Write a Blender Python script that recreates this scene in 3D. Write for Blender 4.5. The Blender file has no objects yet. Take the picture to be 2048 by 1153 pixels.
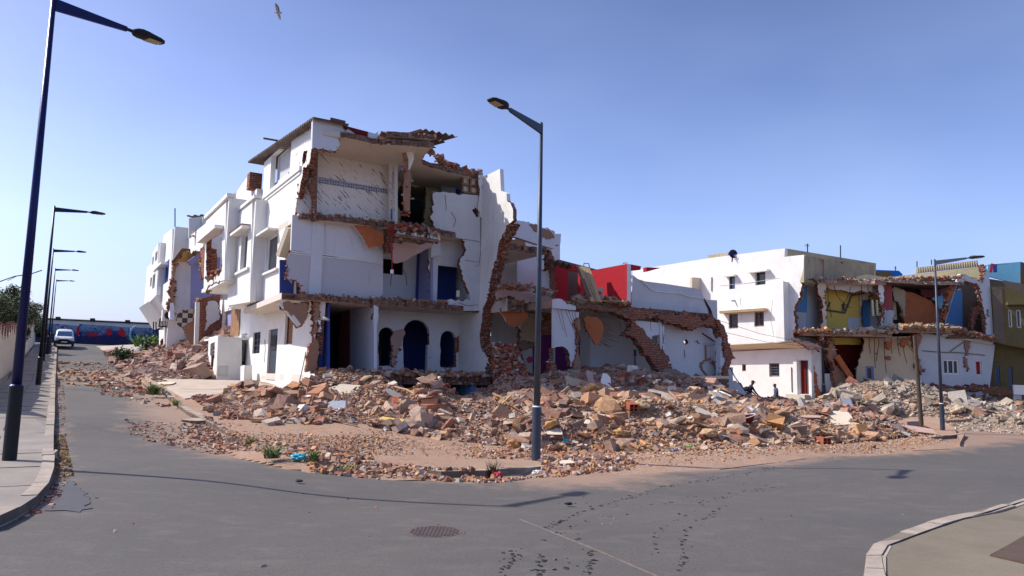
import bpy, math, random
from math import sin, cos, tan, radians, hypot, atan2, pi, floor
from mathutils import Vector, Matrix, noise
from mathutils.geometry import delaunay_2d_cdt
random.seed(7)
S = bpy.context.scene
# ------------------------------------------------------------------ camera, sky, sun
CZ = 1.6; FP = 1479.0; PITCH = radians(6.63); ROLL = 0.02
cd = bpy.data.cameras.new('camera'); cam = bpy.data.objects.new('camera', cd); S.collection.objects.link(cam)
cd.sensor_width = 36; cd.lens = FP/2048*36; cd.clip_end = 3000
cam.matrix_world = Matrix.Translation((0, 0, CZ)) @ Matrix.Rotation(pi/2+PITCH, 4, 'X') @ Matrix.Rotation(ROLL, 4, 'Z')
S.camera = cam
SUNV = Vector((-.98, .19, 0)).normalized()*cos(radians(44.5)) + Vector((0, 0, sin(radians(44.5))))
w = bpy.data.worlds.new('World'); S.world = w; w.use_nodes = True
nt = w.node_tree; bg = nt.nodes['Background']
sky = nt.nodes.new('ShaderNodeTexSky'); sky.sky_type = 'NISHITA'; sky.sun_disc = False
sky.sun_elevation = radians(44.5); sky.sun_rotation = atan2(SUNV.x, SUNV.y) % (2*pi)
sky.air_density = 1.0; sky.dust_density = 1.6; sky.ozone_density = 3.0
hs = nt.nodes.new('ShaderNodeMix'); hs.data_type = 'RGBA'; hs.blend_type = 'MULTIPLY'; hs.inputs[0].default_value = 1
hs.inputs[7].default_value = (.98, .935, 1.14, 1)
tc = nt.nodes.new('ShaderNodeTexCoord'); mp = nt.nodes.new('ShaderNodeMapping'); mp.inputs['Scale'].default_value = (1, 1, 2.2)
nz = nt.nodes.new('ShaderNodeTexNoise'); nz.inputs['Scale'].default_value = 1.9; nz.inputs['Detail'].default_value = 3; nz.inputs['Distortion'].default_value = .2
cr = nt.nodes.new('ShaderNodeMapRange'); cr.inputs[1].default_value = .42; cr.inputs[2].default_value = .8; cr.inputs[3].default_value = 0; cr.inputs[4].default_value = .16
mx = nt.nodes.new('ShaderNodeMix'); mx.data_type = 'RGBA'; mx.inputs[7].default_value = (5.2, 6.3, 8.4, 1)
L = nt.links
L.new(tc.outputs['Generated'], mp.inputs[0]); L.new(mp.outputs[0], nz.inputs['Vector']); L.new(nz.outputs[0], cr.inputs[0])
L.new(sky.outputs[0], hs.inputs[6]); L.new(hs.outputs[2], mx.inputs[6]); L.new(cr.outputs[0], mx.inputs[0])
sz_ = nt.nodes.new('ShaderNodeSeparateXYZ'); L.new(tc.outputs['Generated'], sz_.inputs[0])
rp = nt.nodes.new('ShaderNodeValToRGB'); e = rp.color_ramp.elements; e[0].position = 0; e[0].color = (.70, .74, .84, 1); e1_ = e.new(.17); e1_.color = (.97, .97, .99, 1); e[2].position = .50; e[2].color = (.60, .62, .64, 1)  # sky darkened in the visible band, lifted again overhead to keep fill light
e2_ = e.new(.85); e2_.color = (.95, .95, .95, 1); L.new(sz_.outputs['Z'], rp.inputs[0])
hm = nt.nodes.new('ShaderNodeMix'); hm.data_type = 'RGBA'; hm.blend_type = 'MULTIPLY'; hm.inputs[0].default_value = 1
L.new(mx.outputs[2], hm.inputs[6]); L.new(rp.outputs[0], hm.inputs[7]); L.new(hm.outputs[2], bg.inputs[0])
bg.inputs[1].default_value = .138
sd = bpy.data.lights.new('sun', 'SUN'); sd.energy = 3.8; sd.angle = radians(.5); sd.color = (1, .945, .86)
so = bpy.data.objects.new('sun', sd); S.collection.objects.link(so); so.rotation_euler = SUNV.to_track_quat('Z', 'Y').to_euler()
S.view_settings.view_transform = 'Standard'; S.view_settings.look = 'None'; S.view_settings.exposure = 0.53; S.view_settings.gamma = 1
S.render.engine = 'CYCLES'
# ------------------------------------------------------------------ view geometry: a pixel of the photo gives a viewing ray
def ray(px, py):
    a = (px-1024)/FP; b = -(py-576.5)/FP
    c, s = cos(ROLL), sin(ROLL)
    a, b = a*c-b*s, a*s+b*c
    return a, cos(PITCH)-b*sin(PITCH), sin(PITCH)+b*cos(PITCH)
def atZ(px, py, Z):
    a, f, g = ray(px, py); k = (Z-CZ)/g
    return Vector((a*k, f*k, Z))
def atY(px, py, Y):
    a, f, g = ray(px, py); k = Y/f
    return Vector((a*k, Y, CZ+g*k))
U = (-.5225, .8526); N = (.8526, .5225); A0 = (-8.45, 28.88)
def st(s, t, z=0): return Vector((A0[0]+s*N[0]+t*U[0], A0[1]+s*N[1]+t*U[1], z))
GP = [(0,-10,0),(0,0,0),(0,6,0),(-7.7,11.7,0),(-5.4,9,0),(-13,21,.3),(-19.7,31.2,.63),(-25,40.5,1.15),(-31.3,49.8,1.72),(-37,60,2.3),(-43.6,69.8,3.0),(-50,80,3.6),(-58,92,4.25),(-40,92,4.25),
      (-70,100,4.4),(-25,95,4.3),(0,100,3.5),(.6,16.5,-.4),(-1.2,12,-.2),(3,12,-.22),(19,33,-.62),(14,23.4,-.55),(19.6,46.5,-.1),(15.2,49,.2),(30,46,.1),(7,10.5,-.08),(3.5,7.4,0),(-8,29.5,.62),(-6,24,.3),
      (-13.5,37,.85),(-18.5,45,1.25),(-24,54,1.9),(-29,62,2.5),(-1,31,.0),(10,35,-.1),(60,60,0),(40,30,-.8),(100,100,0),(-5.3,15.8,-.12),(-14.7,30.8,.52),(-40,30,1),(-60,60,3),(30,10,-.5)]
def G(x, y):
    sw = sv = 0
    for a, b, z in GP:
        d = (x-a)**2+(y-b)**2+1.5
        k = 1/(d*d); sw += k; sv += k*z
    return sv/sw
def gp(px, py, up=0.0):
    a, f, g = ray(px, py); Y = 4.0
    while Y < 120:
        k = Y/f
        if CZ+g*k <= G(a*k, Y)+up: break
        Y *= 1.01
    lo, hi = Y/1.01, Y
    for _ in range(10):
        Y = (lo+hi)/2; k = Y/f
        if CZ+g*k <= G(a*k, Y)+up: hi = Y
        else: lo = Y
    return Vector((a*k, Y, G(a*k, Y)+up))
# ------------------------------------------------------------------ materials
MATS = {}
def nd(nt, t, **k):
    n = nt.nodes.new(t)
    for a, b in k.items(): setattr(n, a, b)
    return n
def mixc(nt, fac, a, b, mode='MIX'):
    m = nd(nt, 'ShaderNodeMix', data_type='RGBA', blend_type=mode)
    for i, v in ((0, fac), (6, a), (7, b)):
        if hasattr(v, 'links'): nt.links.new(v, m.inputs[i])
        else: m.inputs[i].default_value = v if i == 0 else (*v, 1)
    return m.outputs[2]
def tex(nt, co, scale, detail=4, rough=.6, dist=0, sc=(1, 1, 1)):
    m = nd(nt, 'ShaderNodeMapping'); m.inputs['Scale'].default_value = sc; nt.links.new(co, m.inputs[0])
    t = nd(nt, 'ShaderNodeTexNoise'); t.inputs['Scale'].default_value = scale; t.inputs['Detail'].default_value = detail
    t.inputs['Roughness'].default_value = rough; t.inputs['Distortion'].default_value = dist
    nt.links.new(m.outputs[0], t.inputs['Vector']); return t.outputs[0]
def rng(nt, v, a, b, c=0, d=1):
    m = nd(nt, 'ShaderNodeMapRange'); nt.links.new(v, m.inputs[0])
    for i, q in enumerate((a, b, c, d)): m.inputs[i+1].default_value = q
    return m.outputs[0]
def base(name, rough=.85, spec=.25):
    m = bpy.data.materials.new(name); m.use_nodes = True; nt = m.node_tree
    p = nt.nodes['Principled BSDF']; p.inputs['Roughness'].default_value = rough; p.inputs['Specular IOR Level'].default_value = spec
    co = nd(nt, 'ShaderNodeTexCoord').outputs['Object']
    MATS[name] = m
    return m, nt, p, co
def bump(nt, p, h, strength=.3, dist=.02):
    b = nd(nt, 'ShaderNodeBump'); b.inputs['Strength'].default_value = strength; b.inputs['Distance'].default_value = dist
    nt.links.new(h, b.inputs['Height']); nt.links.new(b.outputs[0], p.inputs['Normal'])
def plaster(name, col, dirt=(.35, .3, .25), amt=.35, streak=.3, spots=.15, patch=None):
    m, nt, p, co = base(name, .92, .15)
    n1 = rng(nt, tex(nt, co, .9, 6, .65), .45, .8, 0, amt)
    c = mixc(nt, n1, col, tuple(a*.55+b*.45 for a, b in zip(dirt, col)))
    n2 = rng(nt, tex(nt, co, 2.2, 5, .7, .3, (1.6, 1.6, .16)), .56, .85, 0, streak)
    c = mixc(nt, n2, c, dirt)
    n3 = rng(nt, tex(nt, co, 14, 3, .7), .66, .74, 0, spots)
    c = mixc(nt, n3, c, tuple(a*.6 for a in dirt))
    if patch:
        n4 = rng(nt, tex(nt, co, .55, 5, .6, .5), .58, .61, 0, 1)
        c = mixc(nt, n4, c, patch)
    nt.links.new(c, p.inputs['Base Color'])
    bump(nt, p, tex(nt, co, 9, 6, .7), .35, .03)
    return m
def flat(name, col, rough=.6, var=.25, metal=0, scale=6, spec=.4):
    m, nt, p, co = base(name, rough, spec)
    c = mixc(nt, rng(nt, tex(nt, co, scale, 5, .65), .35, .75), col, tuple(v*(1-var) for v in col))
    nt.links.new(c, p.inputs['Base Color']); p.inputs['Metallic'].default_value = metal
    bump(nt, p, tex(nt, co, scale*4, 3), .12, .01)
    return m
def tinted(name, rough=.9, scale=11, lo=.55, bmp=.5):
    """colour of each piece comes from its own 'tint' attribute"""
    m, nt, p, co = base(name, rough, .15)
    at = nd(nt, 'ShaderNodeAttribute', attribute_name='tint')
    c = mixc(nt, rng(nt, tex(nt, co, scale, 5, .7), .3, .7, 0, 1), at.outputs['Color'], (lo, lo*.96, lo*.92), 'MULTIPLY')
    n = rng(nt, tex(nt, co, scale*2.7, 3, .7), .55, .8, 0, .45)
    c = mixc(nt, n, c, (.5, .4, .31))
    nt.links.new(c, p.inputs['Base Color']); bump(nt, p, tex(nt, co, scale*3, 4), bmp, .02)
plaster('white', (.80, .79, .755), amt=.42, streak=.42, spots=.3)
plaster('white_worn', (.78, .77, .73), (.42, .34, .26), .55, .55, .4)
plaster('grey_plaster', (.60, .61, .62), (.3, .28, .26), .5, .35, .3)
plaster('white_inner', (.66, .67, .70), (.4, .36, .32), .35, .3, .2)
plaster('beige', (.66, .56, .42), (.4, .3, .2), .45, .35, .25)
plaster('yellow', (.78, .54, .13), (.4, .28, .12), .4, .3, .2)
plaster('pale_yellow', (.70, .62, .34), (.4, .35, .22), .35, .35, .2)
plaster('weathered', (.45, .38, .25), (.10, .09, .07), .9, .95, .6)
plaster('red', (.38, .02, .03), (.22, .03, .03), .5, .25, .15)
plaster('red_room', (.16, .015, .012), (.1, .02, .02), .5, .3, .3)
plaster('pink_red', (.40, .10, .10), (.25, .08, .07), .4, .3, .3)
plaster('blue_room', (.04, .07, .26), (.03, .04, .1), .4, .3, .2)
plaster('blue_light', (.12, .30, .60), (.08, .15, .3), .4, .3, .2)
plaster('sky_blue', (.20, .50, .66), (.2, .3, .35), .4, .3, .2)
plaster('royal_blue', (.02, .17, .55), (.02, .1, .3), .3, .2, .1)
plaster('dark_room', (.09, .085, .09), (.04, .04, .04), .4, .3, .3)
plaster('purple', (.09, .015, .07), (.08, .02, .08), .4, .3, .2)
plaster('violet', (.30, .31, .52), (.2, .2, .3), .3, .2, .1)
plaster('olive', (.16, .125, .055), (.05, .04, .03), .8, .6, .4)
plaster('brown_wall', (.17, .13, .10), (.07, .06, .05), .7, .6, .4)
plaster('brown_mortar', (.34, .20, .13), (.2, .12, .08), .8, .3, .6)
plaster('orange_clay', (.46, .15, .06), (.14, .04, .02), .9, .7, .8)
plaster('ceiling', (.66, .60, .52), (.35, .26, .2), .5, .2, .3)
plaster('orange_ceiling', (.62, .36, .12), (.3, .1, .03), .8, .6, .3)
plaster('peach', (.80, .62, .40), (.4, .3, .2), .35, .35, .25)  # beige made lighter and warmer: sunlight on the wall put into its colour
plaster('cream', (.66, .60, .50), (.42, .34, .25), .5, .5, .2)
plaster('pink_plaster', (.50, .34, .28), (.3, .15, .1), .7, .3, .5)
flat('dark_metal', (.012, .016, .035), .38, .2, .5)
flat('blue_metal', (.008, .012, .085), .35, .2, .4)
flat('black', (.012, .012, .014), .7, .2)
flat('lamp_glass', (.42, .36, .2), .3, .2)
flat('grey_metal', (.055, .07, .10), .45, .3, .3)
flat('rust', (.16, .07, .035), .8, .5)
flat('wood', (.44, .30, .16), .8, .4, 0, 9)
flat('wood_dark', (.16, .09, .06), .85, .4, 0, 9)
flat('green_wood', (.02, .06, .05), .7, .3)
flat('glass_dark', (.02, .025, .04), .15, .3, 0, 3, .6)
flat('glass_blue', (.03, .08, .2), .2, .3, 0, 3, .6)
flat('tin', (.20, .15, .13), .7, .5, .1, 3)
flat('van_paint', (.62, .63, .64), .3, .08, 0, 3)
flat('rubber', (.02, .02, .02), .85, .2)
flat('cloth', (.42, .38, .33), .9, .3)
flat('curtain', (.32, .17, .09), .95, .5, 0, 3)
flat('bag_cyan', (.02, .38, .50), .45, .3)
flat('bag_white', (.66, .68, .66), .5, .2)
flat('bag_red', (.50, .03, .06), .5, .3)
flat('bag_green', (.25, .45, .08), .5, .3)
flat('bag_blue', (.05, .2, .55), .5, .3)
flat('skin', (.055, .032, .022), .6, .2)
flat('navy', (.01, .012, .03), .9, .2)
flat('manhole', (.13, .095, .085), .8, .4, 0, 12); flat('pit_soil', (.10, .065, .045), .95, .4, 0, 12); flat('tee', (.09, .11, .18), .9, .2)
flat('green_cloth', (.02, .12, .05), .9, .2)
flat('feather', (.55, .52, .5), .8, .3)
flat('feather_dark', (.03, .03, .05), .8, .3)
flat('leaf', (.055, .095, .025), .7, .6, 0, 2)
flat('leaf_dry', (.11, .08, .03), .8, .5, 0, 2)
flat('leaf_bright', (.12, .26, .03), .7, .4, 0, 2)
flat('weed', (.17, .24, .07), .7, .5, 0, 3)
flat('bark', (.10, .07, .05), .9, .4)
flat('pink_paint', (.65, .06, .2), .6, .1)
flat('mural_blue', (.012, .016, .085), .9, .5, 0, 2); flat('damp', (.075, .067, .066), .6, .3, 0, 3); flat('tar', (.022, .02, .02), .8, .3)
flat('seal', (.16, .125, .105), .9, .5, 0, 12)
tinted('rubble', .92, 11); tinted('brick_bits', .95, 16, .5)
def special():
    # broken brickwork / mortar
    m, nt, p, co = base('brick', .95, .1)
    v = nd(nt, 'ShaderNodeTexVoronoi'); v.inputs['Scale'].default_value = 7; nt.links.new(co, v.inputs['Vector'])
    c = mixc(nt, rng(nt, tex(nt, co, 5, 5, .7), .35, .65), (.30, .075, .035), (.40, .19, .12))
    c = mixc(nt, rng(nt, v.outputs['Distance'], .02, .55, 0, .5), c, (.10, .04, .03))
    sp = nd(nt, 'ShaderNodeSeparateXYZ'); nt.links.new(co, sp.inputs[0])
    wv = nd(nt, 'ShaderNodeMath', operation='MULTIPLY_ADD'); nt.links.new(tex(nt, co, 2.5, 3), wv.inputs[0]); wv.inputs[1].default_value = .18; nt.links.new(sp.outputs['Z'], wv.inputs[2])
    fr = nd(nt, 'ShaderNodeMath', operation='PINGPONG'); nt.links.new(wv.outputs[0], fr.inputs[0]); fr.inputs[1].default_value = .055
    c = mixc(nt, rng(nt, fr.outputs[0], .0, .016, .75, 0), c, (.42, .33, .26))
    nt.links.new(c, p.inputs['Base Color']); bump(nt, p, v.outputs['Distance'], 1, .08)
    # concrete slab edge
    m, nt, p, co = base('slab_edge', .95, .1)
    c = mixc(nt, rng(nt, tex(nt, co, 3.5, 6, .75, 0, (1, 1, 4)), .38, .62), (.36, .22, .16), (.12, .055, .04))
    c = mixc(nt, rng(nt, tex(nt, co, 11, 4, .7), .55, .7, 0, .8), c, (.42, .36, .31))
    nt.links.new(c, p.inputs['Base Color']); bump(nt, p, tex(nt, co, 8, 6, .8), 1, .1)
    # asphalt with soil dust where the attribute says so
    m, nt, p, co = base('asphalt', .82, .3)
    fine = tex(nt, co, 38, 6, .85); big = tex(nt, co, .35, 5, .6); mid = tex(nt, co, 2.2, 5, .65, .4, (1, 1.6, 1))
    c = mixc(nt, rng(nt, fine, .3, .7), (.060, .053, .047), (.150, .136, .122))
    c = mixc(nt, rng(nt, big, .38, .66, 0, .55), c, (.078, .072, .067))
    c = mixc(nt, rng(nt, mid, .52, .7, 0, .35), c, (.17, .15, .13))
    st1 = tex(nt, co, .9, 4, .6, .2, (.12, 1.6, 1)); c = mixc(nt, rng(nt, st1, .55, .72, 0, .35), c, (.075, .074, .075))
    at = nd(nt, 'ShaderNodeAttribute', attribute_name='dust')
    s = nd(nt, 'ShaderNodeMath', operation='ADD'); nt.links.new(at.outputs['Fac'], s.inputs[0])
    nt.links.new(rng(nt, tex(nt, co, 1.3, 7, .75), 0, 1, -.55, .55), s.inputs[1])
    c2 = mixc(nt, rng(nt, fine, .3, .75), (.33, .215, .15), (.24, .165, .12))
    c = mixc(nt, rng(nt, s.outputs[0], .38, .72, 0, .92), c, c2)
    nt.links.new(c, p.inputs['Base Color']); bump(nt, p, fine, .5, .006)
    vc = nd(nt, 'ShaderNodeTexVoronoi', feature='DISTANCE_TO_EDGE'); vc.inputs['Scale'].default_value = .28; nt.links.new(co, vc.inputs['Vector'])
    # soil
    m, nt, p, co = base('soil', .95, .1)
    a = tex(nt, co, 30, 5, .8); b = tex(nt, co, 1.4, 6, .7)
    c = mixc(nt, rng(nt, b, .35, .65), (.50, .30, .20), (.42, .31, .23))
    c = mixc(nt, rng(nt, a, .42, .62, 0, .75), c, (.20, .13, .09)); c = mixc(nt, rng(nt, tex(nt, co, .7, 5, .75, .3), .5, .68, 0, .6), c, (.33, .17, .10))
    c = mixc(nt, rng(nt, tex(nt, co, 9, 4, .7), .6, .68, 0, .6), c, (.55, .45, .36))
    nt.links.new(c, p.inputs['Base Color']); bump(nt, p, a, .9, .03)
    # pavement concrete tiles
    for nm, c1, c2 in (('pavement', (.30, .26, .22), (.23, .20, .175)), ('pavement_right', (.215, .18, .13), (.165, .138, .10)), ('pavement_pale', (.52, .43, .35), (.40, .33, .27))):
        m, nt, p, co = base(nm, .9, .2)
        c = mixc(nt, rng(nt, tex(nt, co, 1.1, 6, .7), .35, .65), c1, c2)
        c = mixc(nt, rng(nt, tex(nt, co, 45, 3, .8), .5, .75, 0, .5), c, tuple(v*.55 for v in c1))
        c = mixc(nt, rng(nt, tex(nt, co, .8, 5, .7, .4), .6, .75, 0, .5), c, (.33, .18, .11))
        nt.links.new(c, p.inputs['Base Color']); bump(nt, p, tex(nt, co, 30, 5), .4, .01)
    m, nt, p, co = base('kerb', .9, .2)
    c = mixc(nt, rng(nt, tex(nt, co, 2.5, 6, .7), .35, .65), (.42, .35, .28), (.28, .23, .19))
    nt.links.new(c, p.inputs['Base Color']); bump(nt, p, tex(nt, co, 25, 5), .5, .01)
    # veined wall tiles, in the wall's own metres: uv map
    m, nt, p, co = base('marble_tile', .35, .4)
    uv = nd(nt, 'ShaderNodeUVMap', uv_map='UVMap').outputs[0]
    m0 = nd(nt, 'ShaderNodeMapping'); nt.links.new(uv, m0.inputs[0]); m0.inputs['Rotation'].default_value = (0, 0, radians(42)); mp = nd(nt, 'ShaderNodeMapping'); nt.links.new(m0.outputs[0], mp.inputs[0]); mp.inputs['Scale'].default_value = (1.1, 9, 1)
    t = nd(nt, 'ShaderNodeTexNoise'); t.inputs['Scale'].default_value = 1.5; t.inputs['Detail'].default_value = 4; t.inputs['Distortion'].default_value = .25; nt.links.new(mp.outputs[0], t.inputs['Vector'])
    c = mixc(nt, rng(nt, t.outputs[0], .585, .63, 0, 1), (.74, .70, .65), (.20, .17, .16))
    br = nd(nt, 'ShaderNodeTexBrick'); br.offset = 0; nt.links.new(uv, br.inputs['Vector']); br.inputs['Scale'].default_value = 1
    br.inputs['Brick Width'].default_value = .3; br.inputs['Row Height'].default_value = .3; br.inputs['Mortar Size'].default_value = .004
    br.inputs['Color1'].default_value = br.inputs['Color2'].default_value = (1, 1, 1, 1); br.inputs['Mortar'].default_value = (.85, .84, .83, 1)
    c = mixc(nt, 1.0, c, br.outputs['Color'], 'MULTIPLY'); nt.links.new(c, p.inputs['Base Color'])
    # printed border tiles
    m, nt, p, co = base('border_tile', .35, .4)
    uv = nd(nt, 'ShaderNodeUVMap', uv_map='UVMap').outputs[0]
    v = nd(nt, 'ShaderNodeTexVoronoi'); v.inputs['Scale'].default_value = 9; nt.links.new(uv, v.inputs['Vector']); v.inputs['Randomness'].default_value = .25
    c = mixc(nt, rng(nt, v.outputs['Distance'], .2, .45), (.05, .06, .13), (.38, .38, .44))
    nt.links.new(c, p.inputs['Base Color'])
    # small diamond relief tiles
    m, nt, p, co = base('relief_tile', .6, .3)
    uv = nd(nt, 'ShaderNodeUVMap', uv_map='UVMap').outputs[0]
    mp = nd(nt, 'ShaderNodeMapping'); nt.links.new(uv, mp.inputs[0]); mp.inputs['Rotation'].default_value = (0, 0, radians(45))
    ck = nd(nt, 'ShaderNodeTexChecker'); ck.inputs['Scale'].default_value = 24; nt.links.new(mp.outputs[0], ck.inputs['Vector'])
    c = mixc(nt, ck.outputs['Fac'], (.60, .59, .61), (.47, .46, .49)); nt.links.new(c, p.inputs['Base Color']); bump(nt, p, ck.outputs['Fac'], .5, .02)
    # black and cream floor tiles
    m, nt, p, co = base('checker', .6, .3)
    uv = nd(nt, 'ShaderNodeUVMap', uv_map='UVMap').outputs[0]
    ck = nd(nt, 'ShaderNodeTexChecker'); ck.inputs['Scale'].default_value = 3.2; nt.links.new(uv, ck.inputs['Vector'])
    c = mixc(nt, ck.outputs['Fac'], (.52, .46, .36), (.06, .05, .05)); nt.links.new(c, p.inputs['Base Color'])
    # graffiti wall: paint in blotches
    m, nt, p, co = base('mural', .85, .2)
    sp = nd(nt, 'ShaderNodeSeparateXYZ'); nt.links.new(co, sp.inputs[0])
    up = rng(nt, sp.outputs['Z'], 4.6, 6.6)
    n = tex(nt, co, .55, 6, .75, 1.2, (1, 1, 1.7))
    a = nd(nt, 'ShaderNodeMath', operation='ADD'); nt.links.new(up, a.inputs[0]); nt.links.new(rng(nt, n, .3, .7, -.5, .5), a.inputs[1])
    c = mixc(nt, rng(nt, a.outputs[0], .35, .95), (.015, .02, .13), (.16, .24, .36))
    c = mixc(nt, rng(nt, tex(nt, co, 1.1, 5, .8, 2), .55, .60), c, (.012, .012, .035))
    c = mixc(nt, rng(nt, tex(nt, co, 1.7, 4, .7, 2.5), .62, .66), c, (.45, .47, .55))
    nt.links.new(c, p.inputs['Base Color'])
special()
# ------------------------------------------------------------------ mesh builder
class MB:
    def __init__(s): s.v = []; s.f = []; s.m = []; s.c = []; s.uv = []; s.col = (1, 1, 1)
    def add(s, vs, fs, mat, col=None, uvs=None):
        o = len(s.v); s.v += [tuple(p) for p in vs]; s.c += [col or s.col]*len(vs)
        s.f += [tuple(i+o for i in f) for f in fs]; s.m += [mat]*len(fs)
        s.uv += list(uvs) if uvs else [(0, 0)]*len(vs)
    def box(s, c, e, mat, R=None, col=None, jit=0):
        R = R or Matrix.Identity(3); vs = []
        for z in (-1, 1):
            for y in (-1, 1):
                for x in (-1, 1):
                    p = R @ Vector((x*e[0]*(1+random.uniform(-jit, jit)), y*e[1]*(1+random.uniform(-jit, jit)), z*e[2]*(1+random.uniform(-jit, jit))))
                    vs.append((c[0]+p.x, c[1]+p.y, c[2]+p.z))
        s.add(vs, ((0,2,3,1),(4,5,7,6),(0,1,5,4),(2,6,7,3),(0,4,6,2),(1,3,7,5)), mat, col)
    def bar(s, a, b, w_, h_, mat, col=None):
        a = Vector(a); b = Vector(b); d = b-a; l = d.length
        if l < 1e-6: return
        q = d.to_track_quat('X', 'Z').to_matrix()
        s.box((a+b)/2, (l/2, w_/2, h_/2), mat, q, col)
    def tube(s, pts, r, mat, k=8, col=None, cap=True):
        pts = [Vector(p) for p in pts]; rs = r if isinstance(r, (list, tuple)) else [r]*len(pts)
        vs = []; fs = []
        for i, p in enumerate(pts):
            d = (pts[min(i+1, len(pts)-1)]-pts[max(i-1, 0)]).normalized()
            x = d.orthogonal().normalized() if i == 0 else (x-d*x.dot(d)).normalized()
            y = d.cross(x)
            vs += [p+(x*cos(2*pi*j/k)+y*sin(2*pi*j/k))*rs[i] for j in range(k)]
        for i in range(len(pts)-1):
            for j in range(k): fs.append((i*k+j, i*k+(j+1) % k, (i+1)*k+(j+1) % k, (i+1)*k+j))
        if cap: fs += [tuple(range(k-1, -1, -1)), tuple((len(pts)-1)*k+j for j in range(k))]
        s.add(vs, fs, mat, col)
    def stone(s, c, r, mat, col=None, flatz=1.0, sub=1):
        R = Matrix.Rotation(random.uniform(0, 6.28), 3, 'Z') @ Matrix.Rotation(random.uniform(-.5, .5), 3, 'X')
        vs, fs = ICO[sub]; o = random.uniform(0, 100); ax = (r*random.uniform(.8, 1.3), r*random.uniform(.7, 1), r*random.uniform(.6, .9)*flatz); out = []
        for q in vs:
            k = 1+.42*noise.noise(Vector(q)*1.6+Vector((o, o, 0)))+.16*noise.noise(Vector(q)*4+Vector((0, o, 0)))
            p = R @ Vector((q[0]*ax[0]*k, q[1]*ax[1]*k, q[2]*ax[2]*k)); out.append((c[0]+p.x, c[1]+p.y, c[2]+p.z))
        s.add(out, fs, mat, col)
    def build(s, name, par=None, smooth=False):
        me = bpy.data.meshes.new(name); me.from_pydata(s.v, [], s.f)
        names = []
        for m in s.m:
            if m not in names: names.append(m)
        for m in names: me.materials.append(MATS[m])
        ix = {m: i for i, m in enumerate(names)}
        me.polygons.foreach_set('material_index', [ix[m] for m in s.m])
        if smooth: me.polygons.foreach_set('use_smooth', [True]*len(me.polygons))
        at = me.attributes.new('tint', 'FLOAT_COLOR', 'POINT'); at.data.foreach_set('color', [q for c in s.c for q in (*c, 1)])
        if any(u != (0, 0) for u in s.uv):
            ul = me.uv_layers.new(name='UVMap'); li = [0]*len(me.loops); me.loops.foreach_get('vertex_index', li)
            ul.data.foreach_set('uv', [q for i in li for q in s.uv[i]])
        me.update()
        o = bpy.data.objects.new(name, me); S.collection.objects.link(o)
        if par: o.parent = par; o.matrix_parent_inverse = base_of(par).inverted()
        return o
BASES = {}
def base_of(p):
    M = BASES.get(p.name, Matrix.Identity(4)); return M
def make_ico(n):
    import bmesh
    b = bmesh.new(); bmesh.ops.create_icosphere(b, subdivisions=n, radius=1)
    r = ([tuple(v.co) for v in b.verts], [tuple(v.index for v in f.verts) for f in b.faces]); b.free(); return r
ICO = {1: make_ico(1), 2: make_ico(2), 3: make_ico(3)}
def thing(name, label, cat, loc=(0, 0, 0), group=None):
    o = bpy.data.objects.new(name, None); S.collection.objects.link(o); o.location = loc; o.empty_display_size = .3
    BASES[o.name] = Matrix.Translation(loc)
    return tag(o, label, cat, group)
def tag(o, label=None, cat=None, group=None, kind=None):
    if label: o['label'] = label
    if cat: o['category'] = cat
    if group: o['group'] = group
    if kind: o['kind'] = kind
    return o
# ------------------------------------------------------------------ planes and broken walls
class PL:
    def __init__(s, P, d):
        l = hypot(*d[:2]); s.P = (P[0], P[1]); s.d = (d[0]/l, d[1]/l)
        nx, ny = -s.d[1], s.d[0]
        if nx*P[0]+ny*P[1] < 0: nx, ny = -nx, -ny
        s.n = (nx, ny)       # away from the viewer's side
    def q(s, px, py):
        a, f, g = ray(px, py); nx, ny = s.n
        k = (s.P[0]*nx+s.P[1]*ny)/(a*nx+f*ny); x, y = a*k, f*k
        return ((x-s.P[0])*s.d[0]+(y-s.P[1])*s.d[1], CZ+g*k)
    def w(s, a, z, dp=0): return Vector((s.P[0]+s.d[0]*a+s.n[0]*dp, s.P[1]+s.d[1]*a+s.n[1]*dp, z))
    def off(s, dp): return PL((s.P[0]+s.n[0]*dp, s.P[1]+s.n[1]*dp), s.d)
class HP:   # horizontal frame: loops given in a local (s,t) grid
    def __init__(s, z, f=st): s.z = z; s.f = f
    def w(s, a, b, dp=0): p = s.f(a, b); return Vector((p.x, p.y, s.z-dp))
    def q(s, a, b): return (a, b)
def inside(p, loop):
    r = False; j = len(loop)-1
    for i in range(len(loop)):
        a, b = loop[i], loop[j]
        if (a[1] > p[1]) != (b[1] > p[1]) and p[0] < (b[0]-a[0])*(p[1]-a[1])/(b[1]-a[1])+a[0]: r = not r
        j = i
    return r
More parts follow.
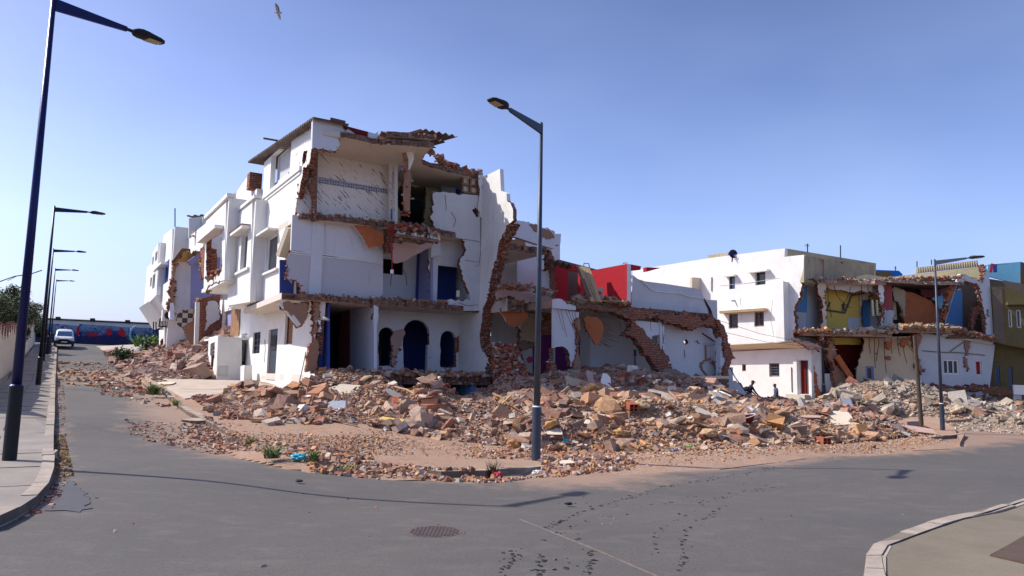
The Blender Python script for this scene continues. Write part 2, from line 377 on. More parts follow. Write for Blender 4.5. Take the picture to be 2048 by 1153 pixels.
def dens(pl, loop, jag):
    if loop and loop[0] == 'R':
        a0, z1 = pl.q(loop[1], loop[2]); a1, z0 = pl.q(loop[3], loop[4]); jf = loop[5] if len(loop) > 5 else 0
        pts = [(a0, z0, jf), (a1, z0, jf), (a1, z1, jf), (a0, z1, jf)]
    else: pts = [(*pl.q(p[0], p[1]), p[2] if len(p) > 2 else 0) for p in loop]
    out = []
    for i, p in enumerate(pts):
        q = pts[(i+1) % len(pts)]; l = hypot(q[0]-p[0], q[1]-p[1])
        prevb = pts[i-1][2]
        out.append((p[0], p[1], p[2]))
        if p[2] and l > .12:
            k = int(l/.13)+1; nx, ny = -(q[1]-p[1])/l, (q[0]-p[0])/l
            for j in range(1, k):
                f = j/k+random.uniform(-.3, .3)/k; xx, yy = p[0]+(q[0]-p[0])*f, p[1]+(q[1]-p[1])*f; w_ = random.uniform(-jag, jag)*.45+jag*(3.2*noise.noise(Vector((xx*1.1, yy*1.1, 2.2)))+1.5*noise.noise(Vector((xx*4, yy*4, 8))))
                out.append((p[0]+(q[0]-p[0])*f+nx*w_, p[1]+(q[1]-p[1])*f+ny*w_, p[2]))
    return out
BR = [(.34, .085, .045), (.38, .13, .08), (.30, .07, .045), (.44, .24, .17), (.22, .07, .05), (.40, .30, .24), (.46, .16, .08), (.50, .42, .36)]
RB = [(.46, .29, .20), (.54, .38, .28), (.40, .15, .09), (.58, .29, .13), (.33, .25, .21), (.24, .13, .10), (.62, .52, .43), (.46, .23, .15), (.58, .35, .20)]
RG = [(.50, .43, .33), (.58, .50, .40), (.40, .33, .26), (.62, .55, .46), (.48, .33, .22), (.34, .30, .26)]
def bit(mb, p, sz, pal=BR, mat='brick_bits', fl=.6):
    c = random.choice(pal); k = random.uniform(.75, 1.2); c = tuple(min(1, v*k) for v in c)
    R = Matrix.Rotation(random.uniform(0, 6.28), 3, 'Z') @ Matrix.Rotation(random.gauss(0, .5), 3, 'X') @ Matrix.Rotation(random.gauss(0, .4), 3, 'Y')
    mb.box(p, (sz*random.uniform(.7, 1.4), sz*random.uniform(.5, .9), sz*fl*random.uniform(.4, 1)), mat, R, c, .3)
def wall(name, pl, outer, holes=(), th=.25, mat='white', edge='brick', back=None, side=None, par=None, d0=0, jag=.07, bits=1.0, uv=False, grid=.55, label=None, bs=.06, pal=BR):
    mb = MB(); loops = [dens(pl, outer, jag)]+[dens(pl, h, jag) for h in holes]
    pts = []; edges = []
    for lp in loops:
        o = len(pts); pts += [(p[0], p[1]) for p in lp]; edges += [(o+i, o+(i+1) % len(lp)) for i in range(len(lp))]
    x0, x1 = min(p[0] for p in pts), max(p[0] for p in pts); y0, y1 = min(p[1] for p in pts), max(p[1] for p in pts)
    g = max(grid, (x1-x0)/60, (y1-y0)/60); y = y0+g*.5
    L2 = [[(p[0], p[1]) for p in lp] for lp in loops]
    def isin(p): return inside(p, L2[0]) and not any(inside(p, h) for h in L2[1:])
    while y < y1:
        x = x0+g*.5
        while x < x1:
            q = (x+random.uniform(-.2, .2)*g, y+random.uniform(-.2, .2)*g)
            if isin(q): pts.append(q)
            x += g
        y += g
    r = delaunay_2d_cdt([Vector(p) for p in pts], edges, [], 0, 1e-6)
    V = r[0]; F = [f for f in r[2] if isin((sum(V[i].x for i in f)/len(f), sum(V[i].y for i in f)/len(f)))]
    for dp, mm in ((d0, mat), (d0+th, back or mat)):
        mb.add([pl.w(v.x, v.y, dp+noise.noise(Vector((v.x, v.y, 3))*.9)*.012) for v in V], F, mm, None, [(v.x+.001, v.y) for v in V] if uv else None)
    for lp in loops:
        k = len(lp)
        for i in range(k):
            a, b = lp[i], lp[(i+1) % k]
            if a[2]:
                m1 = pl.w(a[0]+random.uniform(-1, 1)*jag*.5, a[1]+random.uniform(-1, 1)*jag*.5, d0+th*.5); m2 = pl.w(b[0], b[1], d0+th*.5)
                mb.add([pl.w(a[0], a[1], d0), pl.w(b[0], b[1], d0), m2, m1], [(0, 1, 2, 3)], edge)
                mb.add([m1, m2, pl.w(b[0], b[1], d0+th), pl.w(a[0], a[1], d0+th)], [(0, 1, 2, 3)], edge)
                for _ in range(int(bits*1.6*max(0, .55+2.2*noise.noise(Vector((a[0]*.9, a[1]*.9, 7.7))))+random.random()*min(1, bits))):
                    f = random.random(); p = pl.w(a[0]*(1-f)+b[0]*f+random.uniform(-.04, .04), a[1]*(1-f)+b[1]*f+random.uniform(-.04, .04), d0+random.uniform(.02, th*.95))
                    bit(mb, p, random.uniform(.5, 1.1)*bs, pal, 'brick_bits', .55)
            else: mb.add([pl.w(a[0], a[1], d0), pl.w(b[0], b[1], d0), pl.w(b[0], b[1], d0+th), pl.w(a[0], a[1], d0+th)], [(0, 1, 2, 3)], side or mat)
    o = mb.build(name, par)
    if label: o['label'] = label
    return o
def pbox(mb, pl, a0, a1, z0, z1, d0, d1, mat):
    P = [pl.w(a, z, d) for d in (d0, d1) for z in (z0, z1) for a in (a0, a1)]
    mb.add(P, ((0,1,3,2),(4,6,7,5),(0,4,5,1),(2,3,7,6),(0,2,6,4),(1,5,7,3)), mat)
def pxbox(mb, pl, x0, y0, x1, y1, d0, d1, mat):
    a0, z1 = pl.q(x0, y0); a1, z0 = pl.q(x1, y1); pbox(mb, pl, a0, a1, z0, z1, d0, d1, mat)
def window(pl, x0, y0, x1, y1, par, fr='white', pane='glass_dark', d=.14, mull=1, fw=.05, bars=0, trans=0):
    a0, z1 = pl.q(x0, y0); a1, z0 = pl.q(x1, y1)
    if a0 > a1: a0, a1 = a1, a0
    mb = MB()
    for A, B in ((a0, a0+fw), (a1-fw, a1)): pbox(mb, pl, A, B, z0, z1, d, d+.05, fr)
    for A, B in ((z0, z0+fw), (z1-fw, z1)): pbox(mb, pl, a0+fw, a1-fw, A, B, d+.002, d+.048, fr)
    for i in range(mull):
        c = a0+(a1-a0)*(i+1)/(mull+1); pbox(mb, pl, c-fw*.4, c+fw*.4, z0+fw, z1-fw, d+.004, d+.046, fr)
    for i in range(trans):
        c = z0+(z1-z0)*(i+1)/(trans+1); pbox(mb, pl, a0+fw, a1-fw, c-fw*.4, c+fw*.4, d+.006, d+.044, fr)
    for i in range(bars):
        c = a0+(a1-a0)*(i+.5)/bars; mb.tube([pl.w(c, z0, .04), pl.w(c, z1, .04)], .012, 'grey_metal', 5)
        c = z0+(z1-z0)*(i+.5)/bars; mb.tube([pl.w(a0, c, .04), pl.w(a1, c, .04)], .012, 'grey_metal', 5)
    o = mb.build('window', par)
    mb = MB(); pbox(mb, pl, a0+.01, a1-.01, z0+.01, z1-.01, d+.06, d+.08, pane)
    mb.build('pane', o)
    return o
def slab(name, z, loop, th=.22, par=None, mat='ceiling', edge='slab_edge', f=st, jag=.08, top='soil', bits=1.0, bs=.05, pal=RB, **k):
    return wall(name, HP(z, f), loop, th=th, mat=top, back=mat, side=mat, edge=edge, par=par, jag=jag, bits=bits*.55, bs=bs*.9, pal=pal, grid=.8, **k)
def debris(mb, pts, nper, sz, spread, hang=.05, pal=RB, mat='rubble', fl=.7):
    """heap of fragments along a polyline"""
    for i in range(len(pts)-1):
        a, b = Vector(pts[i]), Vector(pts[i+1]); l = (b-a).length
        for _ in range(int(nper*l)):
            f = random.random(); p = a.lerp(b, f)+Vector((random.gauss(0, spread), random.gauss(0, spread), abs(random.gauss(0, hang))))
            bit(mb, p, sz*random.choice((.5, .7, 1, 1, 1.6)), pal, mat, fl)
def wires(mb, pl, lst, r=.012, mat='rust', d=-.05):
    for x, y, l, dx in lst:
        a, z = pl.q(x, y); p = []
        for i in range(6): f = i/5; p.append(pl.w(a+dx*f*f+random.uniform(-.02, .02), z-l*f, d+.08*sin(f*3)))
        mb.tube(p, r, mat, 4)
def arch(x0, x1, yt, yb, j=1, jb=1):
    c = (x0+x1)/2; r = (x1-x0)/2; h = min(r*1.05, yb-yt)
    return [(x0, yb, jb), (x1, yb, j)]+[(c+r*cos(pi*i/10), yt+h-h*sin(pi*i/10), 0 if 0 <= i < 10 else j) for i in range(0, 11)]
# ------------------------------------------------------------------ ground, kerbs, rubble relief
KERB_PX = [(319,782),(373,822),(427,849),(475,874),(531,898),(600,915),(665,924),(735,930),(843,938),(882,943),(970,941),(1095,933),(1250,922),(1450,905),(1700,888),(1860,876),(1930,867)]
KERB = [gp(x, y, .13) for x, y in KERB_PX]
ISL = [(p.x, p.y) for p in KERB]+[(15.3, 25.5), (20.5, 34.5), (22, 38), (40, 41), (60, 42), (60, 90), (-10, 90)]
e1 = st(-4.3, 6.5); e2 = st(-3.9, 36); ISL += [tuple(st(-1, 40)[:2]), tuple(e2[:2]), tuple(st(-4.1, 20)[:2]), tuple(e1[:2])]
def segd(p, a, b):
    vx, vy = b[0]-a[0], b[1]-a[1]; t = max(0, min(1, ((p[0]-a[0])*vx+(p[1]-a[1])*vy)/(vx*vx+vy*vy+1e-9)))
    return hypot(p[0]-a[0]-vx*t, p[1]-a[1]-vy*t)
def kd(x, y, line=None):
    line = line or KERB
    return min(segd((x, y), line[i], line[i+1]) for i in range(len(line)-1))
# relief of the rubble: (pixel x, pixel y, distance) of its surface, and its foot on the ground
HT = [(600,812,25.5),(650,790,25.2),(640,762,26.4),(690,748,27.6),(720,752,28.2),(760,770,26),(700,800,24.5),(800,800,25),(860,790,24.5),(865,765,25.4),(900,806,25),(960,806,26),(1000,795,27),(880,812,28),(940,814,28.3),(990,818,28.8),(840,808,27.3),
 (1010,745,29),(1060,762,28.8),(1130,752,30),(1180,750,30.5),(1250,742,31.5),(1330,748,32.5),(1380,758,33),(1430,776,33.6),(1470,802,35),(1520,812,37),(1560,812,38),(1600,814,39),(1480,812,33),(1100,785,26),(1200,785,26.5),(1300,785,27.5),(1400,790,28.5),
 (1100,812,21.5),(1180,808,22),(1270,800,22.3),(1340,806,22.5),(1400,812,23.5),(1480,820,25.5),(1560,820,28),(1640,825,29.5),(1700,826,28.5),(1760,838,28),(1100,845,19.8),(1200,850,19.8),(1300,852,20.3),(1400,852,21),(1500,852,22.2),(1600,858,23.2),(1700,862,24.2),(1000,838,21.5),(930,838,22.2),(1750,858,25.5),
 (700,830,22.6),(600,835,22.8),(520,845,22.6),(560,820,25),(500,818,26),(780,835,22)]
FT = [(400,822),(460,836),(540,850),(620,852),(700,846),(770,860),(850,876),(930,886),(1000,894),(1060,905),(1150,902),(1250,902),(1350,903),(1450,898),(1550,893),(1650,890),(1750,885),(1840,872),(1870,855)]
HP_ = [(p.x, p.y, p.z) for p in (atY(*q) for q in HT)]
FP_ = [gp(x, y, .15) for x, y in FT]
BACK = [(17,32),(17.3,38),(18.5,45),(8,47),(8,38),(10,35),(-1,34),(-5,31.5),(-7.2,28.2),(-8.2,28),(-9.6,30),(-12,32)]
BK_ = [(6,36.5,1.1),(10,38,.8),(2,34,1.5),(-3,31.5,.5),(-4.5,30.3,.5),(14,44,.2),(-6,29.5,1.3),(-10,30.5,.75)]
REG = [(p.x, p.y) for p in FP_]+BACK
HPT = HP_+[(p.x, p.y, p.z) for p in FP_]+BK_
def shep(P, x, y, e=.12):
    sw = sv = 0
    for a, b, z in P:
        d = (x-a)**2+(y-b)**2+e; k = 1/(d*d); sw += k; sv += k*z
    return sv/sw
def heap(x, y):
    g = G(x, y)
    if not (-16 < x < 30 and 12 < y < 50) or not inside((x, y), REG): return None
    fe = kd(x, y, FP_); h = max(shep(HPT, x, y)+.10*noise.noise(Vector((x*1.3, y*1.3, 0)))+.14*noise.noise(Vector((x*.5, y*.5, 4))), g+.14)
    return h if fe > 1.2 else (g+.14)*(1-fe/1.2)+h*fe/1.2
# second heap: right, in front of the far ruins
HR = [(1640,812,44.4),(1690,790,43.5),(1720,770,44),(1760,765,44.2),(1820,768,44.4),(1870,790,44),(1920,806,43),(1960,812,42),(2000,818,42),(2040,826,41.5),(2080,828,41),(1750,800,40),(1820,812,39.5),(1880,818,39.5),(1700,815,40.5),(1950,826,39),(2020,834,38.5)]
FR = [(1640,826),(1700,832),(1760,840),(1840,838),(1900,842),(1960,845),(2020,850),(2070,852),(2120,852)]
HRP = [tuple(atY(*q)) for q in HR]; FRP = [gp(x, y, .03) for x, y in FR]
REGR = [(p.x, p.y) for p in FRP]+[(38, 45), (32, 47), (19.5, 46.2), (17.8, 45)]
def heap_r(x, y):
    if not (14 < x < 40 and 30 < y < 48) or not inside((x, y), REGR): return None
    fe = kd(x, y, FRP); g = G(x, y)
    h = max(shep(HRP+[(p.x, p.y, p.z) for p in FRP], x, y), g+.1); return h if fe > 1 else g*(1-fe)+h*fe
# third heap: left, spilling out of the collapsed house over the pavement
HL = [(-1.6,34.,.0)]
def heap_l(x, y):
    s = (x-A0[0])*N[0]+(y-A0[1])*N[1]; t = (x-A0[0])*U[0]+(y-A0[1])*U[1]
    # footprint in street coordinates
    if not (-4.6 < s < 3.5 and 12.4 < t < 37): return None
    e = max(0, min(1, (s+4.6)/6.2)); k = max(0, min(1, (t-12.4)/5))**.8*max(0, min(1, (37-t)/7))
    h = 2.9*(e**1.7)*k; h *= 1 if t > 16 else .9
    return G(x, y)+.06+h+.12*noise.noise(Vector((x*.8, y*.8, 2)))
BERM = [gp(x, y, .13) for x, y in ((1105,932),(1250,922),(1450,905),(1700,888),(1840,878))]
BERM_L = KERB[3:9]
def berm(x, y):
    g = G(x, y)
    d = kd(x, y, BERM)
    if d < 1.7: return g-.035+.19*(1-(d/1.7)**1.3)+.02*noise.noise(Vector((x*.8, y*.8, 5)))
    d = kd(x, y, BERM_L)
    if d < .75: return g-.02+.14*(1-(d/.75))
    return None
def H(x, y):
    b = G(x, y)+(.13 if inside((x, y), ISL) else 0)
    for f in (heap, heap_r, heap_l, berm):
        v = f(x, y)
        if v is not None: b = max(b, v)
    return b
def frange(a, b, s):
    r = []; x = a
    while x < b: r.append(x); x += s
    return r
xs = [-900, -400, -200, -120, -90]+frange(-75, -26, 1.4)+frange(-26, 26, .3)+frange(26, 60, 1.2)+[60, 90, 140, 250, 500, 900]
ys = [-60, -20, -5, 2]+frange(4, 34, .3)+frange(34, 60, .8)+frange(60, 110, 2.5)+[110, 140, 200, 350, 700, 1500]
mb = MB(); dust = []
SAND = [gp(x, y) for x, y in ((1110,955),(1200,945),(1300,935),(1450,918),(1650,900),(1800,893),(1950,878))]
STREET = [gp(x, y) for x, y in ((180,745),(330,770),(400,850),(560,905))]
for y in ys:
    for x in xs:
        mb.v.append((x, y, G(x, y) if hypot(x, y) < 150 else 2.0)); mb.c.append((1, 1, 1)); mb.uv.append((0, 0))
        d = 0
        if -30 < x < 30 and 5 < y < 60:
            k = kd(x, y); d = max(0, 1-k/1.5)*.75
            if kd(x, y, SAND) < 3.6: d = max(d, 1-kd(x, y, SAND)/3.6)
            if kd(x, y, STREET) < 3.2: d = max(d, .95*(1-kd(x, y, STREET)/3.2))
            s = (x-A0[0])*N[0]+(y-A0[1])*N[1]; t = (x-A0[0])*U[0]+(y-A0[1])*U[1]
            if t > 6: d = max(d, .62*max(0, 1-abs(t-15)/14))
            if -7.8 < s < -6.9 and t > -17: d = max(d, .6*(1-(s+7.75)/.9))
            if x > 12 and y > 24: d = max(d, min(.8, (y-24)/10))
        dust.append(d)
nx = len(xs)
for j in range(len(ys)-1):
    for i in range(nx-1): mb.f.append((j*nx+i, j*nx+i+1, (j+1)*nx+i+1, (j+1)*nx+i)); mb.m.append('asphalt')
o = mb.build('road', None, True); tag(o, None, None, None, 'structure')
da = o.data.attributes.new('dust', 'FLOAT', 'POINT'); da.data.foreach_set('value', dust)
class GPL:   # follows the ground
    def __init__(s, up): s.up = up
    def q(s, x, y): return (x, y)
    def w(s, x, y, dp=0): return Vector((x, y, G(x, y)+s.up-dp))
def sheet(name, loop, up, th, mat, grid=.8, jag=.05, edge='kerb'):
    return tag(wall(name, GPL(up), loop, th=th, mat=mat, edge=edge, bits=0, grid=grid, jag=jag), None, None, None, 'structure')
def kerbline(name, pts, up, w_, side, mat='kerb', label=None, cat='kerb'):
    """kerb stones about 1 m long laid end to end along pts"""
    P = []
    for i in range(len(pts)-1):
        a, b = Vector(pts[i][:2]), Vector(pts[i+1][:2]); k = max(1, round((b-a).length/1.0))
        P += [a.lerp(b, j/k) for j in range(k)]
    P.append(Vector(pts[-1][:2])); mb = MB()
    nr = []
    for i, p in enumerate(P):
        d = (P[min(i+1, len(P)-1)]-P[max(0, i-1)]).normalized(); nr.append(Vector((-d.y, d.x))*side)
    for i in range(len(P)-1):
        a, b = P[i], P[i+1]; dz = random.uniform(-.012, .012); e = (b-a).normalized()*.006
        q = [a+e, b-e, b-e+nr[i+1]*w_, a+e+nr[i]*w_]
        vs = [(v.x, v.y, G(v.x, v.y)-.1) for v in q]+[(v.x, v.y, G(v.x, v.y)+up+dz) for v in q]
        mb.add(vs, ((4,5,6,7),(0,1,5,4),(1,2,6,5),(2,3,7,6),(3,0,4,7)), mat)
    o = mb.build(name); tag(o, None, None, None, 'structure'); return o
sheet('pavement_block', [(p[0], p[1]) for p in ISL], .125, .1, 'soil', 1.6)
kerbline('kerb', KERB, .135, .17, 1 if KERB[3].x > KERB[0].x else -1)
kerbline('kerb', [e1, st(-4.1, 20), e2], .135, .17, -1)
# clean concrete pavement in front of the white houses
sheet('pavement', [tuple(st(-4.0, -1.5)[:2]), tuple(st(-1.5, 1.0)[:2]), tuple(st(.85, 3.5)[:2]), tuple(st(.85, 18)[:2]), tuple(st(-3.9, 18)[:2])], .14, .05, 'pavement_pale', 1.0)
sheet('pavement', [tuple(st(-3.9, 42)[:2]), tuple(st(1, 38)[:2]), tuple(st(1, 66)[:2]), tuple(st(-4, 66)[:2])], .14, .05, 'pavement_pale', 3)
# left pavement
LK = [gp(x, y, .13) for x, y in ((-60,1042),(0,1030),(40,1012),(75,990),(98,965),(108,935),(110,900))]
tL = [(st(-7.78, t).x, st(-7.78, t).y) for t in (-14.5, -10, -5, 0, 8, 16, 25, 35, 45, 55, 64)]
LKA = [(p.x, p.y) for p in LK]+tL
sheet('pavement', LKA+[tuple(st(-9.75, 64)[:2]), tuple(st(-9.75, 20)[:2]), tuple(st(-9.75, -8)[:2]), (-14, 8)], .12, .1, 'pavement', .8)
kerbline('kerb', LKA, .132, .16, 1)
mb = MB()   # joints of the left pavement: shallow dark grooves between the slabs
for t in range(-18, 40, 2):
    a, b = st(-9.7, t), st(-7.95, t); mb.bar((a.x, a.y, G(a.x, a.y)+.121), (b.x, b.y, G(b.x, b.y)+.121), .02, .006, 'black')
for s in (-8.7,):
    for t in range(-18, 40): a, b = st(s, t), st(s, t+1); mb.bar((a.x, a.y, G(a.x, a.y)+.121), (b.x, b.y, G(b.x, b.y)+.121), .018, .006, 'black')
tag(mb.build('pavement_joints'), None, None, None, 'structure')
# near pavement, bottom right
RK = [gp(x, y, .12) for x, y in ((1715,1230),(1728,1153),(1733,1110),(1748,1088),(1800,1066),(1900,1035),(2048,998),(2300,930),(2500,880))]
RKA = [(p.x, p.y) for p in RK]
sheet('pavement', RKA+[(22, 6), (12, 2), (3, 2)], .12, .1, 'pavement_right', .7)
kerbline('kerb', RKA, .128, .15, -1)
q = [gp(x, y, .13) for x, y in ((1980,1110),(2055,1068),(2140,1090),(2060,1128))]
sheet('planting_pit', [(p.x, p.y) for p in q], .128, .02, 'pit_soil', .3)
mb = MB(); pts = [gp(x, y, .125) for x, y in ((1772,1153),(1766,1128),(1764,1112),(1776,1092),(1850,1064),(1930,1038),(2048,1003))]
mb.tube(pts, .008, 'black', 5)
for (a, b) in (((1733,1137),(1768,1138)), ((1734,1112),(1765,1111))): mb.tube([gp(*a, .129), gp(*b, .129)], .006, 'black', 5)
tag(mb.build('pavement_joints'), None, None, None, 'structure')
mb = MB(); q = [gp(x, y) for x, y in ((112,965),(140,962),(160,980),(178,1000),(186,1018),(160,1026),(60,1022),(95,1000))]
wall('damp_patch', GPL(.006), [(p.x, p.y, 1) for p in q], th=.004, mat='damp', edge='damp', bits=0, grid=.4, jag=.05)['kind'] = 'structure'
# ---- heap surfaces
def relief(name, f, x0, x1, y0, y1, step, mat, amp=.008):
    mb = MB(); ix = {}
    for x in frange(x0, x1, step):
        for y in frange(y0, y1, step):
            c = [(x, y), (x+step, y), (x+step, y+step), (x, y+step)]; z = [f(*p) for p in c]
            if any(v is None for v in z): continue
            fc = []
            for p, v in zip(c, z):
                k = (round(p[0], 3), round(p[1], 3))
                if k not in ix: ix[k] = len(mb.v); mb.v.append((p[0], p[1], v+amp*noise.noise(Vector((p[0]*4, p[1]*4, 1))))); mb.c.append((1, 1, 1)); mb.uv.append((0, 0))
                fc.append(ix[k])
            mb.f.append(tuple(fc)); mb.m.append(mat)
    return mb
import numpy as np
NR = np.random.default_rng(5)
TV, TF = ICO[1]; TV = np.array(TV); TF = np.array(TF)
CV = np.array([(x, y, z) for z in (-1, 1) for y in (-1, 1) for x in (-1, 1)], float); CF = np.array([(0,2,3,1),(4,5,7,6),(0,1,5,4),(2,6,7,3),(0,4,6,2),(1,3,7,5)])
def pile(name, label, f, reg, x0, x1, y0, y1, step, n, pal, sizes, dens_f=None, base_mat='soil'):
    """relief surface with thousands of broken pieces lying on it, joined into one mesh"""
    gx = np.arange(x0, x1+step, step); gy = np.arange(y0, y1+step, step)
    Z = np.array([[(lambda v: np.nan if v is None else v)(f(x, y)) for x in gx] for y in gy])
    P = []; tot = 0
    while tot < n:
        m = n*3; x = NR.uniform(x0, x1-.01, m); y = NR.uniform(y0, y1-.01, m)
        k = NR.random(m) < np.minimum(1, (18/np.maximum(y, 18))**1.5); x, y = x[k], y[k]
        i = ((x-x0)/step).astype(int); j = ((y-y0)/step).astype(int); i = np.clip(i, 0, len(gx)-2); j = np.clip(j, 0, len(gy)-2)
        u_ = (x-gx[i])/step; v_ = (y-gy[j])/step
        z = Z[j, i]*(1-u_)*(1-v_)+Z[j, i+1]*u_*(1-v_)+Z[j+1, i]*(1-u_)*v_+Z[j+1, i+1]*u_*v_
        k = ~np.isnan(z); P.append(np.stack([x[k], y[k], z[k]], 1)); tot += k.sum()
    P = np.concatenate(P)[:n]; m = len(P)
    # clumps: bigger pieces gather in some places, dust and fines in others
    cl = np.array([noise.noise(Vector((p[0]*.55, p[1]*.55, 9))) for p in P]); r = NR.random(m)+cl*.22
    sz = np.where(r < .70, sizes[0], np.where(r < .935, sizes[1], np.where(r < .994, sizes[2], sizes[3])))*np.exp(NR.normal(0, .28, m))
    col = np.zeros((m, 3))
    for q in range(m):
        pl_ = pal(P[q, 0], P[q, 1]); a = pl_[int(NR.integers(len(pl_)))]; b = pl_[int(NR.integers(len(pl_)))]; t = NR.random()*.6
        col[q] = np.array(a)*(1-t)+np.array(b)*t
    dm = np.where(sz < sizes[1]*.8, .55, .12)[:, None]; col = col*(1-dm)+np.array([.40, .28, .21])*dm
    col = np.clip(col*NR.uniform(.7, 1.2, (m, 1)), 0, .8)
    az = NR.uniform(0, 6.283, m); ax = NR.normal(0, .45, m); ay = NR.normal(0, .4, m)
    def R3(a, k):
        R = np.zeros((m, 3, 3)); c, s_ = np.cos(a), np.sin(a); i, j = [(1, 2), (0, 2), (0, 1)][k]; R[:, k, k] = 1; R[:, i, i] = c; R[:, j, j] = c; R[:, i, j] = -s_; R[:, j, i] = s_; return R
    R = R3(az, 2) @ R3(ax, 0) @ R3(ay, 1)
    ext = np.stack([NR.uniform(.8, 1.6, m), NR.uniform(.5, 1.05, m), NR.choice([.12, .2, .3, .5, .65], m)], 1)*sz[:, None]
    kind = NR.random(m) < .45; V = []; F3 = []; F4 = []; C = []; o = 0
    for sel, tv, tf in ((kind, TV, TF), (~kind, CV, CF)):
        k = sel.sum(); T = tv[None]*ext[sel][:, None]*(1.15 if tv is TV else 1)*NR.uniform(.72 if tv is TV else .82, 1.18, (k, len(tv), 3))
        W = np.einsum('nij,nkj->nki', R[sel], T)+P[sel][:, None]+np.array([0, 0, 1])*(sz[sel]*.28)[:, None, None]
        V.append(W.reshape(-1, 3)); C.append(np.repeat(col[sel], len(tv), 0)); (F3 if tv is TV else F4).append((tf[None]+(np.arange(k)*len(tv))[:, None, None]+o).reshape(-1, tf.shape[1])); o += k*len(tv)
    # base surface
    ok = ~np.isnan(Z); ids = -np.ones(Z.shape, int); ids[ok] = np.arange(ok.sum())+o
    X, Y = np.meshgrid(gx, gy); bz = Z[ok]+np.array([.05*noise.noise(Vector((a*4, b*4, 1))) for a, b in zip(X[ok], Y[ok])])
    V.append(np.stack([X[ok], Y[ok], bz], 1)); C.append(np.ones((int(ok.sum()), 3)))
    q = np.stack([ids[:-1, :-1], ids[:-1, 1:], ids[1:, 1:], ids[1:, :-1]], -1).reshape(-1, 4); q = q[(q >= 0).all(1)]
    V = np.concatenate(V); C = np.concatenate(C); T3 = np.concatenate(F3); T4 = np.concatenate(F4); n4 = len(T4); T4 = np.concatenate([T4, q])
    me = bpy.data.meshes.new(name); me.vertices.add(len(V)); me.vertices.foreach_set('co', V.ravel())
    me.loops.add(T3.size+T4.size); me.loops.foreach_set('vertex_index', np.concatenate([T3.ravel(), T4.ravel()]).astype(np.int32))
    me.polygons.add(len(T3)+len(T4)); me.polygons.foreach_set('loop_start', np.concatenate([np.arange(len(T3))*3, T3.size+np.arange(len(T4))*4]).astype(np.int32))
    me.materials.append(MATS['rubble']); me.materials.append(MATS[base_mat]); mi = np.zeros(len(T3)+len(T4), np.int32); mi[len(T3)+n4:] = 1
    me.polygons.foreach_set('material_index', mi); me.update(calc_edges=True)
    me.polygons.foreach_set('use_smooth', np.zeros(len(mi), bool))
    at = me.attributes.new('tint', 'FLOAT_COLOR', 'POINT'); at.data.foreach_set('color', np.concatenate([C, np.ones((len(C), 1))], 1).ravel())
    o_ = bpy.data.objects.new(name, me); S.collection.objects.link(o_); tag(o_, label, 'rubble', None, 'stuff'); return o_
WARM = [(.56, .34, .20), (.62, .43, .28), (.48, .21, .11), (.64, .33, .12), (.42, .28, .19), (.56, .36, .24), (.66, .52, .38)]
DARKR = [(.36, .14, .09), (.42, .20, .14), (.46, .34, .27), (.28, .16, .12), (.52, .44, .38), (.33, .23, .18), (.44, .14, .08)]
def pal_main(x, y):
    r = random.random()
    if r < .03: return [(.72, .69, .62)]
    if y > 27.5 and x > -1: return DARKR if r < .8 else RB
    if x > 2: return WARM if r < .7 else RB
    return RB if r < .6 else (DARKR if r < .8 else WARM)
pile('rubble_heap', 'broad heap of broken concrete, brick and stone spilled in front of the ruined houses', heap, None, -12, 28, 13, 47.5, .25, 95000, pal_main, (.026, .048, .088, .165),
     lambda x, y: .45 if kd(x, y, FP_) < .5 else 1)
pile('rubble_heap', 'pale grey-yellow heap of rubble below the far ruined house', heap_r, None, 14, 40, 30, 48, .3, 16000, lambda x, y: RG if random.random() < .85 else RB, (.05, .09, .16, .27))
pile('rubble_heap', 'pink-red rubble sloping out of the gap between the white houses', heap_l, None, -34, -10, 34, 64, .4, 20000, lambda x, y: [(.50, .32, .26), (.58, .42, .34), (.42, .18, .12), (.62, .50, .42), (.40, .26, .21)], (.045, .08, .14, .25))
for nm_, a_ in (('sand', (-1, 16, 10, 27)), ('sand', (-12, 2, 9, 20))):
    tag(relief(nm_, lambda x, y, q=BERM if a_[0] == -1 else BERM_L: berm(x, y) if kd(x, y, q) < 1.7 else None, *a_, .2, 'soil').build('sand'), None, None, None, 'structure')
mb = MB()
for px_, py_ in [(random.uniform(620,1820), random.uniform(785,870)) for _ in range(70)]:
    p = atY(px_, py_, random.uniform(20, 30)); h_ = heap(p.x, p.y)
    if h_ is None: continue
    q = Vector((p.x, p.y, h_-.05)); d = Vector((random.uniform(-1,1), random.uniform(-.6,.6), random.uniform(-.1,.6))); l = random.uniform(.3,.9)
    if random.random() < .7: mb.tube([q, q+d*l*.5+Vector((0,0,.08)), q+d*l], .009, 'rust', 4)
    else: mb.bar(q+Vector((0,0,.08)), q+d*l*1.3+Vector((0,0,.1)), .07, .025, random.choice(('wood','wood_dark')))
tag(mb.build('rebar_and_laths'), 'thin rusty rebar and broken laths poking out all over the heap', 'rebar', None, 'stuff')
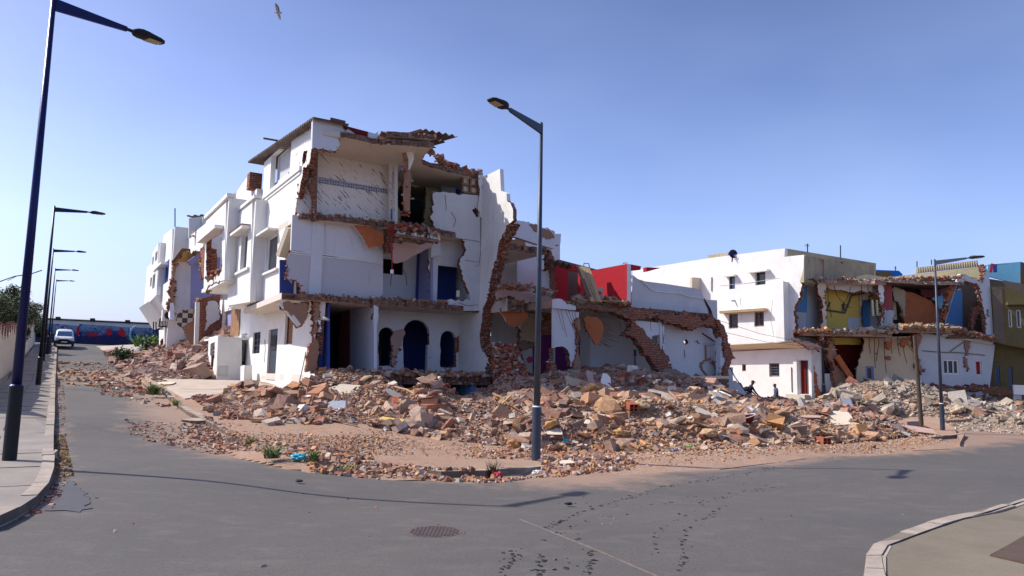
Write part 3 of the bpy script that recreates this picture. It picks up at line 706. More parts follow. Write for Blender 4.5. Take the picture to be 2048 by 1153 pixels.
# loose gravel and chips on the sandy strip, along the kerbs and across the street
mb = MB()
def scatter(poly, n, sz, pal=RB, up=None):
    P = [gp(x, y) for x, y in poly]; L2 = [(p.x, p.y) for p in P]
    x0, x1 = min(p[0] for p in L2), max(p[0] for p in L2); y0, y1 = min(p[1] for p in L2), max(p[1] for p in L2); k = 0; tr = 0
    while k < n and tr < n*60:
        tr += 1; x, y = random.uniform(x0, x1), random.uniform(y0, y1)
        if not inside((x, y), L2): continue
        k += 1; s = sz*random.choice((.4, .5, .6, .7, 1, 1, 1.6)); bit(mb, (x, y, H(x, y)+s*.2), s, pal, 'rubble', .8)
scatter([(430,860),(700,865),(1000,905),(1060,925),(740,925),(560,905)], 1100, .0217, WARM)
scatter([(540,900),(740,925),(760,960),(620,945)], 798, .0372)
scatter([(740,942),(1000,960),(1100,955),(1000,968),(760,958)], 420, .0341)
scatter([(1080,925),(1260,920),(1270,945),(1090,955)], 912, .0372)
scatter([(960,915),(1090,905),(1220,915),(1200,935),(960,930)], 494, .0372)
scatter([(1100,905),(1500,895),(1860,875),(1900,885),(1500,915),(1250,935)], 2090, .0217, WARM)
scatter([(410,842),(540,900),(620,935),(470,905),(360,860)], 1064, .0310)
scatter([(250,840),(400,850),(520,905),(430,910),(260,870)], 798, .0217)
scatter([(380,800),(560,800),(600,850),(440,850)], 1330, .0465, DARKR+RB)
scatter([(110,735),(330,765),(330,790),(110,760)], 480, .0682)
scatter([(110,725),(260,733),(270,750),(110,742)], 260, .06)
scatter([(180,765),(330,780),(360,820),(200,790)], 171, .0558)
scatter([(112,760),(128,760),(142,960),(112,960)], 420, .016, DARKR)
scatter([(0,1040),(90,1000),(110,960),(135,960),(108,1020),(0,1050)], 300, .014, DARKR)
scatter([(200,960),(1600,960),(1900,1000),(1600,1153),(100,1153)], 40, .012, DARKR)
scatter([(1880,840),(2048,850),(2048,870),(1900,860)], 570, .0434, RG)
scatter([(0,745),(100,750),(100,900),(20,900)], 114, .0310, DARKR)
scatter([(1100,915),(1500,905),(1860,880),(1900,888),(1500,925),(1200,948)], 2600, .016, DARKR+WARM)
scatter([(420,855),(760,870),(1000,900),(1060,925),(760,925),(560,900)], 3000, .014, DARKR+WARM)
scatter([(109,870),(132,870),(148,955),(112,962)], 900, .012, [(.34,.20,.07),(.28,.15,.06),(.4,.25,.1),(.2,.12,.06)])
tag(mb.build('gravel'), 'loose gravel and chips of rubble along the kerbs and on the sandy strip', 'gravel', None, 'stuff')
mb = MB()   # lumps of dark mud dropped from wheels
def trail(pts, n, sp, s):
    for _ in range(n):
        i = random.randrange(len(pts)-1); f = random.random(); a, b = pts[i], pts[i+1]
        x = a[0]+(b[0]-a[0])*f+random.gauss(0, sp); y = a[1]+(b[1]-a[1])*f+random.gauss(0, sp*.35); p = gp(x, y)
        q = s*random.choice((.5, .7, 1, 1.5)); mb.stone((p.x, p.y, p.z+.002), q, 'tar', (1, 1, 1), .28)
trail([(1085,1058),(1190,1015),(1330,975),(1500,945),(1720,908)], 170, 5, .018)
trail([(1110,1065),(1230,1030),(1400,990)], 40, 9, .015)
trail([(1300,1110),(1310,1070),(1400,1010),(1480,985),(1600,970)], 70, 8, .016)
trail([(1365,1140),(1370,1060),(1450,1015)], 50, 6, .018)
trail([(1000,1150),(1040,1100)], 34, 9, .016); trail([(1080,1150),(1085,1110)], 26, 6, .018); trail([(1175,1150),(1185,1100)], 26, 6, .017); trail([(1130,1140),(1130,1050)], 14, 20, .016)
tag(mb.build('mud_clods'), 'small dark clods of mud dropped in wheel tracks across the asphalt', 'mud', None, 'stuff')
mb = MB(); c = [gp(x, y) for x, y in ((1040,1040),(1120,1072),(1190,1100),(1310,1152),(1400,1200))]
mb.tube([(p.x, p.y, p.z) for p in c], .012, 'seal', 6); tag(mb.build('road_seam'), None, None, None, 'structure')
mb = MB(); c = [gp(x, y) for x, y in ((1440,940),(1520,930),(1610,919),(1700,908),(1800,903),(1900,899))]
mb.tube([(p.x, p.y, p.z) for p in c], .01, 'tar', 6); tag(mb.build('road_seam'), None, None, None, 'structure')
# manhole cover
p = gp(869, 1065); t = thing('manhole_cover', 'round cast iron manhole cover with a waffle pattern set in the asphalt', 'manhole cover', p)
mb = MB(); R_ = .31
mb.tube([(p.x, p.y, p.z-.05), (p.x, p.y, p.z+.006)], R_, 'manhole', 40); mb.build('frame', t)
mb = MB(); mb.tube([(p.x, p.y, p.z-.04), (p.x, p.y, p.z+.009)], R_*.9, 'manhole', 40)
for i in range(-7, 8):
    for j in range(-7, 8):
        x, y = i*.038, j*.038
        if hypot(x, y) < R_*.82: mb.box((p.x+x, p.y+y, p.z+.011), (.012, .012, .005), 'manhole')
mb.build('lid', t)
# ------------------------------------------------------------------ the three-storey ruin
def P2(s, t): v = st(s, t); return (v.x, v.y)
def facp(s): return PL(P2(s, 0), U)
def cut(t): return PL(P2(0, t), N)
FAC, CUT = facp(0), cut(0)
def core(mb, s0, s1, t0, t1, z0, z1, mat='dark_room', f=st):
    vs = [tuple(f(s, t))[:2]+(z,) for z in (z0, z1) for s, t in ((s0, t0), (s1, t0), (s1, t1), (s0, t1))]
    mb.add(vs, ((0,1,2,3),(4,5,6,7),(0,1,5,4),(1,2,6,5),(2,3,7,6),(3,0,4,7)), mat)
hA = thing('ruined_house', 'tall white three-storey house torn open at its corner, with three arches below', 'house', st(4, 4, .6))
w_ = lambda nm, pl, o, h=(), **k: wall(nm, pl, o, h, par=hA, **k)
w_('facade', FAC, [(528,326),(612,244),(625,238),(623,296,1),(619,324,1),(606,333,1),(600,373,1),(591,423,1),(583,450,1),(572,455),(570,530),(566,566,1),(561,598),(517,616)],
   [('R',543,313,579,350),('R',606,309,614,326,1),('R',534,478,552,540)], th=.22, d0=0)
window(FAC, 543,313,579,350, hA, 'white', 'grey_plaster', .3, 0, .05)
window(FAC, 534,478,552,540, hA, 'white', 'glass_dark', .1, 0, .06)
mb = MB(); a0, z = FAC.q(603, 337); a1, _ = FAC.q(524, 403)
pbox(mb, FAC, a0, a1+.1, z-.08, z+.10, -.09, 0, 'white'); pbox(mb, FAC, a0+.1, a1+.1, z-.22, z-.08, -.04, 0, 'white'); mb.build('ledge', hA)
mb = MB(); a0, z1 = FAC.q(555, 462); a1, z = FAC.q(530, 478); pbox(mb, FAC, a0-.1, a1+.25, z+.02, z+.12, -.45, 0, 'white'); mb.build('window_hood', hA); mb = MB()
a0, z = FAC.q(557, 535); pbox(mb, FAC, a0, a1+.2, z-.12, z-.02, -.12, 0, 'white'); mb.build('window_sill', hA)
# slab of window hood hanging from the broken corner
mb = MB(); p0, p1 = atY(583, 457, 29.6), atY(563, 514, 29.9)
mb.bar(p0, p1, .42, .22, 'beige'); mb.bar(p0+Vector((.28, .1, 0)), p1+Vector((.3, .1, -.05)), .18, .26, 'slab_edge'); mb.build('hanging_slab', hA)
# overhang underside and its bracket, then the set-back ground floor
slab('overhang_soffit', 4.5, [(-.0, 1.2, 1), (.5, -.3, 1), (1.1, -.3), (1.1, 8.1), (0, 8.1)], th=.12, par=hA, mat='white')
FG = facp(.9)
w_('ground_wall', FG, [(637,600),(634,640,1),(630,700,1),(626,735,1),(634,752,1),(640,800),(640,830),(481,830),(481,600)],
   [('R',484,668,490,735),('R',572,622,584,688),('R',507,666,519,707),('R',538,660,550,762),('R',568,776,588,800,1)], th=.3, edge='brick', bits=1.5)
window(FG, 572,622,584,688, hA, 'wood_dark', 'curtain', .1, 0, .04)
window(FG, 507,666,519,707, hA, 'grey_metal', 'glass_dark', .08, 1, .04, bars=4)
mb = MB(); pxbox(mb, FG, 538,660,550,762, .1, .16, 'grey_metal'); pxbox(mb, FG, 540,672,548,700, .07, .1, 'black'); mb.build('door', hA)
mb = MB()
for q in (((612,704),(607,730),(600,760),(596,785)), ((530,680),(531,700),(529,725)), ((633,655),(632,690),(628,700))):
    mb.tube([FG.w(*FG.q(*p), -.004) for p in q], .022, 'black', 4)
mb.build('crack', hA)
# bracket of the overhang, split open
w_('broken_bracket', cut(-.15), [(566,606,1),(614,606,1),(612,640,1),(600,655,1),(590,640,1),(575,622,1)], th=.35, mat='brown_mortar', edge='brick', bits=2.5)
mb = MB(); mb.bar(atY(560,604,28.6), atY(598,652,28.9), .25, .16, 'white_worn'); mb.build('broken_edge_beam', hA)
# floor slabs
slab('roof_slab', 10.62, [(0,-2.2),(.7,-2.3,1),(2.2,-2.4,1),(4.2,-3.2,1),(4.5,-1.5,1),(5.2,-.6,1),(8.2,-.05),(8.2,9),(3.4,9),(3.4,1.3),(0,1.3)], par=hA, bits=1.0, th=.22)
slab('roof_slab', 10.95, [(2.3,-2.35,1),(4.25,-3.3,1),(4.5,-1.7,1),(2.4,-.3,1)], th=.2, par=hA, bits=1.2)
slab('floor_slab', 7.82, [(0,.3,1),(1.2,-.15,1),(3.4,-.2,1),(4.6,-.6,1),(6.1,-.1,1),(8.2,.3),(8.2,9),(0,9)], par=hA, bits=1.6, th=.24)
slab('floor_slab', 4.55, [(-.6,-.1,1),(1.1,-.35,1),(3.3,-.1,1),(5.2,-.25,1),(6.8,-.1,1),(8.2,0),(8.2,9),(-.1,9)], par=hA, bits=1.6, th=.24)
slab('ground_slab', 1.40, [(.9,-.5,1),(3.0,-.9,1),(5.0,-1.1,1),(8.2,-1.3),(8.2,9),(.9,9)], par=hA, bits=3, th=.3, bs=.08)
mb = MB(); debris(mb, [st(.2,0,7.85), st(3,0,7.85), st(4.4,-.3,7.85), st(6,0,7.85)], 12, .05, .08)
debris(mb, [st(3.2,.1,4.6), st(4.6,0,4.6), st(6.6,0,4.6)], 40, .05, .18, .05)
debris(mb, [st(1,-.3,1.45), st(4,-.6,1.45), st(8,-1,1.45)], 110, .075, .3, .08)
debris(mb, [st(.2,.1,4.6), st(3,.1,4.6)], 8, .04, .12, .03); debris(mb, [st(4.6,-1.2,10.98), st(6.2,-.2,10.7), st(8,.1,10.65)], 26, .09, .1, .08, DARKR)
o = mb.build('slab_debris', hA); o['kind'] = 'stuff'
# basement
mb = MB(); core(mb, .95, 8.2, 1.5, 1.7, -1, 1.2, 'blue_room'); core(mb, 7.3, 7.5, -1.2, 1.5, -1, 1.2, 'blue_light'); mb.build('basement_wall', hA)
# parapet piece of the top storey and ceiling edge
CM = cut(-2.2)
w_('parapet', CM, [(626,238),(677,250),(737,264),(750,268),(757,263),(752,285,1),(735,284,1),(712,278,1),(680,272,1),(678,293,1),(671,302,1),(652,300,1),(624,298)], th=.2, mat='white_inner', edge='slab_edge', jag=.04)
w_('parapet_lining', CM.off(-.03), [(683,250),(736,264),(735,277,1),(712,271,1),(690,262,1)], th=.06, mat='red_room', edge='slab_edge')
# top storey rooms
w_('corner_pier', cut(-.02), [(622,298,1),(636,303),(633,442),(624,440,1),(623,345,1)], th=.3, mat='slab_edge', edge='brick', bits=2)
w_('tiled_partition', cut(.55), [(600,330,1),(616,322),(628,322),(627,447),(590,447,1),(598,380,1)], th=.1, mat='marble_tile', uv=True, edge='brick')
mb = MB(); pl = cut(.5); pxbox(mb, pl, 613,326,631,330, -.03, .05, 'navy'); pxbox(mb, pl, 628,330,632,445, -.03, .05, 'navy'); mb.build('door_frame', hA)
T1 = cut(.35)
w_('tiled_wall', T1, [(636,290),(778,315),(778,460),(632,450)], th=.15, mat='marble_tile', uv=True)
w_('tile_border', T1.off(-.02), [(637,354),(779,380),(779,388),(779,388),(637,366)], th=.03, mat='border_tile', uv=True)
mb = MB(); a1 = T1.q(778, 380)[0]
side = PL(T1.w(a1, 0)[:2], (-U[0], -U[1]))
w_('tiled_return', side, [(778,318),(790,312),(790,460),(778,460)], th=.12, mat='marble_tile', uv=True)
w_('tiled_wall_front', cut(-.05), [(779,315,0),(812,300),(812,330),(787,346),(788,450),(779,450)], th=.2, mat='marble_tile', uv=True)
w_('door_jamb', cut(-.1), [(786,344),(812,327),(812,332),(791,348),(791,440),(786,440)], th=.2, mat='violet')
mb = MB(); pxbox(mb, cut(-.12), 783,418,790,440, 0, .05, 'royal_blue'); mb.build('blue_tile_patch', hA)
w_('yellow_wall', cut(2.6), [(778,330),(912,340),(912,480),(778,480)], [[(800,372,1),(803,367,1),(815,371,1),(849,371,1),(851,395,1),(850,440,1),(846,470,1),(796,470,1),(801,430,1),(794,392,1)]], th=.15, mat='pale_yellow', jag=.06)
w_('inner_wall', cut(2.0), [(884,346),(926,352),(926,480),(884,480)], [('R',912,351,930,392)], th=.12, mat='grey_plaster')
mb = MB(); core(mb, 3.0, 8.2, 5.6, 5.8, 7.6, 10.4); core(mb, 3.4, 3.5, 2.8, 5.6, 7.6, 10.4); mb.build('inner_wall', hA)
mb = MB(); pxbox(mb, cut(2.15), 910,350,932,394, 0, .05, 'blue_room'); mb.build('blue_panel', hA)
# block lattice window
mb = MB(); pl = cut(.05)
a0, z1 = pl.q(926, 352); a1, z0 = pl.q(957, 389)
for i in range(3): c = a0+(a1-a0)*i/2; pbox(mb, pl, c-.045, c+.045, z0, z1, 0, .12, 'slab_edge')
for i in range(3): c = z0+(z1-z0)*i/2; pbox(mb, pl, a0+.046, a1-.046, c-.045, c+.045, .003, .117, 'slab_edge')
pbox(mb, pl, a0, a1, z0, z1, .14, .17, 'beige'); mb.build('lattice_window', hA)
# outer wall that still stands, with the bitten opening on the first floor
w_('outer_wall', cut(0), [(868,384,1),(925,388),(960,392),(961,440),(961,560),(961,622),(905,622,1),(885,612,1),(888,602,1),(903,598,1),(940,603),(939,588,1),(926,552,1),(918,528,1),(928,512,1),(930,484,1),(924,478),(886,470,1),(872,462,1),(863,440,1),(868,410,1)],
   [[(944,420,1),(957,420,1),(957,434,1),(952,433,1)]], th=.25, mat='grey_plaster', bits=1.2)
w_('corner_pier', cut(-.05), [(957,350,1),(966,352,1),(966,440),(958,430,1)], th=.3, mat='white_worn', edge='slab_edge')
# hanging strand of a broken column
mb = MB(); pp = [atY(x, y, 29.2) for x, y in ((812,296),(814,315),(813,335),(816,352),(814,372),(813,395),(814,424))]
mb.tube(pp, [.22,.16,.10,.14,.16,.15,.12], 'brown_mortar', 7)
for p in pp:
    for _ in range(9): bit(mb, p+Vector((random.gauss(0,.1), random.gauss(0,.1), random.gauss(0,.15))), .06, BR+RG)
mb.tube([atY(819,300,29.1), atY(822,320,29.1), atY(818,340,29.1)], [.2,.12,.03], 'white_worn', 6); mb.build('hanging_column', hA)
# first floor
T2 = cut(.35)
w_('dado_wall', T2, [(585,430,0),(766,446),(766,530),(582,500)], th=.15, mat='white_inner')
w_('relief_dado', T2, [(582,502),(766,530),(766,612),(612,604,1),(600,572,1),(592,560,1),(573,556,1)], th=.15, mat='relief_tile', uv=True, edge='slab_edge', jag=.05)
mb = MB(); 
for y0, y1 in ((499,526),(503,530)): a, z = T2.q(584, y0); b, z2 = T2.q(765, y1); pbox(mb, T2, a, b, (z+z2)/2-.02, (z+z2)/2+.02, -.03, 0, 'white')
pxbox(mb, T2, 625,441,640,604, -.05, 0, 'white_inner'); mb.build('wall_trim', hA)
w_('blue_wall', cut(1.4), [(560,520),(640,520),(640,620),(560,620)], th=.1, mat='blue_room')
w_('side_jamb', facp(.25), [(580,452),(576,600),(590,600),(590,452)], th=.05, mat='beige')
w_('back_wall', cut(2.4), [(755,470),(840,480),(840,620),(755,610)], [('R',762,517,806,551)], th=.12, mat='white_inner')
mb = MB(); core(mb, 3, 8.2, 5.0, 5.2, 4.4, 7.6); core(mb, 6.1, 8.1, 2.2, 2.3, 4.5, 7.5, 'blue_room'); mb.build('inner_wall', hA)
a1 = cut(2.4).q(836, 500)[0]
w_('inner_return', PL(cut(2.4).w(a1, 0)[:2], (-U[0], -U[1])), [(836,470),(862,470),(862,620),(836,620)], th=.1, mat='violet')
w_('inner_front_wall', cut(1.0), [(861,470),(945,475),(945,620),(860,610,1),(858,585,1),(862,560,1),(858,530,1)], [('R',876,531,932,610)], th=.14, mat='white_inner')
w_('ceiling_beam_box', cut(.6), [(863,474),(881,476),(881,508),(862,516)], th=.3, mat='white_inner')
w_('hanging_ceiling_piece', PL(P2(4.0,-.3), (.95,.35)), [(703,447,1),(722,444,1),(748,457,1),(768,468,1),(769,486,1),(757,496,1),(735,498,1),(724,474,1)], th=.12, mat='orange_clay', back='white', edge='white_worn', jag=.03, bits=.3)
w_('hanging_ceiling_piece', PL(P2(4.2,-.4), (.8,.6)), [(783,487,1),(808,484,1),(840,490,1),(881,482,1),(850,500,1),(822,514,1),(806,524,1),(787,526,1)], th=.12, mat='pink_plaster', edge='slab_edge', jag=.03, bits=.5)
mb = MB()
for x in range(797, 880, 6):
    p = atY(x+random.uniform(-2,2), 470+(x-797)*.12+random.uniform(-2,3), 30.2); mb.box(p, (.06,.14,.11), random.choice(('beige','slab_edge','white_worn')), Matrix.Rotation(random.uniform(-.5,.5),3,'Y'))
debris(mb, [atY(786,458,30.2), atY(835,462,30.3), atY(878,480,30.4)], 45, .09, .12, .1, RB+BR)
mb.bar(atY(790,472,30.0), atY(876,484,30.2), .5, .12, 'slab_edge'); mb.build('collapsed_joists', hA)
w_('brick_pier', cut(-.05), [(777,452,1),(789,452,1),(786,490,1),(778,505,1),(771,500,1)], th=.25, mat='brick', edge='brick', bits=3)
mb = MB(); mb.tube([atY(785,452,30), atY(784,500,30), atY(784,540,30)], .025, 'red', 5); mb.tube([atY(784,540,30), atY(784,548,30)], .07, 'white', 8)
mb.tube([atY(783,548,30), atY(781,572,30)], .015, 'navy', 4); mb.build('hanging_cable', hA); mb = MB(); mb.tube([atY(806,540,31), atY(812,552,31), atY(814,572,31)], .015, 'navy', 4); mb.build('hanging_cable', hA); mb = MB()
mb.tube([atY(917,555,32.5), atY(916,580,32.6)], .012, 'navy', 4); mb.box(atY(916,588,32.6), (.07,.05,.14), 'beige'); mb.build('hanging_cable', hA)
# ground floor
w_('pillar', cut(-.05), [(744,612),(757,614,1),(757,640,1),(753,655),(755,770),(746,770),(746,640,1)], th=.25, mat='white_inner', edge='brick')
w_('garage_wall', PL(P2(3.2,.1), (-U[0], -U[1])), [(748,600),(748,790),(700,790),(700,600)], th=.12, mat='white_inner')
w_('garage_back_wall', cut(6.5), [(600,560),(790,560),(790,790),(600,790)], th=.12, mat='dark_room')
w_('garage_side_wall', facp(1.3), [(590,600),(655,600),(655,800),(590,800)], th=.1, mat='blue_room')
mb = MB(); pl = cut(.25); pxbox(mb, pl, 631,663,645,745, 0, .06, 'blue_room'); pxbox(mb, pl, 632,664,637,744, -.01, .0, 'dark_metal'); mb.build('door', hA)
w_('brick_jamb', cut(-.1), [(626,600,1),(636,603,1),(633,640,1),(636,700,1),(630,745,1),(612,745,1),(618,700,1),(628,670,1)], th=.25, mat='brown_mortar', edge='brick', bits=3)
w_('plaster_remnant', cut(-.15), [(634,640,1),(642,642,1),(643,664),(634,664,1)], th=.1, mat='white_worn')
mb = MB(); mb.stone(atY(652,638,28.5), .16, 'rubble', (.6,.5,.4), .6); mb.tube([atY(652,618,28.5), atY(652,636,28.5)], .012, 'rust', 4); mb.build('hanging_fragment', hA)
T3 = cut(1.9)
w_('arch_wall', T3, [(752,600),(930,600),(930,800),(752,800)], [arch(757,789,655,733), arch(806,859,640,790), arch(881,911,662,735)], th=.22, mat='white_inner', bits=.9, jag=.018)
w_('brick_patch', T3.off(-.05), [(786,668,1),(797,664,1),(808,660,1),(806,680,1),(803,692,1),(798,703,1),(790,712,1),(787,735,1),(786,700,1)], th=.08, mat='pink_plaster', edge='brick', bits=1.5)
w_('brick_patch', T3.off(-.05), [(911,676,1),(917,674,1),(921,684,1),(918,698,1),(911,708,1)], th=.08, mat='brick', edge='brick', bits=1.5)
mb = MB(); pxbox(mb, T3, 855,690,861,760, -.04, .2, 'grey_plaster'); mb.build('arch_jamb', hA)
mb = MB(); core(mb, 3.3, 5.4, 4.4, 4.5, 1, 4.4, 'brown_wall'); core(mb, 5.4, 8.1, 5.0, 5.1, 1, 4.4, 'blue_room'); core(mb, 5.4, 5.5, 2.2, 5, 1, 4.4, 'blue_room'); core(mb, 3.3, 3.4, 2.2, 4.4, 1, 4.4, 'pink_red'); mb.build('inner_wall', hA)
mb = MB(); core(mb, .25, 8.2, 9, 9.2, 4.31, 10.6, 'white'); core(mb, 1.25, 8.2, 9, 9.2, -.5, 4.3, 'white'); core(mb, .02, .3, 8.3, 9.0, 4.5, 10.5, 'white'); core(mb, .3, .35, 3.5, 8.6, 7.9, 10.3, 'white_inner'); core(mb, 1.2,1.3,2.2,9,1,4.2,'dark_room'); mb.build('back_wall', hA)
mb = MB(); pl = cut(-.012)
for q in (((925,479),(943,481),(958,484)), ((931,521),(944,523),(957,525)), ((961,395),(961,450),(962,500),(958,530),(951,533)), ((902,424),(912,440),(907,455)), ((890,390),(893,420)), ((915,605),(935,612),(955,610))):
    mb.tube([pl.w(*pl.q(*p)) for p in q], .012, 'brown_wall', 4)
mb.build('crack', hA)
mb = MB(); pl = cut(.33)
for q in (((650,442),(652,500),(648,560)), ((700,470),(708,500)), ((740,540),(736,580))): mb.tube([pl.w(*pl.q(*p)) for p in q], .007, 'grey_plaster', 4)
mb.build('crack', hA)
mb = MB()
for q in (((975,420),(980,500),(972,560)), ((990,400),(986,440)), ((968,470),(975,480),(970,500)), ((945,640),(948,700),(944,745))):
    mb.tube([facp(8.185).w(*facp(8.185).q(*p)) for p in q], .009, 'grey_plaster', 4)
mb.build('crack', hA)
# party wall: thick, its torn brick edge towards the viewer
PW = PL(P2(8.2, 0), U)
w_('party_parapet', PW, [(960,352),(968,353),(1000,338),(1002,382),(1013,387),(1014,402,1),(1023,413,1),(1027,440,1),(1018,448),(960,448)], th=.18, mat='white', edge='slab_edge', bits=.5, jag=.04)
w_('party_wall', PW, [(960,448),(1018,448,1),(1012,455,1),(1000,480,1),(988,525,1),(978,580,1),(966,625,1),(960,665,1),(964,700,1),(977,725,1),(988,760,1),(994,800,1),(996,840),(915,840),(915,560)],
   th=.55, mat='white', edge='brick', bits=9, jag=.07, bs=.065)
mb = MB(); core(mb, 8.21, 8.5, 2.25, 9, -.5, 4.3, 'blue_room'); core(mb, 8.2, 8.5, .3, 9, 4.31, 10.3, 'white_inner'); mb.build('rear_party_wall', hA)
# corrugated roof sheets: ridges run front to back over the facade
def corrugated(name, par, P0_, du, dv, nu, amp, pitch, mat, sag=0.0, jag=.1, th=.03):
    mb = MB(); k = max(2, int(Vector(du).length/pitch*6)); L1, L2 = Vector(du), Vector(dv); nrm = L1.cross(L2).normalized(); rows = []
    for side in (0, 1):
        for j in range(nu+1):
            for i in range(k+1):
                f = i/k; g = j/nu
                e = random.uniform(-jag, jag) if j in (0, nu) else 0
                p = Vector(P0_)+L1*f+L2*(g+e*(.05))+nrm*(amp*sin(2*pi*f*L1.length/pitch)+side*th)+Vector((0, 0, -sag*sin(pi*g)))
                mb.v.append(tuple(p)); mb.c.append((1, 1, 1)); mb.uv.append((0, 0))
    W = k+1; Q = W*(nu+1)
    for side in (0, 1):
        for j in range(nu):
            for i in range(k): a = side*Q+j*W+i; mb.f.append((a, a+1, a+1+W, a+W)); mb.m.append(mat)
    for j in (0, nu):
        for i in range(k): a = j*W+i; mb.f.append((a, a+1, a+1+Q, a+Q)); mb.m.append(mat)
    return mb.build(name, par)
c0 = st(-.38, -2.45, 10.95)
corrugated('corrugated_roof', hA, c0, st(-.38, 8.9, 11.95)-c0, st(.95, -2.5, 10.93)-c0, 4, .05, .32, 'tin')
corrugated('corrugated_sheet', hA, st(.9, 1.0, 11.22), st(.9, 8.9, 11.85)-st(.9, 1.0, 11.22), st(3.8, 1.0, 10.95)-st(.9, 1.0, 11.22), 3, .05, .32, 'tin')
corrugated('corrugated_sheet', hA, atY(795,272,29.5), (1.4,.9,.02), atY(842,258,28.8)-atY(795,272,29.5), 3, .05, .3, 'tin')
corrugated('corrugated_sheet', hA, atY(820,288,29.5), (.5,.4,.0), atY(863,276,28.6)-atY(820,288,29.5), 3, .05, .3, 'tin')
mb = MB(); mb.bar(atY(527,277,31), atY(556,282,31.5), .07, .07, 'wood_dark'); mb.build('roof_batten', hA); mb = MB(); mb.bar(atY(660,240,27.5), atY(690,247,27.7), .3, .1, 'wood_dark'); mb.build('roof_batten', hA)
# ------------------------------------------------------------------ the white street houses, up the hill
def street_house(name, label, s, pts, holes, wins, ret=None, gl=None, roof_t=None, z=None):
    t = thing(name, label, 'house', st(s+3, roof_t[0]+3, 1)); pl = facp(s)
    wall('facade', pl, pts, holes, par=t, th=.25, bits=1.5)
    for q in wins: window(pl, *q[:4], t, **(q[4] if len(q) > 4 else {}))
    return t, pl
def pc(t, s0, s1, t0, t1, z0, z1, mat, name='side_wall'):
    mb = MB(); core(mb, s0, s1, t0, t1, z0, z1, mat); return mb.build(name, t)
a, z2t = facp(-.55).q(505, 398); a2, z2b = facp(-.55).q(505, 600)
ta = facp(-.55).q(505, 500)[0]; tb = facp(-.55).q(458, 520)[0]
h2, pl2 = street_house('white_house', 'white house with a two-light hooded window, just left of the torn corner house', -.55,
    [(462,445),(505,394),(500,604),(455,612),(456,520)], [('R',466,488,472,548),('R',484,473,492,536)],
    [(466,488,472,548,dict(mull=0,fr='white_worn')),(484,473,492,536,dict(mull=0,fr='white_worn'))], roof_t=(ta, tb))
zt = pl2.q(480, 424)[1]; zb = pl2.q(480, 608)[1]
pc(h2, -.52, .5, ta+.02, ta+.25, zb, zt+.0, 'white'); pc(h2, -.5, .6, ta+.26, tb, zb, zb+.15, 'white', 'bay_floor')
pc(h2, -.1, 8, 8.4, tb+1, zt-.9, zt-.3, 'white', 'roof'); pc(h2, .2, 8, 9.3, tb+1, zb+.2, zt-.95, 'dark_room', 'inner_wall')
mb = MB(); a0, z = pl2.q(501, 456); a1, _ = pl2.q(459, 489); pbox(mb, pl2, a0, a1, z-.05, z+.1, -.4, 0, 'white'); pbox(mb, pl2, a0, a1, z+.1, z+.16, -.42, 0, 'rust'); mb.build('window_hood', h2); mb = MB()
a0, z = pl2.q(499, 536); a1, _ = pl2.q(464, 556); pbox(mb, pl2, a0, a1, z-.08, z+.04, -.12, 0, 'white'); mb.build('window_sill', h2)
mb = MB(); pbox(mb, pl2, ta, tb, zt+.05, zt+.2, -.08, .3, 'white'); mb.build('cornice', h2)
# third house
ta3 = facp(-1.1).q(451, 500)[0]; tb3 = facp(-1.1).q(407, 500)[0]
h3, pl3 = street_house('white_house', 'white house with a smashed brick window opening and a jutting broken bay', -1.1,
    [(412,443),(452,404),(449,560),(440,563,1),(425,568,1),(407,582),(409,520,1),(411,470)],
    [[(414,478),(444,461),(444,500,1),(443,545,1),(428,556,1),(414,565,1),(412,530,1)]], [], roof_t=(ta3, tb3))
zt3 = pl3.q(430, 422)[1]; zb3 = pl3.q(430, 572)[1]
pc(h3, -1.07, .6, ta3+.02, ta3+.25, zb3, zt3, 'white'); pc(h3, -1.05, .4, ta3+.27, tb3, zb3, zb3+.2, 'white', 'bay_floor')
pc(h3, .3, 8, ta3+.3, tb3, zb3, zt3-.5, 'pink_plaster', 'inner_wall'); pc(h3, 1.25, 8, ta3-1, tb3, 1, zb3, 'white', 'ground_wall')
pc(h3, .5, 8, ta3, tb3+.5, zt3-.45, zt3-.15, 'white', 'roof')
mb = MB(); a0, z = pl3.q(448, 456); a1, _ = pl3.q(411, 480); pbox(mb, pl3, a0, a1, z-.05, z+.12, -.45, 0, 'white'); mb.build('window_hood', h3)
mb = MB(); pbox(mb, pl3, ta3, tb3, zt3+.02, zt3+.22, -.1, .3, 'white'); mb.build('cornice', h3)
mb = MB(); debris(mb, [pl3.w(*pl3.q(444,545), .3), pl3.w(*pl3.q(414,562), .3)], 25, .14, .12, .15, BR)
for _ in range(140):
    x, y = random.uniform(405,418), random.uniform(500,560); bit(mb, atY(x, y, 45.5), .14, BR)
mb.build('broken_brick', h3)
w3 = wall('brick_pier', facp(-.9), [(400,500,1),(412,497,1),(413,560,1),(405,560,1)], th=.6, mat='brick', par=h3, bits=3, bs=.13)
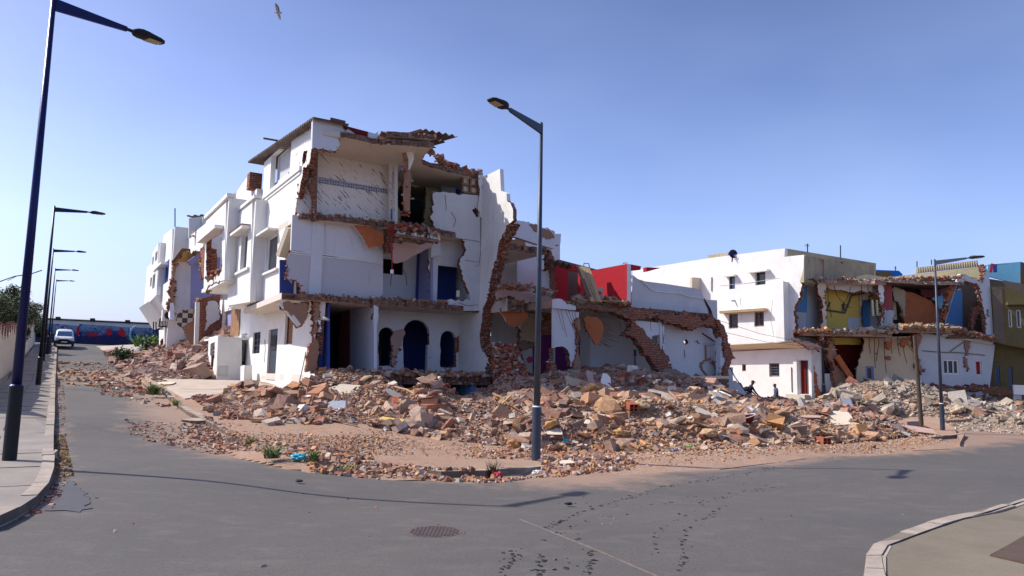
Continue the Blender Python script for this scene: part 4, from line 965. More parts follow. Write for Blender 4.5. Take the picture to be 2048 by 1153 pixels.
# ruined penthouse above it and white flaking wall behind
hp = thing('rooftop_shed', 'grey rooftop shed with a corrugated lid above the gap between the white houses', 'shed', st(3, 27, 12))
plp = PL(atY(440, 450, 49)[:2], N)
wall('wall', plp, [(378,437),(408,433),(405,470,1),(378,476)], [('R',381,460,392,472)], th=.3, mat='grey_plaster', par=hp)
wall('wall', plp.off(-.3), [(405,434),(430,431),(424,455,1),(406,465)], th=.3, mat='grey_plaster', par=hp)
corrugated('corrugated_roof', hp, atY(373,433,48.8), atY(422,430,48.8)-atY(373,433,48.8), (0,2.5,.2), 2, .06, .45, 'tin')
hw = thing('ruined_house', 'narrow ruined house laid open beside the rubble slope, with an orange ceiling inside', 'house', st(2, 30, 2))
tg = facp(-.6).q(373, 560)[0]
wall('facade', facp(-.6), [(372,478),(418,442),(403,505,1),(372,500)], th=.3, mat='white_worn', par=hw, bits=.5)
w4 = wall('roof_slab', PL(atY(380,500,49.7)[:2], N), [(345,522),(364,497),(401,500),(400,505,1),(366,503,1),(348,525)], th=.4, mat='rust', par=hw, edge='slab_edge')
zc = atY(380, 520, 50)[2]
wall('ceiling', PL(atY(375,520,50.3)[:2], N), [(354,525,1),(366,503),(401,505),(404,527),(352,524)], th=.1, mat='orange_ceiling', par=hw)
mb = MB(); mb.bar(atY(378,527,50.0), atY(399,512,50.4), .4, .35, 'violet'); mb.build('beam', hw)
wall('side_wall', PL(atY(365,600,50.75)[:2], N), [(349,515),(382,515),(380,640),(345,640)], th=.15, mat='grey_plaster', par=hw)
wall('back_wall', PL(atY(385,560,51.05)[:2], N), [(378,515),(440,515),(440,620),(378,640)], th=.15, mat='violet', par=hw)
wall('torn_edge', PL(atY(346,560,50.2)[:2], N), [(349,522,1),(355,527,1),(350,570,1),(346,615,1),(342,622,1),(342,575,1)], th=.5, mat='brown_mortar', par=hw, bits=2.5, bs=.12)
w5 = wall('brick_wall', PL(atY(400,640,46)[:2], N), [(393,605,1),(404,600,1),(430,592,1),(444,585,1),(442,700),(392,715)], th=.35, mat='brick', par=hw, bits=1.5, bs=.12)
wall('plaster_patch', PL(atY(400,640,45.9)[:2], N), [(416,610,1),(428,602,1),(439,612,1),(438,640,1),(420,650,1),(410,662,1),(414,630,1)], th=.1, mat='grey_plaster', par=hw, edge='white_worn', bits=.2)
mb = MB(); mb.bar(atY(395,605,45.8), atY(392,700,45.6), .25, .12, 'white_worn'); mb.build('post', hw)
wall('tiled_slab', PL(atY(375,640,46.5)[:2], (1, .25)), [(348,628,1),(370,622),(386,615),(393,620),(388,640),(364,655,1),(355,645,1)], th=.2, mat='checker', uv=True, par=hw, edge='slab_edge')
wall('fallen_slab', PL(atY(375,660,46.6)[:2], (1, .3)), [(364,655,1),(392,632,1),(392,690,1),(384,693,1),(372,672,1)], th=.25, mat='brown_mortar', par=hw, edge='slab_edge')
# houses at the far end of the row
ta5 = facp(-1.5).q(346, 500)[0]
h5, pl5 = street_house('white_house', 'white house with a blue shuttered window and a flared bay beyond the gap', -1.5,
    [(328,470),(345,458),(340,600),(340,640),(318,600),(319,575),(322,500)], [('R',322,533,336,563)], [], roof_t=(ta5, ta5+8))
window(pl5, 322,533,336,563, h5, 'royal_blue', 'blue_room', .08, 3, .09)
zt5 = pl5.q(340, 464)[1]
pc(h5, -1.47, 6, ta5+.02, ta5+.3, 2.5, zt5, 'white'); pc(h5, -1.2, 6, ta5+.4, ta5+9, zt5-.8, zt5-.4, 'white', 'roof'); pc(h5, .0, 6, ta5+.5, ta5+9, 2, zt5-.9, 'white', 'inner_wall')
mb = MB(); a0, z = pl5.q(337, 529); a1, _ = pl5.q(320, 541); pbox(mb, pl5, a0, a1, z-.02, z+.15, -.5, 0, 'white'); mb.build('window_hood', h5)
# flared corbels under the bays
def corbel(par, s, t0, t1, z1, z0, dep):
    mb = MB(); p = [st(s, t0, z1), st(s, t1, z1), st(s+dep, t1, z0), st(s+dep, t0, z0), st(s+dep, t0, z1), st(s+dep, t1, z1)]
    mb.add(p, ((0,1,2,3),(0,3,4),(1,5,2),(0,4,5,1)), 'white'); mb.build('corbel', par)
corbel(h5, -1.5, ta5, ta5+8, pl5.q(340,590)[1], pl5.q(340,590)[1]-2.2, 1.5)
pc(h5, 0, 6, ta5+.1, ta5+9, 2, pl5.q(340,590)[1], 'white', 'ground_wall')
ta6 = facp(-1.9).q(325, 500)[0]
h6, pl6 = street_house('white_house', 'slim white tower house with slit windows at the far end of the row', -1.9,
    [(305,505),(317,486),(313,590),(298,606),(300,560)], [('R',311,506,314,520),('R',305,516,307,528),('R',306,551,309,575),('R',301,557,303,572)],
    [(311,506,314,520,dict(mull=0)),(305,516,307,528,dict(mull=0)),(306,551,309,575,dict(mull=0)),(301,557,303,572,dict(mull=0))], roof_t=(ta6, ta6+9))
t6 = pl6.q(316, 540)[0]; zt6 = pl6.q(316, 490)[1]; z6 = pl6.q(314, 592)[1]
pc(h6, -1.87, 5, t6, t6+.3, z6, zt6, 'white'); pc(h6, -1.5, 5, t6+.4, t6+13, z6, zt6-.4, 'white', 'inner_wall'); pc(h6, .2, 5, t6-.2, t6+13, 2.2, z6, 'white', 'ground_wall')
corbel(h6, -1.9, t6, t6+13, z6, z6-1.9, 1.3)
# ground floor of the row: boxes, door recess, meter cupboards
mb = MB()
hb = thing('porch', 'white boxy porch with a meter cupboard door in front of the white row', 'porch', st(-.9, 14.5, .9))
pg = cut(12.3)
wall('front_wall', pg, [(436,673),(484,676),(483,772),(432,772)], th=.15, par=hb, mat='white')
mb = MB(); pxbox(mb, pg, 437,732,455,753, -.025, 0, 'beige'); pxbox(mb, pg, 438.5,734,453.5,751, -.04, -.025, 'grey_plaster'); mb.build('cupboard_door', hb)
s0 = pg.q(436, 720)[0]; fl = PL(P2(s0, 0), U)
wall('street_wall', fl, [(417,676),(436,671),(431,774),(414,776)], [[(421,688),(430,684),(429,715,1),(426,740,1),(424,768,1),(421,768,1),(423,715,1),(420,712)]], th=.15, par=hb)
mb = MB(); pxbox(mb, fl, 419,682,431,770, .5, .55, 'black'); mb.build('dark_door', hb)
zp = pg.q(450, 674)[1]; pc(hb, s0, .9, 12.3, 17, zp-.12, zp-.01, 'white', 'roof')
hb2 = thing('meter_box', 'low white meter box with a narrow door beside the porch', 'meter box', st(.2, 9.6, .8))
pg2 = cut(9.6); mb = MB(); pxbox(mb, pg2, 489,731,502,776, 0, .5, 'white'); mb.build('body', hb2)
s1 = pg2.q(489, 750)[0]; fl2 = PL(P2(s1, 0), U); wall('street_side', fl2, [(481,733),(488.8,731),(487.5,776),(480,776)], th=.06, par=hb2)
mb = MB(); pxbox(mb, fl2, 483,735,487,764, -.02, 0, 'grey_plaster'); mb.build('narrow_door', hb2)
# ground storey wall of house 2 and 3, with doorway and curtain
w6 = wall('ground_wall', facp(.92), [(480.5,600),(480.5,790),(400,790),(400,600)], [('R',449,624,461,672),('R',468,610,478,668)], th=.25, par=h2)
window(facp(.92), 449,624,461,672, h2, 'wood', 'violet', .1, 0, .06); mb = MB(); pxbox(mb, facp(.92), 466,606,479,672, -.06, -.02, 'curtain'); mb.build('curtain', h2)
mb = MB(); pxbox(mb, facp(.92), 484,670,490,735, .15, .2, 'grey_plaster'); mb.build('door', hA)
mb = MB(); pl = facp(.2); p = pl.q(528, 772)
for k in range(2): pbox(mb, FG, FG.q(545,770)[0]-.3, FG.q(530,770)[0]+.5, .4, .82-.14*k+.02, -.35*(k+1), -.35*k, 'white')
mb.build('door_step', hA)
# brick chimney stub and pole
mb = MB(); pl = PL(atY(510,360,36.5)[:2], N)
pxbox(mb, pl, 500,344,523,380, 0, .6, 'brick'); mb.build('brick_parapet', h2)
w7 = wall('rooftop_wall', facp(.1), [(456,408),(500,346),(503,395,1),(487,402),(457,433)], [('R',467,388,472,403)], th=.2, mat='white', par=h2)
mb = MB(); mb.tube([atY(350,462,60), atY(350,417,60)], .05, 'grey_metal', 5)
tag(mb.build('antenna_mast'), 'thin antenna mast on the roof of the far white houses', 'antenna')
# fragments of the collapsed house low down: white cube with hole, railings, air conditioner
hq = thing('entrance_block', 'low white entrance block with a broken dark doorway at the head of the rubble slope', 'porch', st(-.5, 30, 2))
pq = PL(atY(340,680,52)[:2], N)
wall('front_wall', pq, [(329,655),(360,655),(362,712),(329,718)], [('R',341,681,346,686)], th=.3, par=hq, mat='white')
fq = PL(pq.w(pq.q(329,690)[0], 0)[:2], U)
wall('street_wall', fq, [(318,661),(329,654),(327,718),(318,718)], [[(320,682,1),(327,675,1),(326,700,1),(322,704,1),(321,716,1)]], th=.25, par=hq)
mb = MB(); q0, q1 = pq.w(*pq.q(329,655)), pq.w(*pq.q(360,655)); mb.add([q0, q1, q1+Vector((U[0]*3,U[1]*3,0)), q0+Vector((U[0]*3,U[1]*3,0))], [(0,1,2,3)], 'white'); mb.build('roof', hq)
mb = MB(); pr = PL(atY(340,640,51.5)[:2], N)
for x in range(322, 350, 3): mb.tube([pr.w(*pr.q(x, 636)), pr.w(*pr.q(x, 653))], .03, 'dark_metal', 5)
mb.tube([pr.w(*pr.q(318,654)), pr.w(*pr.q(350,653))], .05, 'dark_metal', 5); mb.tube([pr.w(*pr.q(318,654)), pr.w(*pr.q(320,638)), pr.w(*pr.q(328,634)), pr.w(*pr.q(350,634))], .05, 'dark_metal', 5)
for x in (307, 312): mb.tube([pr.w(*pr.q(x, 644)), pr.w(*pr.q(x, 668))], .04, 'dark_metal', 5)
mb.build('balcony_railing', hq)
mb = MB(); ac = atY(338,632,51); mb.box(ac, (.45,.3,.38), 'white_worn', Matrix.Rotation(.55,3,'Z')); mb.tube([ac+Vector((.16,-.42,0)), ac+Vector((.14,-.3,0))], .26, 'black', 14)
tag(mb.build('air_conditioner'), 'boxy air conditioner unit above the balcony railing', 'air conditioner')
# ------------------------------------------------------------------ narrow ruin right of the party wall
hB = thing('ruined_house', 'narrow ruin with a broken white parapet and stacked open rooms behind the middle lamp', 'house', st(9.8, 1, 0))
wb = lambda nm, pl, o, h=(), **k: wall(nm, pl, o, h, par=hB, **k)
PB = cut(-1.2)
wb('parapet', PB, [(1030,441),(1049,443,1),(1070,450,1),(1095,455,1),(1104,462,1),(1110,468),(1122,468),(1121,486,1),(1112,490),(1108,498),(1070,487),(1031,474)], th=.3, mat='white_inner', edge='slab_edge', jag=.05)
wb('bare_patch', PB.off(-.03), [(1059,449,1),(1080,455,1),(1098,459,1),(1107,470,1),(1104,476,1),(1090,474,1),(1078,464,1),(1068,462,1)], th=.06, mat='brown_mortar', edge='slab_edge', bits=.5)
slab('roof_slab', 7.4, [(8.7,-1.2,1),(10.2,-1.0,1),(11.0,-1.2),(11.2,6),(8.7,6)], par=hB, th=.3, bits=2)
wb('torn_soffit', PB.off(.1), [(1018,478,1),(1050,484,1),(1056,500,1),(1050,502,1),(1046,490,1),(1020,490,1)], th=.3, mat='brown_mortar', edge='slab_edge')
wb('back_wall', cut(1.6), [(1034,480),(1120,490),(1120,610),(1034,600)], th=.15, mat='white_inner')
wb('side_wall', PL(cut(1.6).w(cut(1.6).q(1035,550)[0], 0)[:2], (-U[0], -U[1])), [(1035,478),(1035,600),(1000,600),(1000,478)], th=.1, mat='white_inner')
wb('front_wall', cut(-1.1), [(1079,492),(1103,500),(1101,520,1),(1106,531,1),(1108,560,1),(1111,590,1),(1103,592),(1079,585)], [[(1084,497),(1098,500),(1099,530,1),(1094,541,1),(1080,540,1)]], th=.25, mat='grey_plaster', edge='brick', bits=3)
wb('torn_column', cut(-1.2), [(1098,500,1),(1104,505,1),(1110,540,1),(1110,590,1),(1115,610,1),(1108,640,1),(1112,662,1),(1106,680,1),(1094,688,1),(1085,672,1),(1088,655,1),(1100,640,1),(1099,600,1),(1103,560,1)], th=.4, mat='brick', edge='brick', bits=4)
slab('floor_slab', 4.85, [(8.6,-1.8,1),(9.6,-1.6,1),(11.0,-1.3,1),(11.2,6),(8.7,6)], par=hB, th=.55, bits=5, bs=.075)
wb('slab_face', cut(-1.7), [(995,580,1),(1030,577,1),(1060,585,1),(1075,590,1),(1104,596,1),(1104,610,1),(1060,603,1),(1030,600,1),(993,600,1)], th=.3, mat='pink_plaster', edge='slab_edge', bits=3)
mb = MB(); debris(mb, [atY(1000,575,31), atY(1050,578,31.3), atY(1104,590,31.8)], 90, .07, .15, .08, DARKR); o = mb.build('slab_debris', hB); o['kind'] = 'stuff'
wb('hanging_slab', PL(P2(9.3,-1.5), (1,.25)), [(999,618,1),(1010,614),(1035,613),(1050,620,1),(1057,634,1),(1046,646,1),(1030,656,1),(1018,648,1),(1006,632,1)], th=.14, mat='orange_clay', edge='white_worn', jag=.03, bits=.2)
wb('back_wall', cut(1.8), [(985,600),(1065,600),(1065,770),(985,770)], th=.15, mat='white_inner')
wb('beige_wall', cut(1.2), [(1040,600),(1110,600),(1110,690),(1042,690)], th=.1, mat='beige')
wb('torn_partition', cut(.2), [(1036,640,1),(1042,660,1),(1046,690,1),(1052,720,1),(1062,755,1),(1070,775,1),(1055,770,1),(1044,735,1),(1039,700,1)], th=.25, mat='white_worn', edge='brick', bits=2)
wb('stair_flank', cut(.9), [(985,690,1),(998,690,1),(1024,722,1),(1020,740),(985,740)], th=.2, mat='brown_wall', edge='slab_edge')
wb('lower_wall', cut(-.3), [(1078,690,1),(1100,688),(1098,765),(1078,770)], th=.15, mat='white_inner')
wb('dark_back', cut(2.6), [(1040,680),(1120,680),(1120,780),(1040,780)], th=.1, mat='blue_room')
wb('pink_ledge', cut(-.5), [(1072,690,1),(1098,690,1),(1097,698,1),(1072,700,1)], th=.3, mat='pink_plaster', edge='slab_edge')
wb('mid_slab', cut(-.6), [(1040,686,1),(1075,684,1),(1075,694,1),(1042,698,1)], th=.3, mat='brown_mortar', edge='slab_edge', bits=3)
mb = MB(); c = cut(.0).w(*cut(.0).q(1059,720)); d = Vector((cut(0).n[0], cut(0).n[1], 0)); r_ = cut(0)
pts = [r_.w(r_.q(1059,720)[0]+.17*cos(a*pi/3), r_.q(1059,720)[1]+.17*sin(a*pi/3), dd) for dd in (-.04, 0) for a in range(6)]
mb.add(pts, [tuple(range(6)), tuple(range(11,5,-1))]+[(i,(i+1)%6,(i+1)%6+6,i+6) for i in range(6)], 'pink_paint'); mb.build('pink_panel', hB)
# brick and mortar slumped at the foot of the party wall
mb = MB()
for _ in range(2600):
    f = random.random(); y = 690+f*115; x = random.uniform(985+f*8, 1030+f*45); bit(mb, atY(x, y, 30.6-1.2*f+random.uniform(-.3,.3)), .065*random.choice((.6,1,1.6)), BR)
tag(mb.build('brick_debris'), 'dark red brick debris slumped at the foot of the thick party wall', 'rubble', None, 'stuff')
wall_ = wall('torn_brick_stub', cut(-1.6), [(990,700,1),(1030,712,1),(1034,735,1),(1040,760,1),(1045,790,1),(1050,815,1),(992,815,1)], th=.8, mat='brick', par=hA, bits=5, bs=.075)
# ------------------------------------------------------------------ low ruin with the red upper walls
hC = thing('ruined_house', 'long low ruined house with red upper walls and a torn brick arch', 'house', st(14, 2, 0))
wc = lambda nm, pl, o, h=(), **k: wall(nm, pl, o, h, par=hC, **k)
PC = PL(atY(1110,620,30.6)[:2], N); cC = PC
wc('slab_edge_band', PC, [(1150,603,1),(1190,600,1),(1253,614,1),(1256,634,1),(1200,622,1),(1155,618,1)], th=.5, mat='slab_edge', edge='slab_edge', bits=4)
wc('roof_edge_band', PC.off(.1), [(1254,615,1),(1300,619,1),(1340,628,1),(1400,635,1),(1434,642,1),(1442,655),(1440,652,1),(1400,652,1),(1390,654,1),(1330,648,1),(1320,640,1),(1256,637,1)], th=.5, mat='brick', edge='brick', bits=4)
sf = lambda s, t: PC.w(s, 0, t)
def aC(px, py=630): return PC.q(px, py)[0]
zC = PC.q(1250, 612)[1]
wall('roof_slab', HP(zC, lambda s, t: PC.w(s, 0, t)), [(aC(1112), .1), (aC(1190), .1, 1), (aC(1300), .3, 1), (aC(1436), .4), (aC(1436), 6.5), (aC(1112), 6.5)], th=.3, mat='soil', back='grey_plaster', edge='slab_edge', par=hC, grid=.8)
wc('front_wall', PC, [(1111,598,1),(1126,600,1),(1140,608,1),(1152,612),(1152,621),(1111,617)], th=.25, mat='white_inner', edge='brown_mortar')
wc('front_wall', PC.off(.2), [(1110,618),(1158,625),(1156,655,1),(1152,675,1),(1155,700,1),(1152,760,1),(1146,790),(1110,790)], [[(1104,790),(1144,790),(1146,735,1),(1140,710,1),(1132,697,1),(1118,694,1),(1104,697,1)]], th=.25, mat='white_inner', edge='brick', bits=2)
wc('purple_wall', PC.off(1.6), [(1085,670),(1160,670),(1160,800),(1085,800)], th=.15, mat='purple')
wc('brick_stub', PC.off(-.1), [(1101,725,1),(1112,728,1),(1117,745,1),(1116,765,1),(1098,775,1),(1098,745,1)], th=.4, mat='brick', edge='brick', bits=3)
wc('torn_partition', PC.off(.1), [(1152,640,1),(1160,640,1),(1157,680,1),(1160,720,1),(1159,765,1),(1151,765,1),(1153,700,1)], th=.4, mat='brown_mortar', edge='brick', bits=4)
wc('back_wall', PC.off(3.2), [(1181,600),(1330,615),(1330,800),(1181,800)], th=.15, mat='white_inner')
wc('side_wall', PL(PC.off(3.2).w(PC.off(3.2).q(1181,700)[0], 0)[:2], (PC.n[0], PC.n[1])), [(1181,600),(1181,790),(1156,790),(1156,600)], th=.12, mat='white_inner')
wc('hanging_ceiling_piece', PL(PC.w(aC(1180), 0, .3)[:2], (1,.15)), [(1165,636,1),(1178,632,1),(1196,636,1),(1206,650,1),(1206,672,1),(1202,692,1),(1190,690,1),(1178,668,1),(1170,652,1)], th=.12, mat='orange_clay', edge='slab_edge', jag=.04, bits=.8)
mb = MB()
for i in range(16):
    p = atY(1204+random.uniform(-8,4), 650+i*2.6, 32); mb.tube([p, p+Vector((random.uniform(.3,.7), .05, random.uniform(-.25,-.02)))], .012, 'rust', 4)
for x in (1115,1122,1130,1136,1142,1149): p = atY(x, 620, 30.7); mb.tube([p, p+Vector((random.uniform(.1,.5), 0, -random.uniform(.5,1.3)))], .012, 'rust', 4)
for x in (1240,1300): p = atY(x, 636, 33); mb.tube([p, p+Vector((.05, 0, -.6))], .012, 'rust', 4)
mb.build('bent_rebar', hC)
# torn diagonal edge of the stair wall
dg = PC.off(.25)
wc('torn_brick_edge', dg, [(1258,630,1),(1262,650,1),(1252,664,1),(1248,672,1),(1264,676,1),(1276,690,1),(1288,706,1),(1302,722,1),(1312,740,1),(1330,765,1),(1370,770,1),(1345,745,1),(1334,728,1),(1338,715,1),(1322,706,1),(1308,690,1),(1299,675,1),(1288,660,1),(1272,648,1)], th=.35, mat='brick', edge='brick', bits=3, bs=.06, jag=.06)
wc('stair_side', PC.off(.35), [(1258,640),(1320,646),(1321,670),(1305,672),(1300,690),(1290,662),(1262,650)], th=.15, mat='white_inner')
wc('room_wall', PC.off(1.6), [(1296,640),(1326,645),(1326,720),(1300,700)], th=.12, mat='grey_plaster')
wc('jamb', PC.off(.3), [(1320,640),(1324,641),(1326,700,1),(1330,702,1),(1331,680,1),(1326,650,1),(1324,700),(1321,700)], th=.2, mat='white_inner', edge='brick')
wc('room_wall', PC.off(.9), [(1325,644),(1440,650),(1441,760),(1330,775)], [[(1366,683,1),(1372,678,1),(1377,686,1),(1370,690,1)], [(1387,682,1),(1395,680,1),(1401,688,1),(1392,692,1)], [(1411,690,1),(1413,690),(1414,722,1),(1411,722,1)]], th=.2, mat='white_inner', edge='brick', bits=.6)
mb = MB(); r0 = PC.off(.86)
for q in (((1411,690),(1412,722)), ((1440,660),(1441,690),(1442,725)), ((1401,725),(1404,740),(1414,752),(1420,757)), ((1425,722),(1432,738),(1438,752)), ((1421,726),(1445,724)), ((1432,738),(1442,733)), ((1400,735),(1408,722),(1421,718)), ((1420,757),(1430,750),(1438,742))):
    mb.tube([r0.w(*r0.q(*p)) for p in q], .05, 'brown_mortar', 5)
mb.build('cracked_plaster', hC); mb = MB(); mb.tube([r0.w(*r0.q(1408,689)), r0.w(*r0.q(1441,686))], .08, 'grey_plaster', 6); mb.build('lintel', hC); mb = MB(); mb.tube([r0.w(*r0.q(1404,667)), r0.w(*r0.q(1432,685))], .03, 'black', 5)
mb.tube([r0.w(*r0.q(1370,716)), r0.w(*r0.q(1369,700))], .015, 'black', 4)
mb.build('hanging_bar', hC)
wc('right_strip', PC.off(.1), [(1441,650),(1450,668),(1452,700),(1456,715),(1452,735),(1445,745),(1446,790),(1441,790)], th=.3, mat='white_inner')
wc('torn_arch', PC, [(1434,642,1),(1446,650,1),(1456,672,1),(1460,690,1),(1464,705,1),(1470,716,1),(1462,724,1),(1456,740,1),(1454,765,1),(1448,795,1),(1444,795,1),(1446,750,1),(1452,728,1),(1455,716,1),(1449,705,1),(1450,680,1),(1441,660,1)], th=.5, mat='brick', edge='brick', bits=6, bs=.075)
mb = MB()
for y in (762, 772): mb.bar(atY(1385,y,32.4), atY(1450,y,34.2), .4, .16, 'slab_edge')
for x in (1398,1425): mb.bar(atY(x,765,32.6), atY(x,790,32.6), .2, .2, 'brick')
for y in (755,): mb.bar(atY(1390,y,32.4), atY(1448,y,34.2), .5, .12, 'beige')
mb.build('floor_beams', hC)
# upper storey remains
RW = PL(PC.w(aC(1254), 0, .1)[:2], (U[0], U[1]))
wc('red_wall', RW, [(1254,528),(1180,542),(1206,607),(1254,612)], th=.22, mat='red', side='white_worn')
wc('red_wall_back', PC.off(3.9), [(1105,524,0),(1150,530),(1185,540),(1225,560),(1225,640),(1105,610)], [('R',1136,541,1160,612)], th=.2, mat='red')
wc('dark_room_wall', PC.off(5.4), [(1120,520),(1215,545),(1215,640),(1120,620)], th=.2, mat='brown_wall')
wc('white_edge', PL(PC.w(aC(1254), 0, .1)[:2], N), [(1254,527,1),(1258,530,1),(1262,560,1),(1258,600,1),(1262,610,1),(1254,612)], th=.3, mat='white_worn', edge='brick', bits=4)
wc('far_red_parapet', PC.off(7), [(1261,529),(1282,533),(1281,540),(1261,542)], th=.3, mat='red')
wc('far_red_parapet', PC.off(9), [(1293,535),(1322,536),(1293,544)], th=.3, mat='red')
wc('terrace_wall', PC.off(.9), [(1265,550),(1275,558),(1290,563),(1330,568),(1402,579),(1408,597),(1412,600),(1434,601),(1435,650),(1262,640)], th=.25, mat='grey_plaster')
mb = MB(); r1 = PC.off(.86); mb.tube([r1.w(*r1.q(*p)) for p in ((1281,560),(1300,578),(1310,583),(1340,586),(1364,588),(1370,592),(1408,598))], .03, 'white_worn', 5)
for dx in (0, 4, 7): mb.tube([r1.w(*r1.q(1408,597)), r1.w(*r1.q(1418+dx*.5,620)), r1.w(*r1.q(1420+dx,640)), r1.w(*r1.q(1430+dx,655))], .025, 'black', 4)
mb.build('terrace_cable', hC)
corrugated('corrugated_sheet', hC, atY(1100,519,32), (1.1,.5,-.2), Vector((-.2,1.4,.1)), 3, .05, .3, 'tin', .1)
mb = MB()
for i, (x0, x1, m) in enumerate(((1156,1178,'wood_dark'),(1164,1190,'wood'),(1170,1196,'wood'),(1161,1186,'wood'),(1176,1200,'wood'))):
    mb.bar(atY(x0,533+i,32.6-.05*i), atY(x1,604-(12 if i == 0 else 0),30.9-.05*i), .17, .04, m)
for x in (1170, 1200, 1220): mb.bar(atY(x,601,31.5), atY(x+34,606,31.9), .12, .05, 'wood')
mb.build('plank', hC)
mb = MB(); debris(mb, [atY(1152,600,31.2), atY(1200,598,31.8), atY(1250,612,32.5)], 50, .1, .15, .08, DARKR); o = mb.build('slab_debris', hC); o['kind'] = 'stuff'
mb = MB()   # pole standing in the room
mb.tube([atY(1270,748,32), atY(1270,712,32)], .03, 'dark_metal', 6); mb.box(atY(1270,706,32), (.06,.05,.14), 'dark_metal'); tag(mb.build('standing_pole'), 'thin dark pole with a thick head standing in the open room behind the rubble', 'pole')
mb = MB(); h = []
for q in ((1168,531,1,), (1180,531,1)): pass
mb.tube([atY(1167,536,40), atY(1168,527,40), atY(1178,528,40), atY(1179,536,40)], .03, 'grey_metal', 5); tag(mb.build('roof_rail'), 'thin square metal rail end above the red walls', 'rail')
# stepped shaded wall right of the arch
hs_ = tag(wall('garden_wall', PL(atY(1462,760,36.5)[:2], N), [(1452,735),(1466,735),(1466,762),(1474,762),(1474,765),(1482,766),(1498,796),(1502,812),(1446,812)], th=.2, mat='grey_plaster'), 'stepped low grey wall in shade beside the torn arch', 'wall')
# ------------------------------------------------------------------ sunlit white house on the far side
D0 = atY(1587,600,46); dD = (sin(radians(-37)), cos(radians(-37))); FD = PL(D0[:2], dD)
hD = thing('white_house', 'big sunlit white house with scattered small windows and an overhanging upper floor', 'house', (14, 55, .2))
wd = lambda nm, pl, o, h=(), **k: wall(nm, pl, o, h, par=hD, **k)
wd('facade', FD, [(1265,541),(1415,517),(1570,497),(1569,514),(1608,510),(1607,556),(1600,565,1),(1599,590,1),(1590,620,1),(1592,650,1),(1587,684),(1440,691),(1265,700)],
   [('R',1458,554,1470,578),('R',1510,543,1531,569),('R',1457,629,1476,657),('R',1508,625,1528,653)], th=.3, mat='white')
window(FD, 1458,554,1470,578, hD, 'grey_metal', 'glass_blue', .1, 0); window(FD, 1510,543,1531,569, hD, 'grey_metal', 'glass_dark', .2, 0, .03)
window(FD, 1457,629,1476,657, hD, 'wood_dark', 'glass_dark', .1, 0, .08); window(FD, 1508,625,1528,653, hD, 'wood_dark', 'glass_dark', .1, 1, .09, trans=1)
mb = MB()
for x0, x1, y in ((1453,1474,553),(1500,1540,543)): a, z = FD.q(x1, y); b, _ = FD.q(x0, y); pbox(mb, FD, a, b, z, z+.12, -.35, 0, 'white_worn'); mb.build('window_hood', hD); mb = MB()
a, z = FD.q(1536, 622); b, _ = FD.q(1447, 630); pbox(mb, FD, a, b, z-.02, z+.14, -.45, 0, 'wood'); pbox(mb, FD, a, b, z+.14, z+.16, -.46, 0, 'white_worn'); mb.build('window_hood', hD)
mb = MB(); pxbox(mb, FD, 1560,566,1580,684, -.6, 0, 'white'); mb.build('duct', hD)
mb = MB(); a0, z0 = FD.q(1415, 519); b0, _ = FD.q(1418, 535); mb.tube([FD.w(*FD.q(1424,555), -.03), FD.w(*FD.q(1424,583), -.03)], .03, 'grey_metal', 5); mb.build('pipe', hD); mb = MB()
mb.tube([FD.w(*FD.q(1463,602), -.03), FD.w(*FD.q(1470,601), -.03), FD.w(*FD.q(1475,614), -.03)], .02, 'grey_metal', 5)
mb.build('pipe', hD)
mb = MB()
for q in (((1440,572),(1500,566),(1560,556)), ((1480,596),(1484,640)), ((1545,600),(1541,640),(1548,672)), ((1430,640),(1436,676))): mb.tube([FD.w(*FD.q(*p), -.012) for p in q], .012, 'cream', 4)
mb.build('crack', hD)
# side annex with a sloping gable, roof box
wd('annex_wall', FD.off(-.8), [(1320,568),(1385,555),(1385,600),(1320,590)], th=.2, mat='white')
wd('annex_gable', PL(FD.off(-.8).w(FD.off(-.8).q(1385,580)[0], 0)[:2], N), [(1384,555),(1402,556),(1416,592),(1384,590)], th=.2, mat='beige')
wd('annex_top', FD.off(.5), [(1330,550),(1404,540),(1404,556),(1330,568)], th=.2, mat='white')
GD = FD.off(.9)
wd('ground_wall', GD, [(1440,640),(1600,690),(1622,692),(1624,810),(1440,810)], [('R',1484,729,1492,743),('R',1538,727,1559,754),('R',1597,721,1618,789)], th=.25, mat='white')
window(GD, 1484,729,1492,743, hD, 'brown_mortar', 'glass_dark', .05, 0, .05); window(GD, 1538,727,1559,754, hD, 'pink_plaster', 'glass_dark', .12, 0, .06, bars=5)

mb = MB(); pxbox(mb, GD, 1599,722,1609,788, .2, .25, 'red_room'); pxbox(mb, GD, 1609.5,722,1617,788, .22, .27, 'wood_dark'); mb.build('door', hD)
mb = MB(); pxbox(mb, GD, 1588,719,1596.5,790, -.1, .0, 'white_worn'); pxbox(mb, GD, 1583,735,1585,785, -.06, 0, 'grey_metal'); mb.build('door_surround', hD)
for k in range(2):
    pass
mb = MB(); a, z = GD.q(1620, 790); b, _ = GD.q(1582, 790); pbox(mb, GD, a, b, z-.9, z, -.6, -.02, 'checker'); pbox(mb, GD, a-.1, b+.3, z-.9, z-.25, -1.1, -.6, 'checker'); mb.build('door_step', hD)
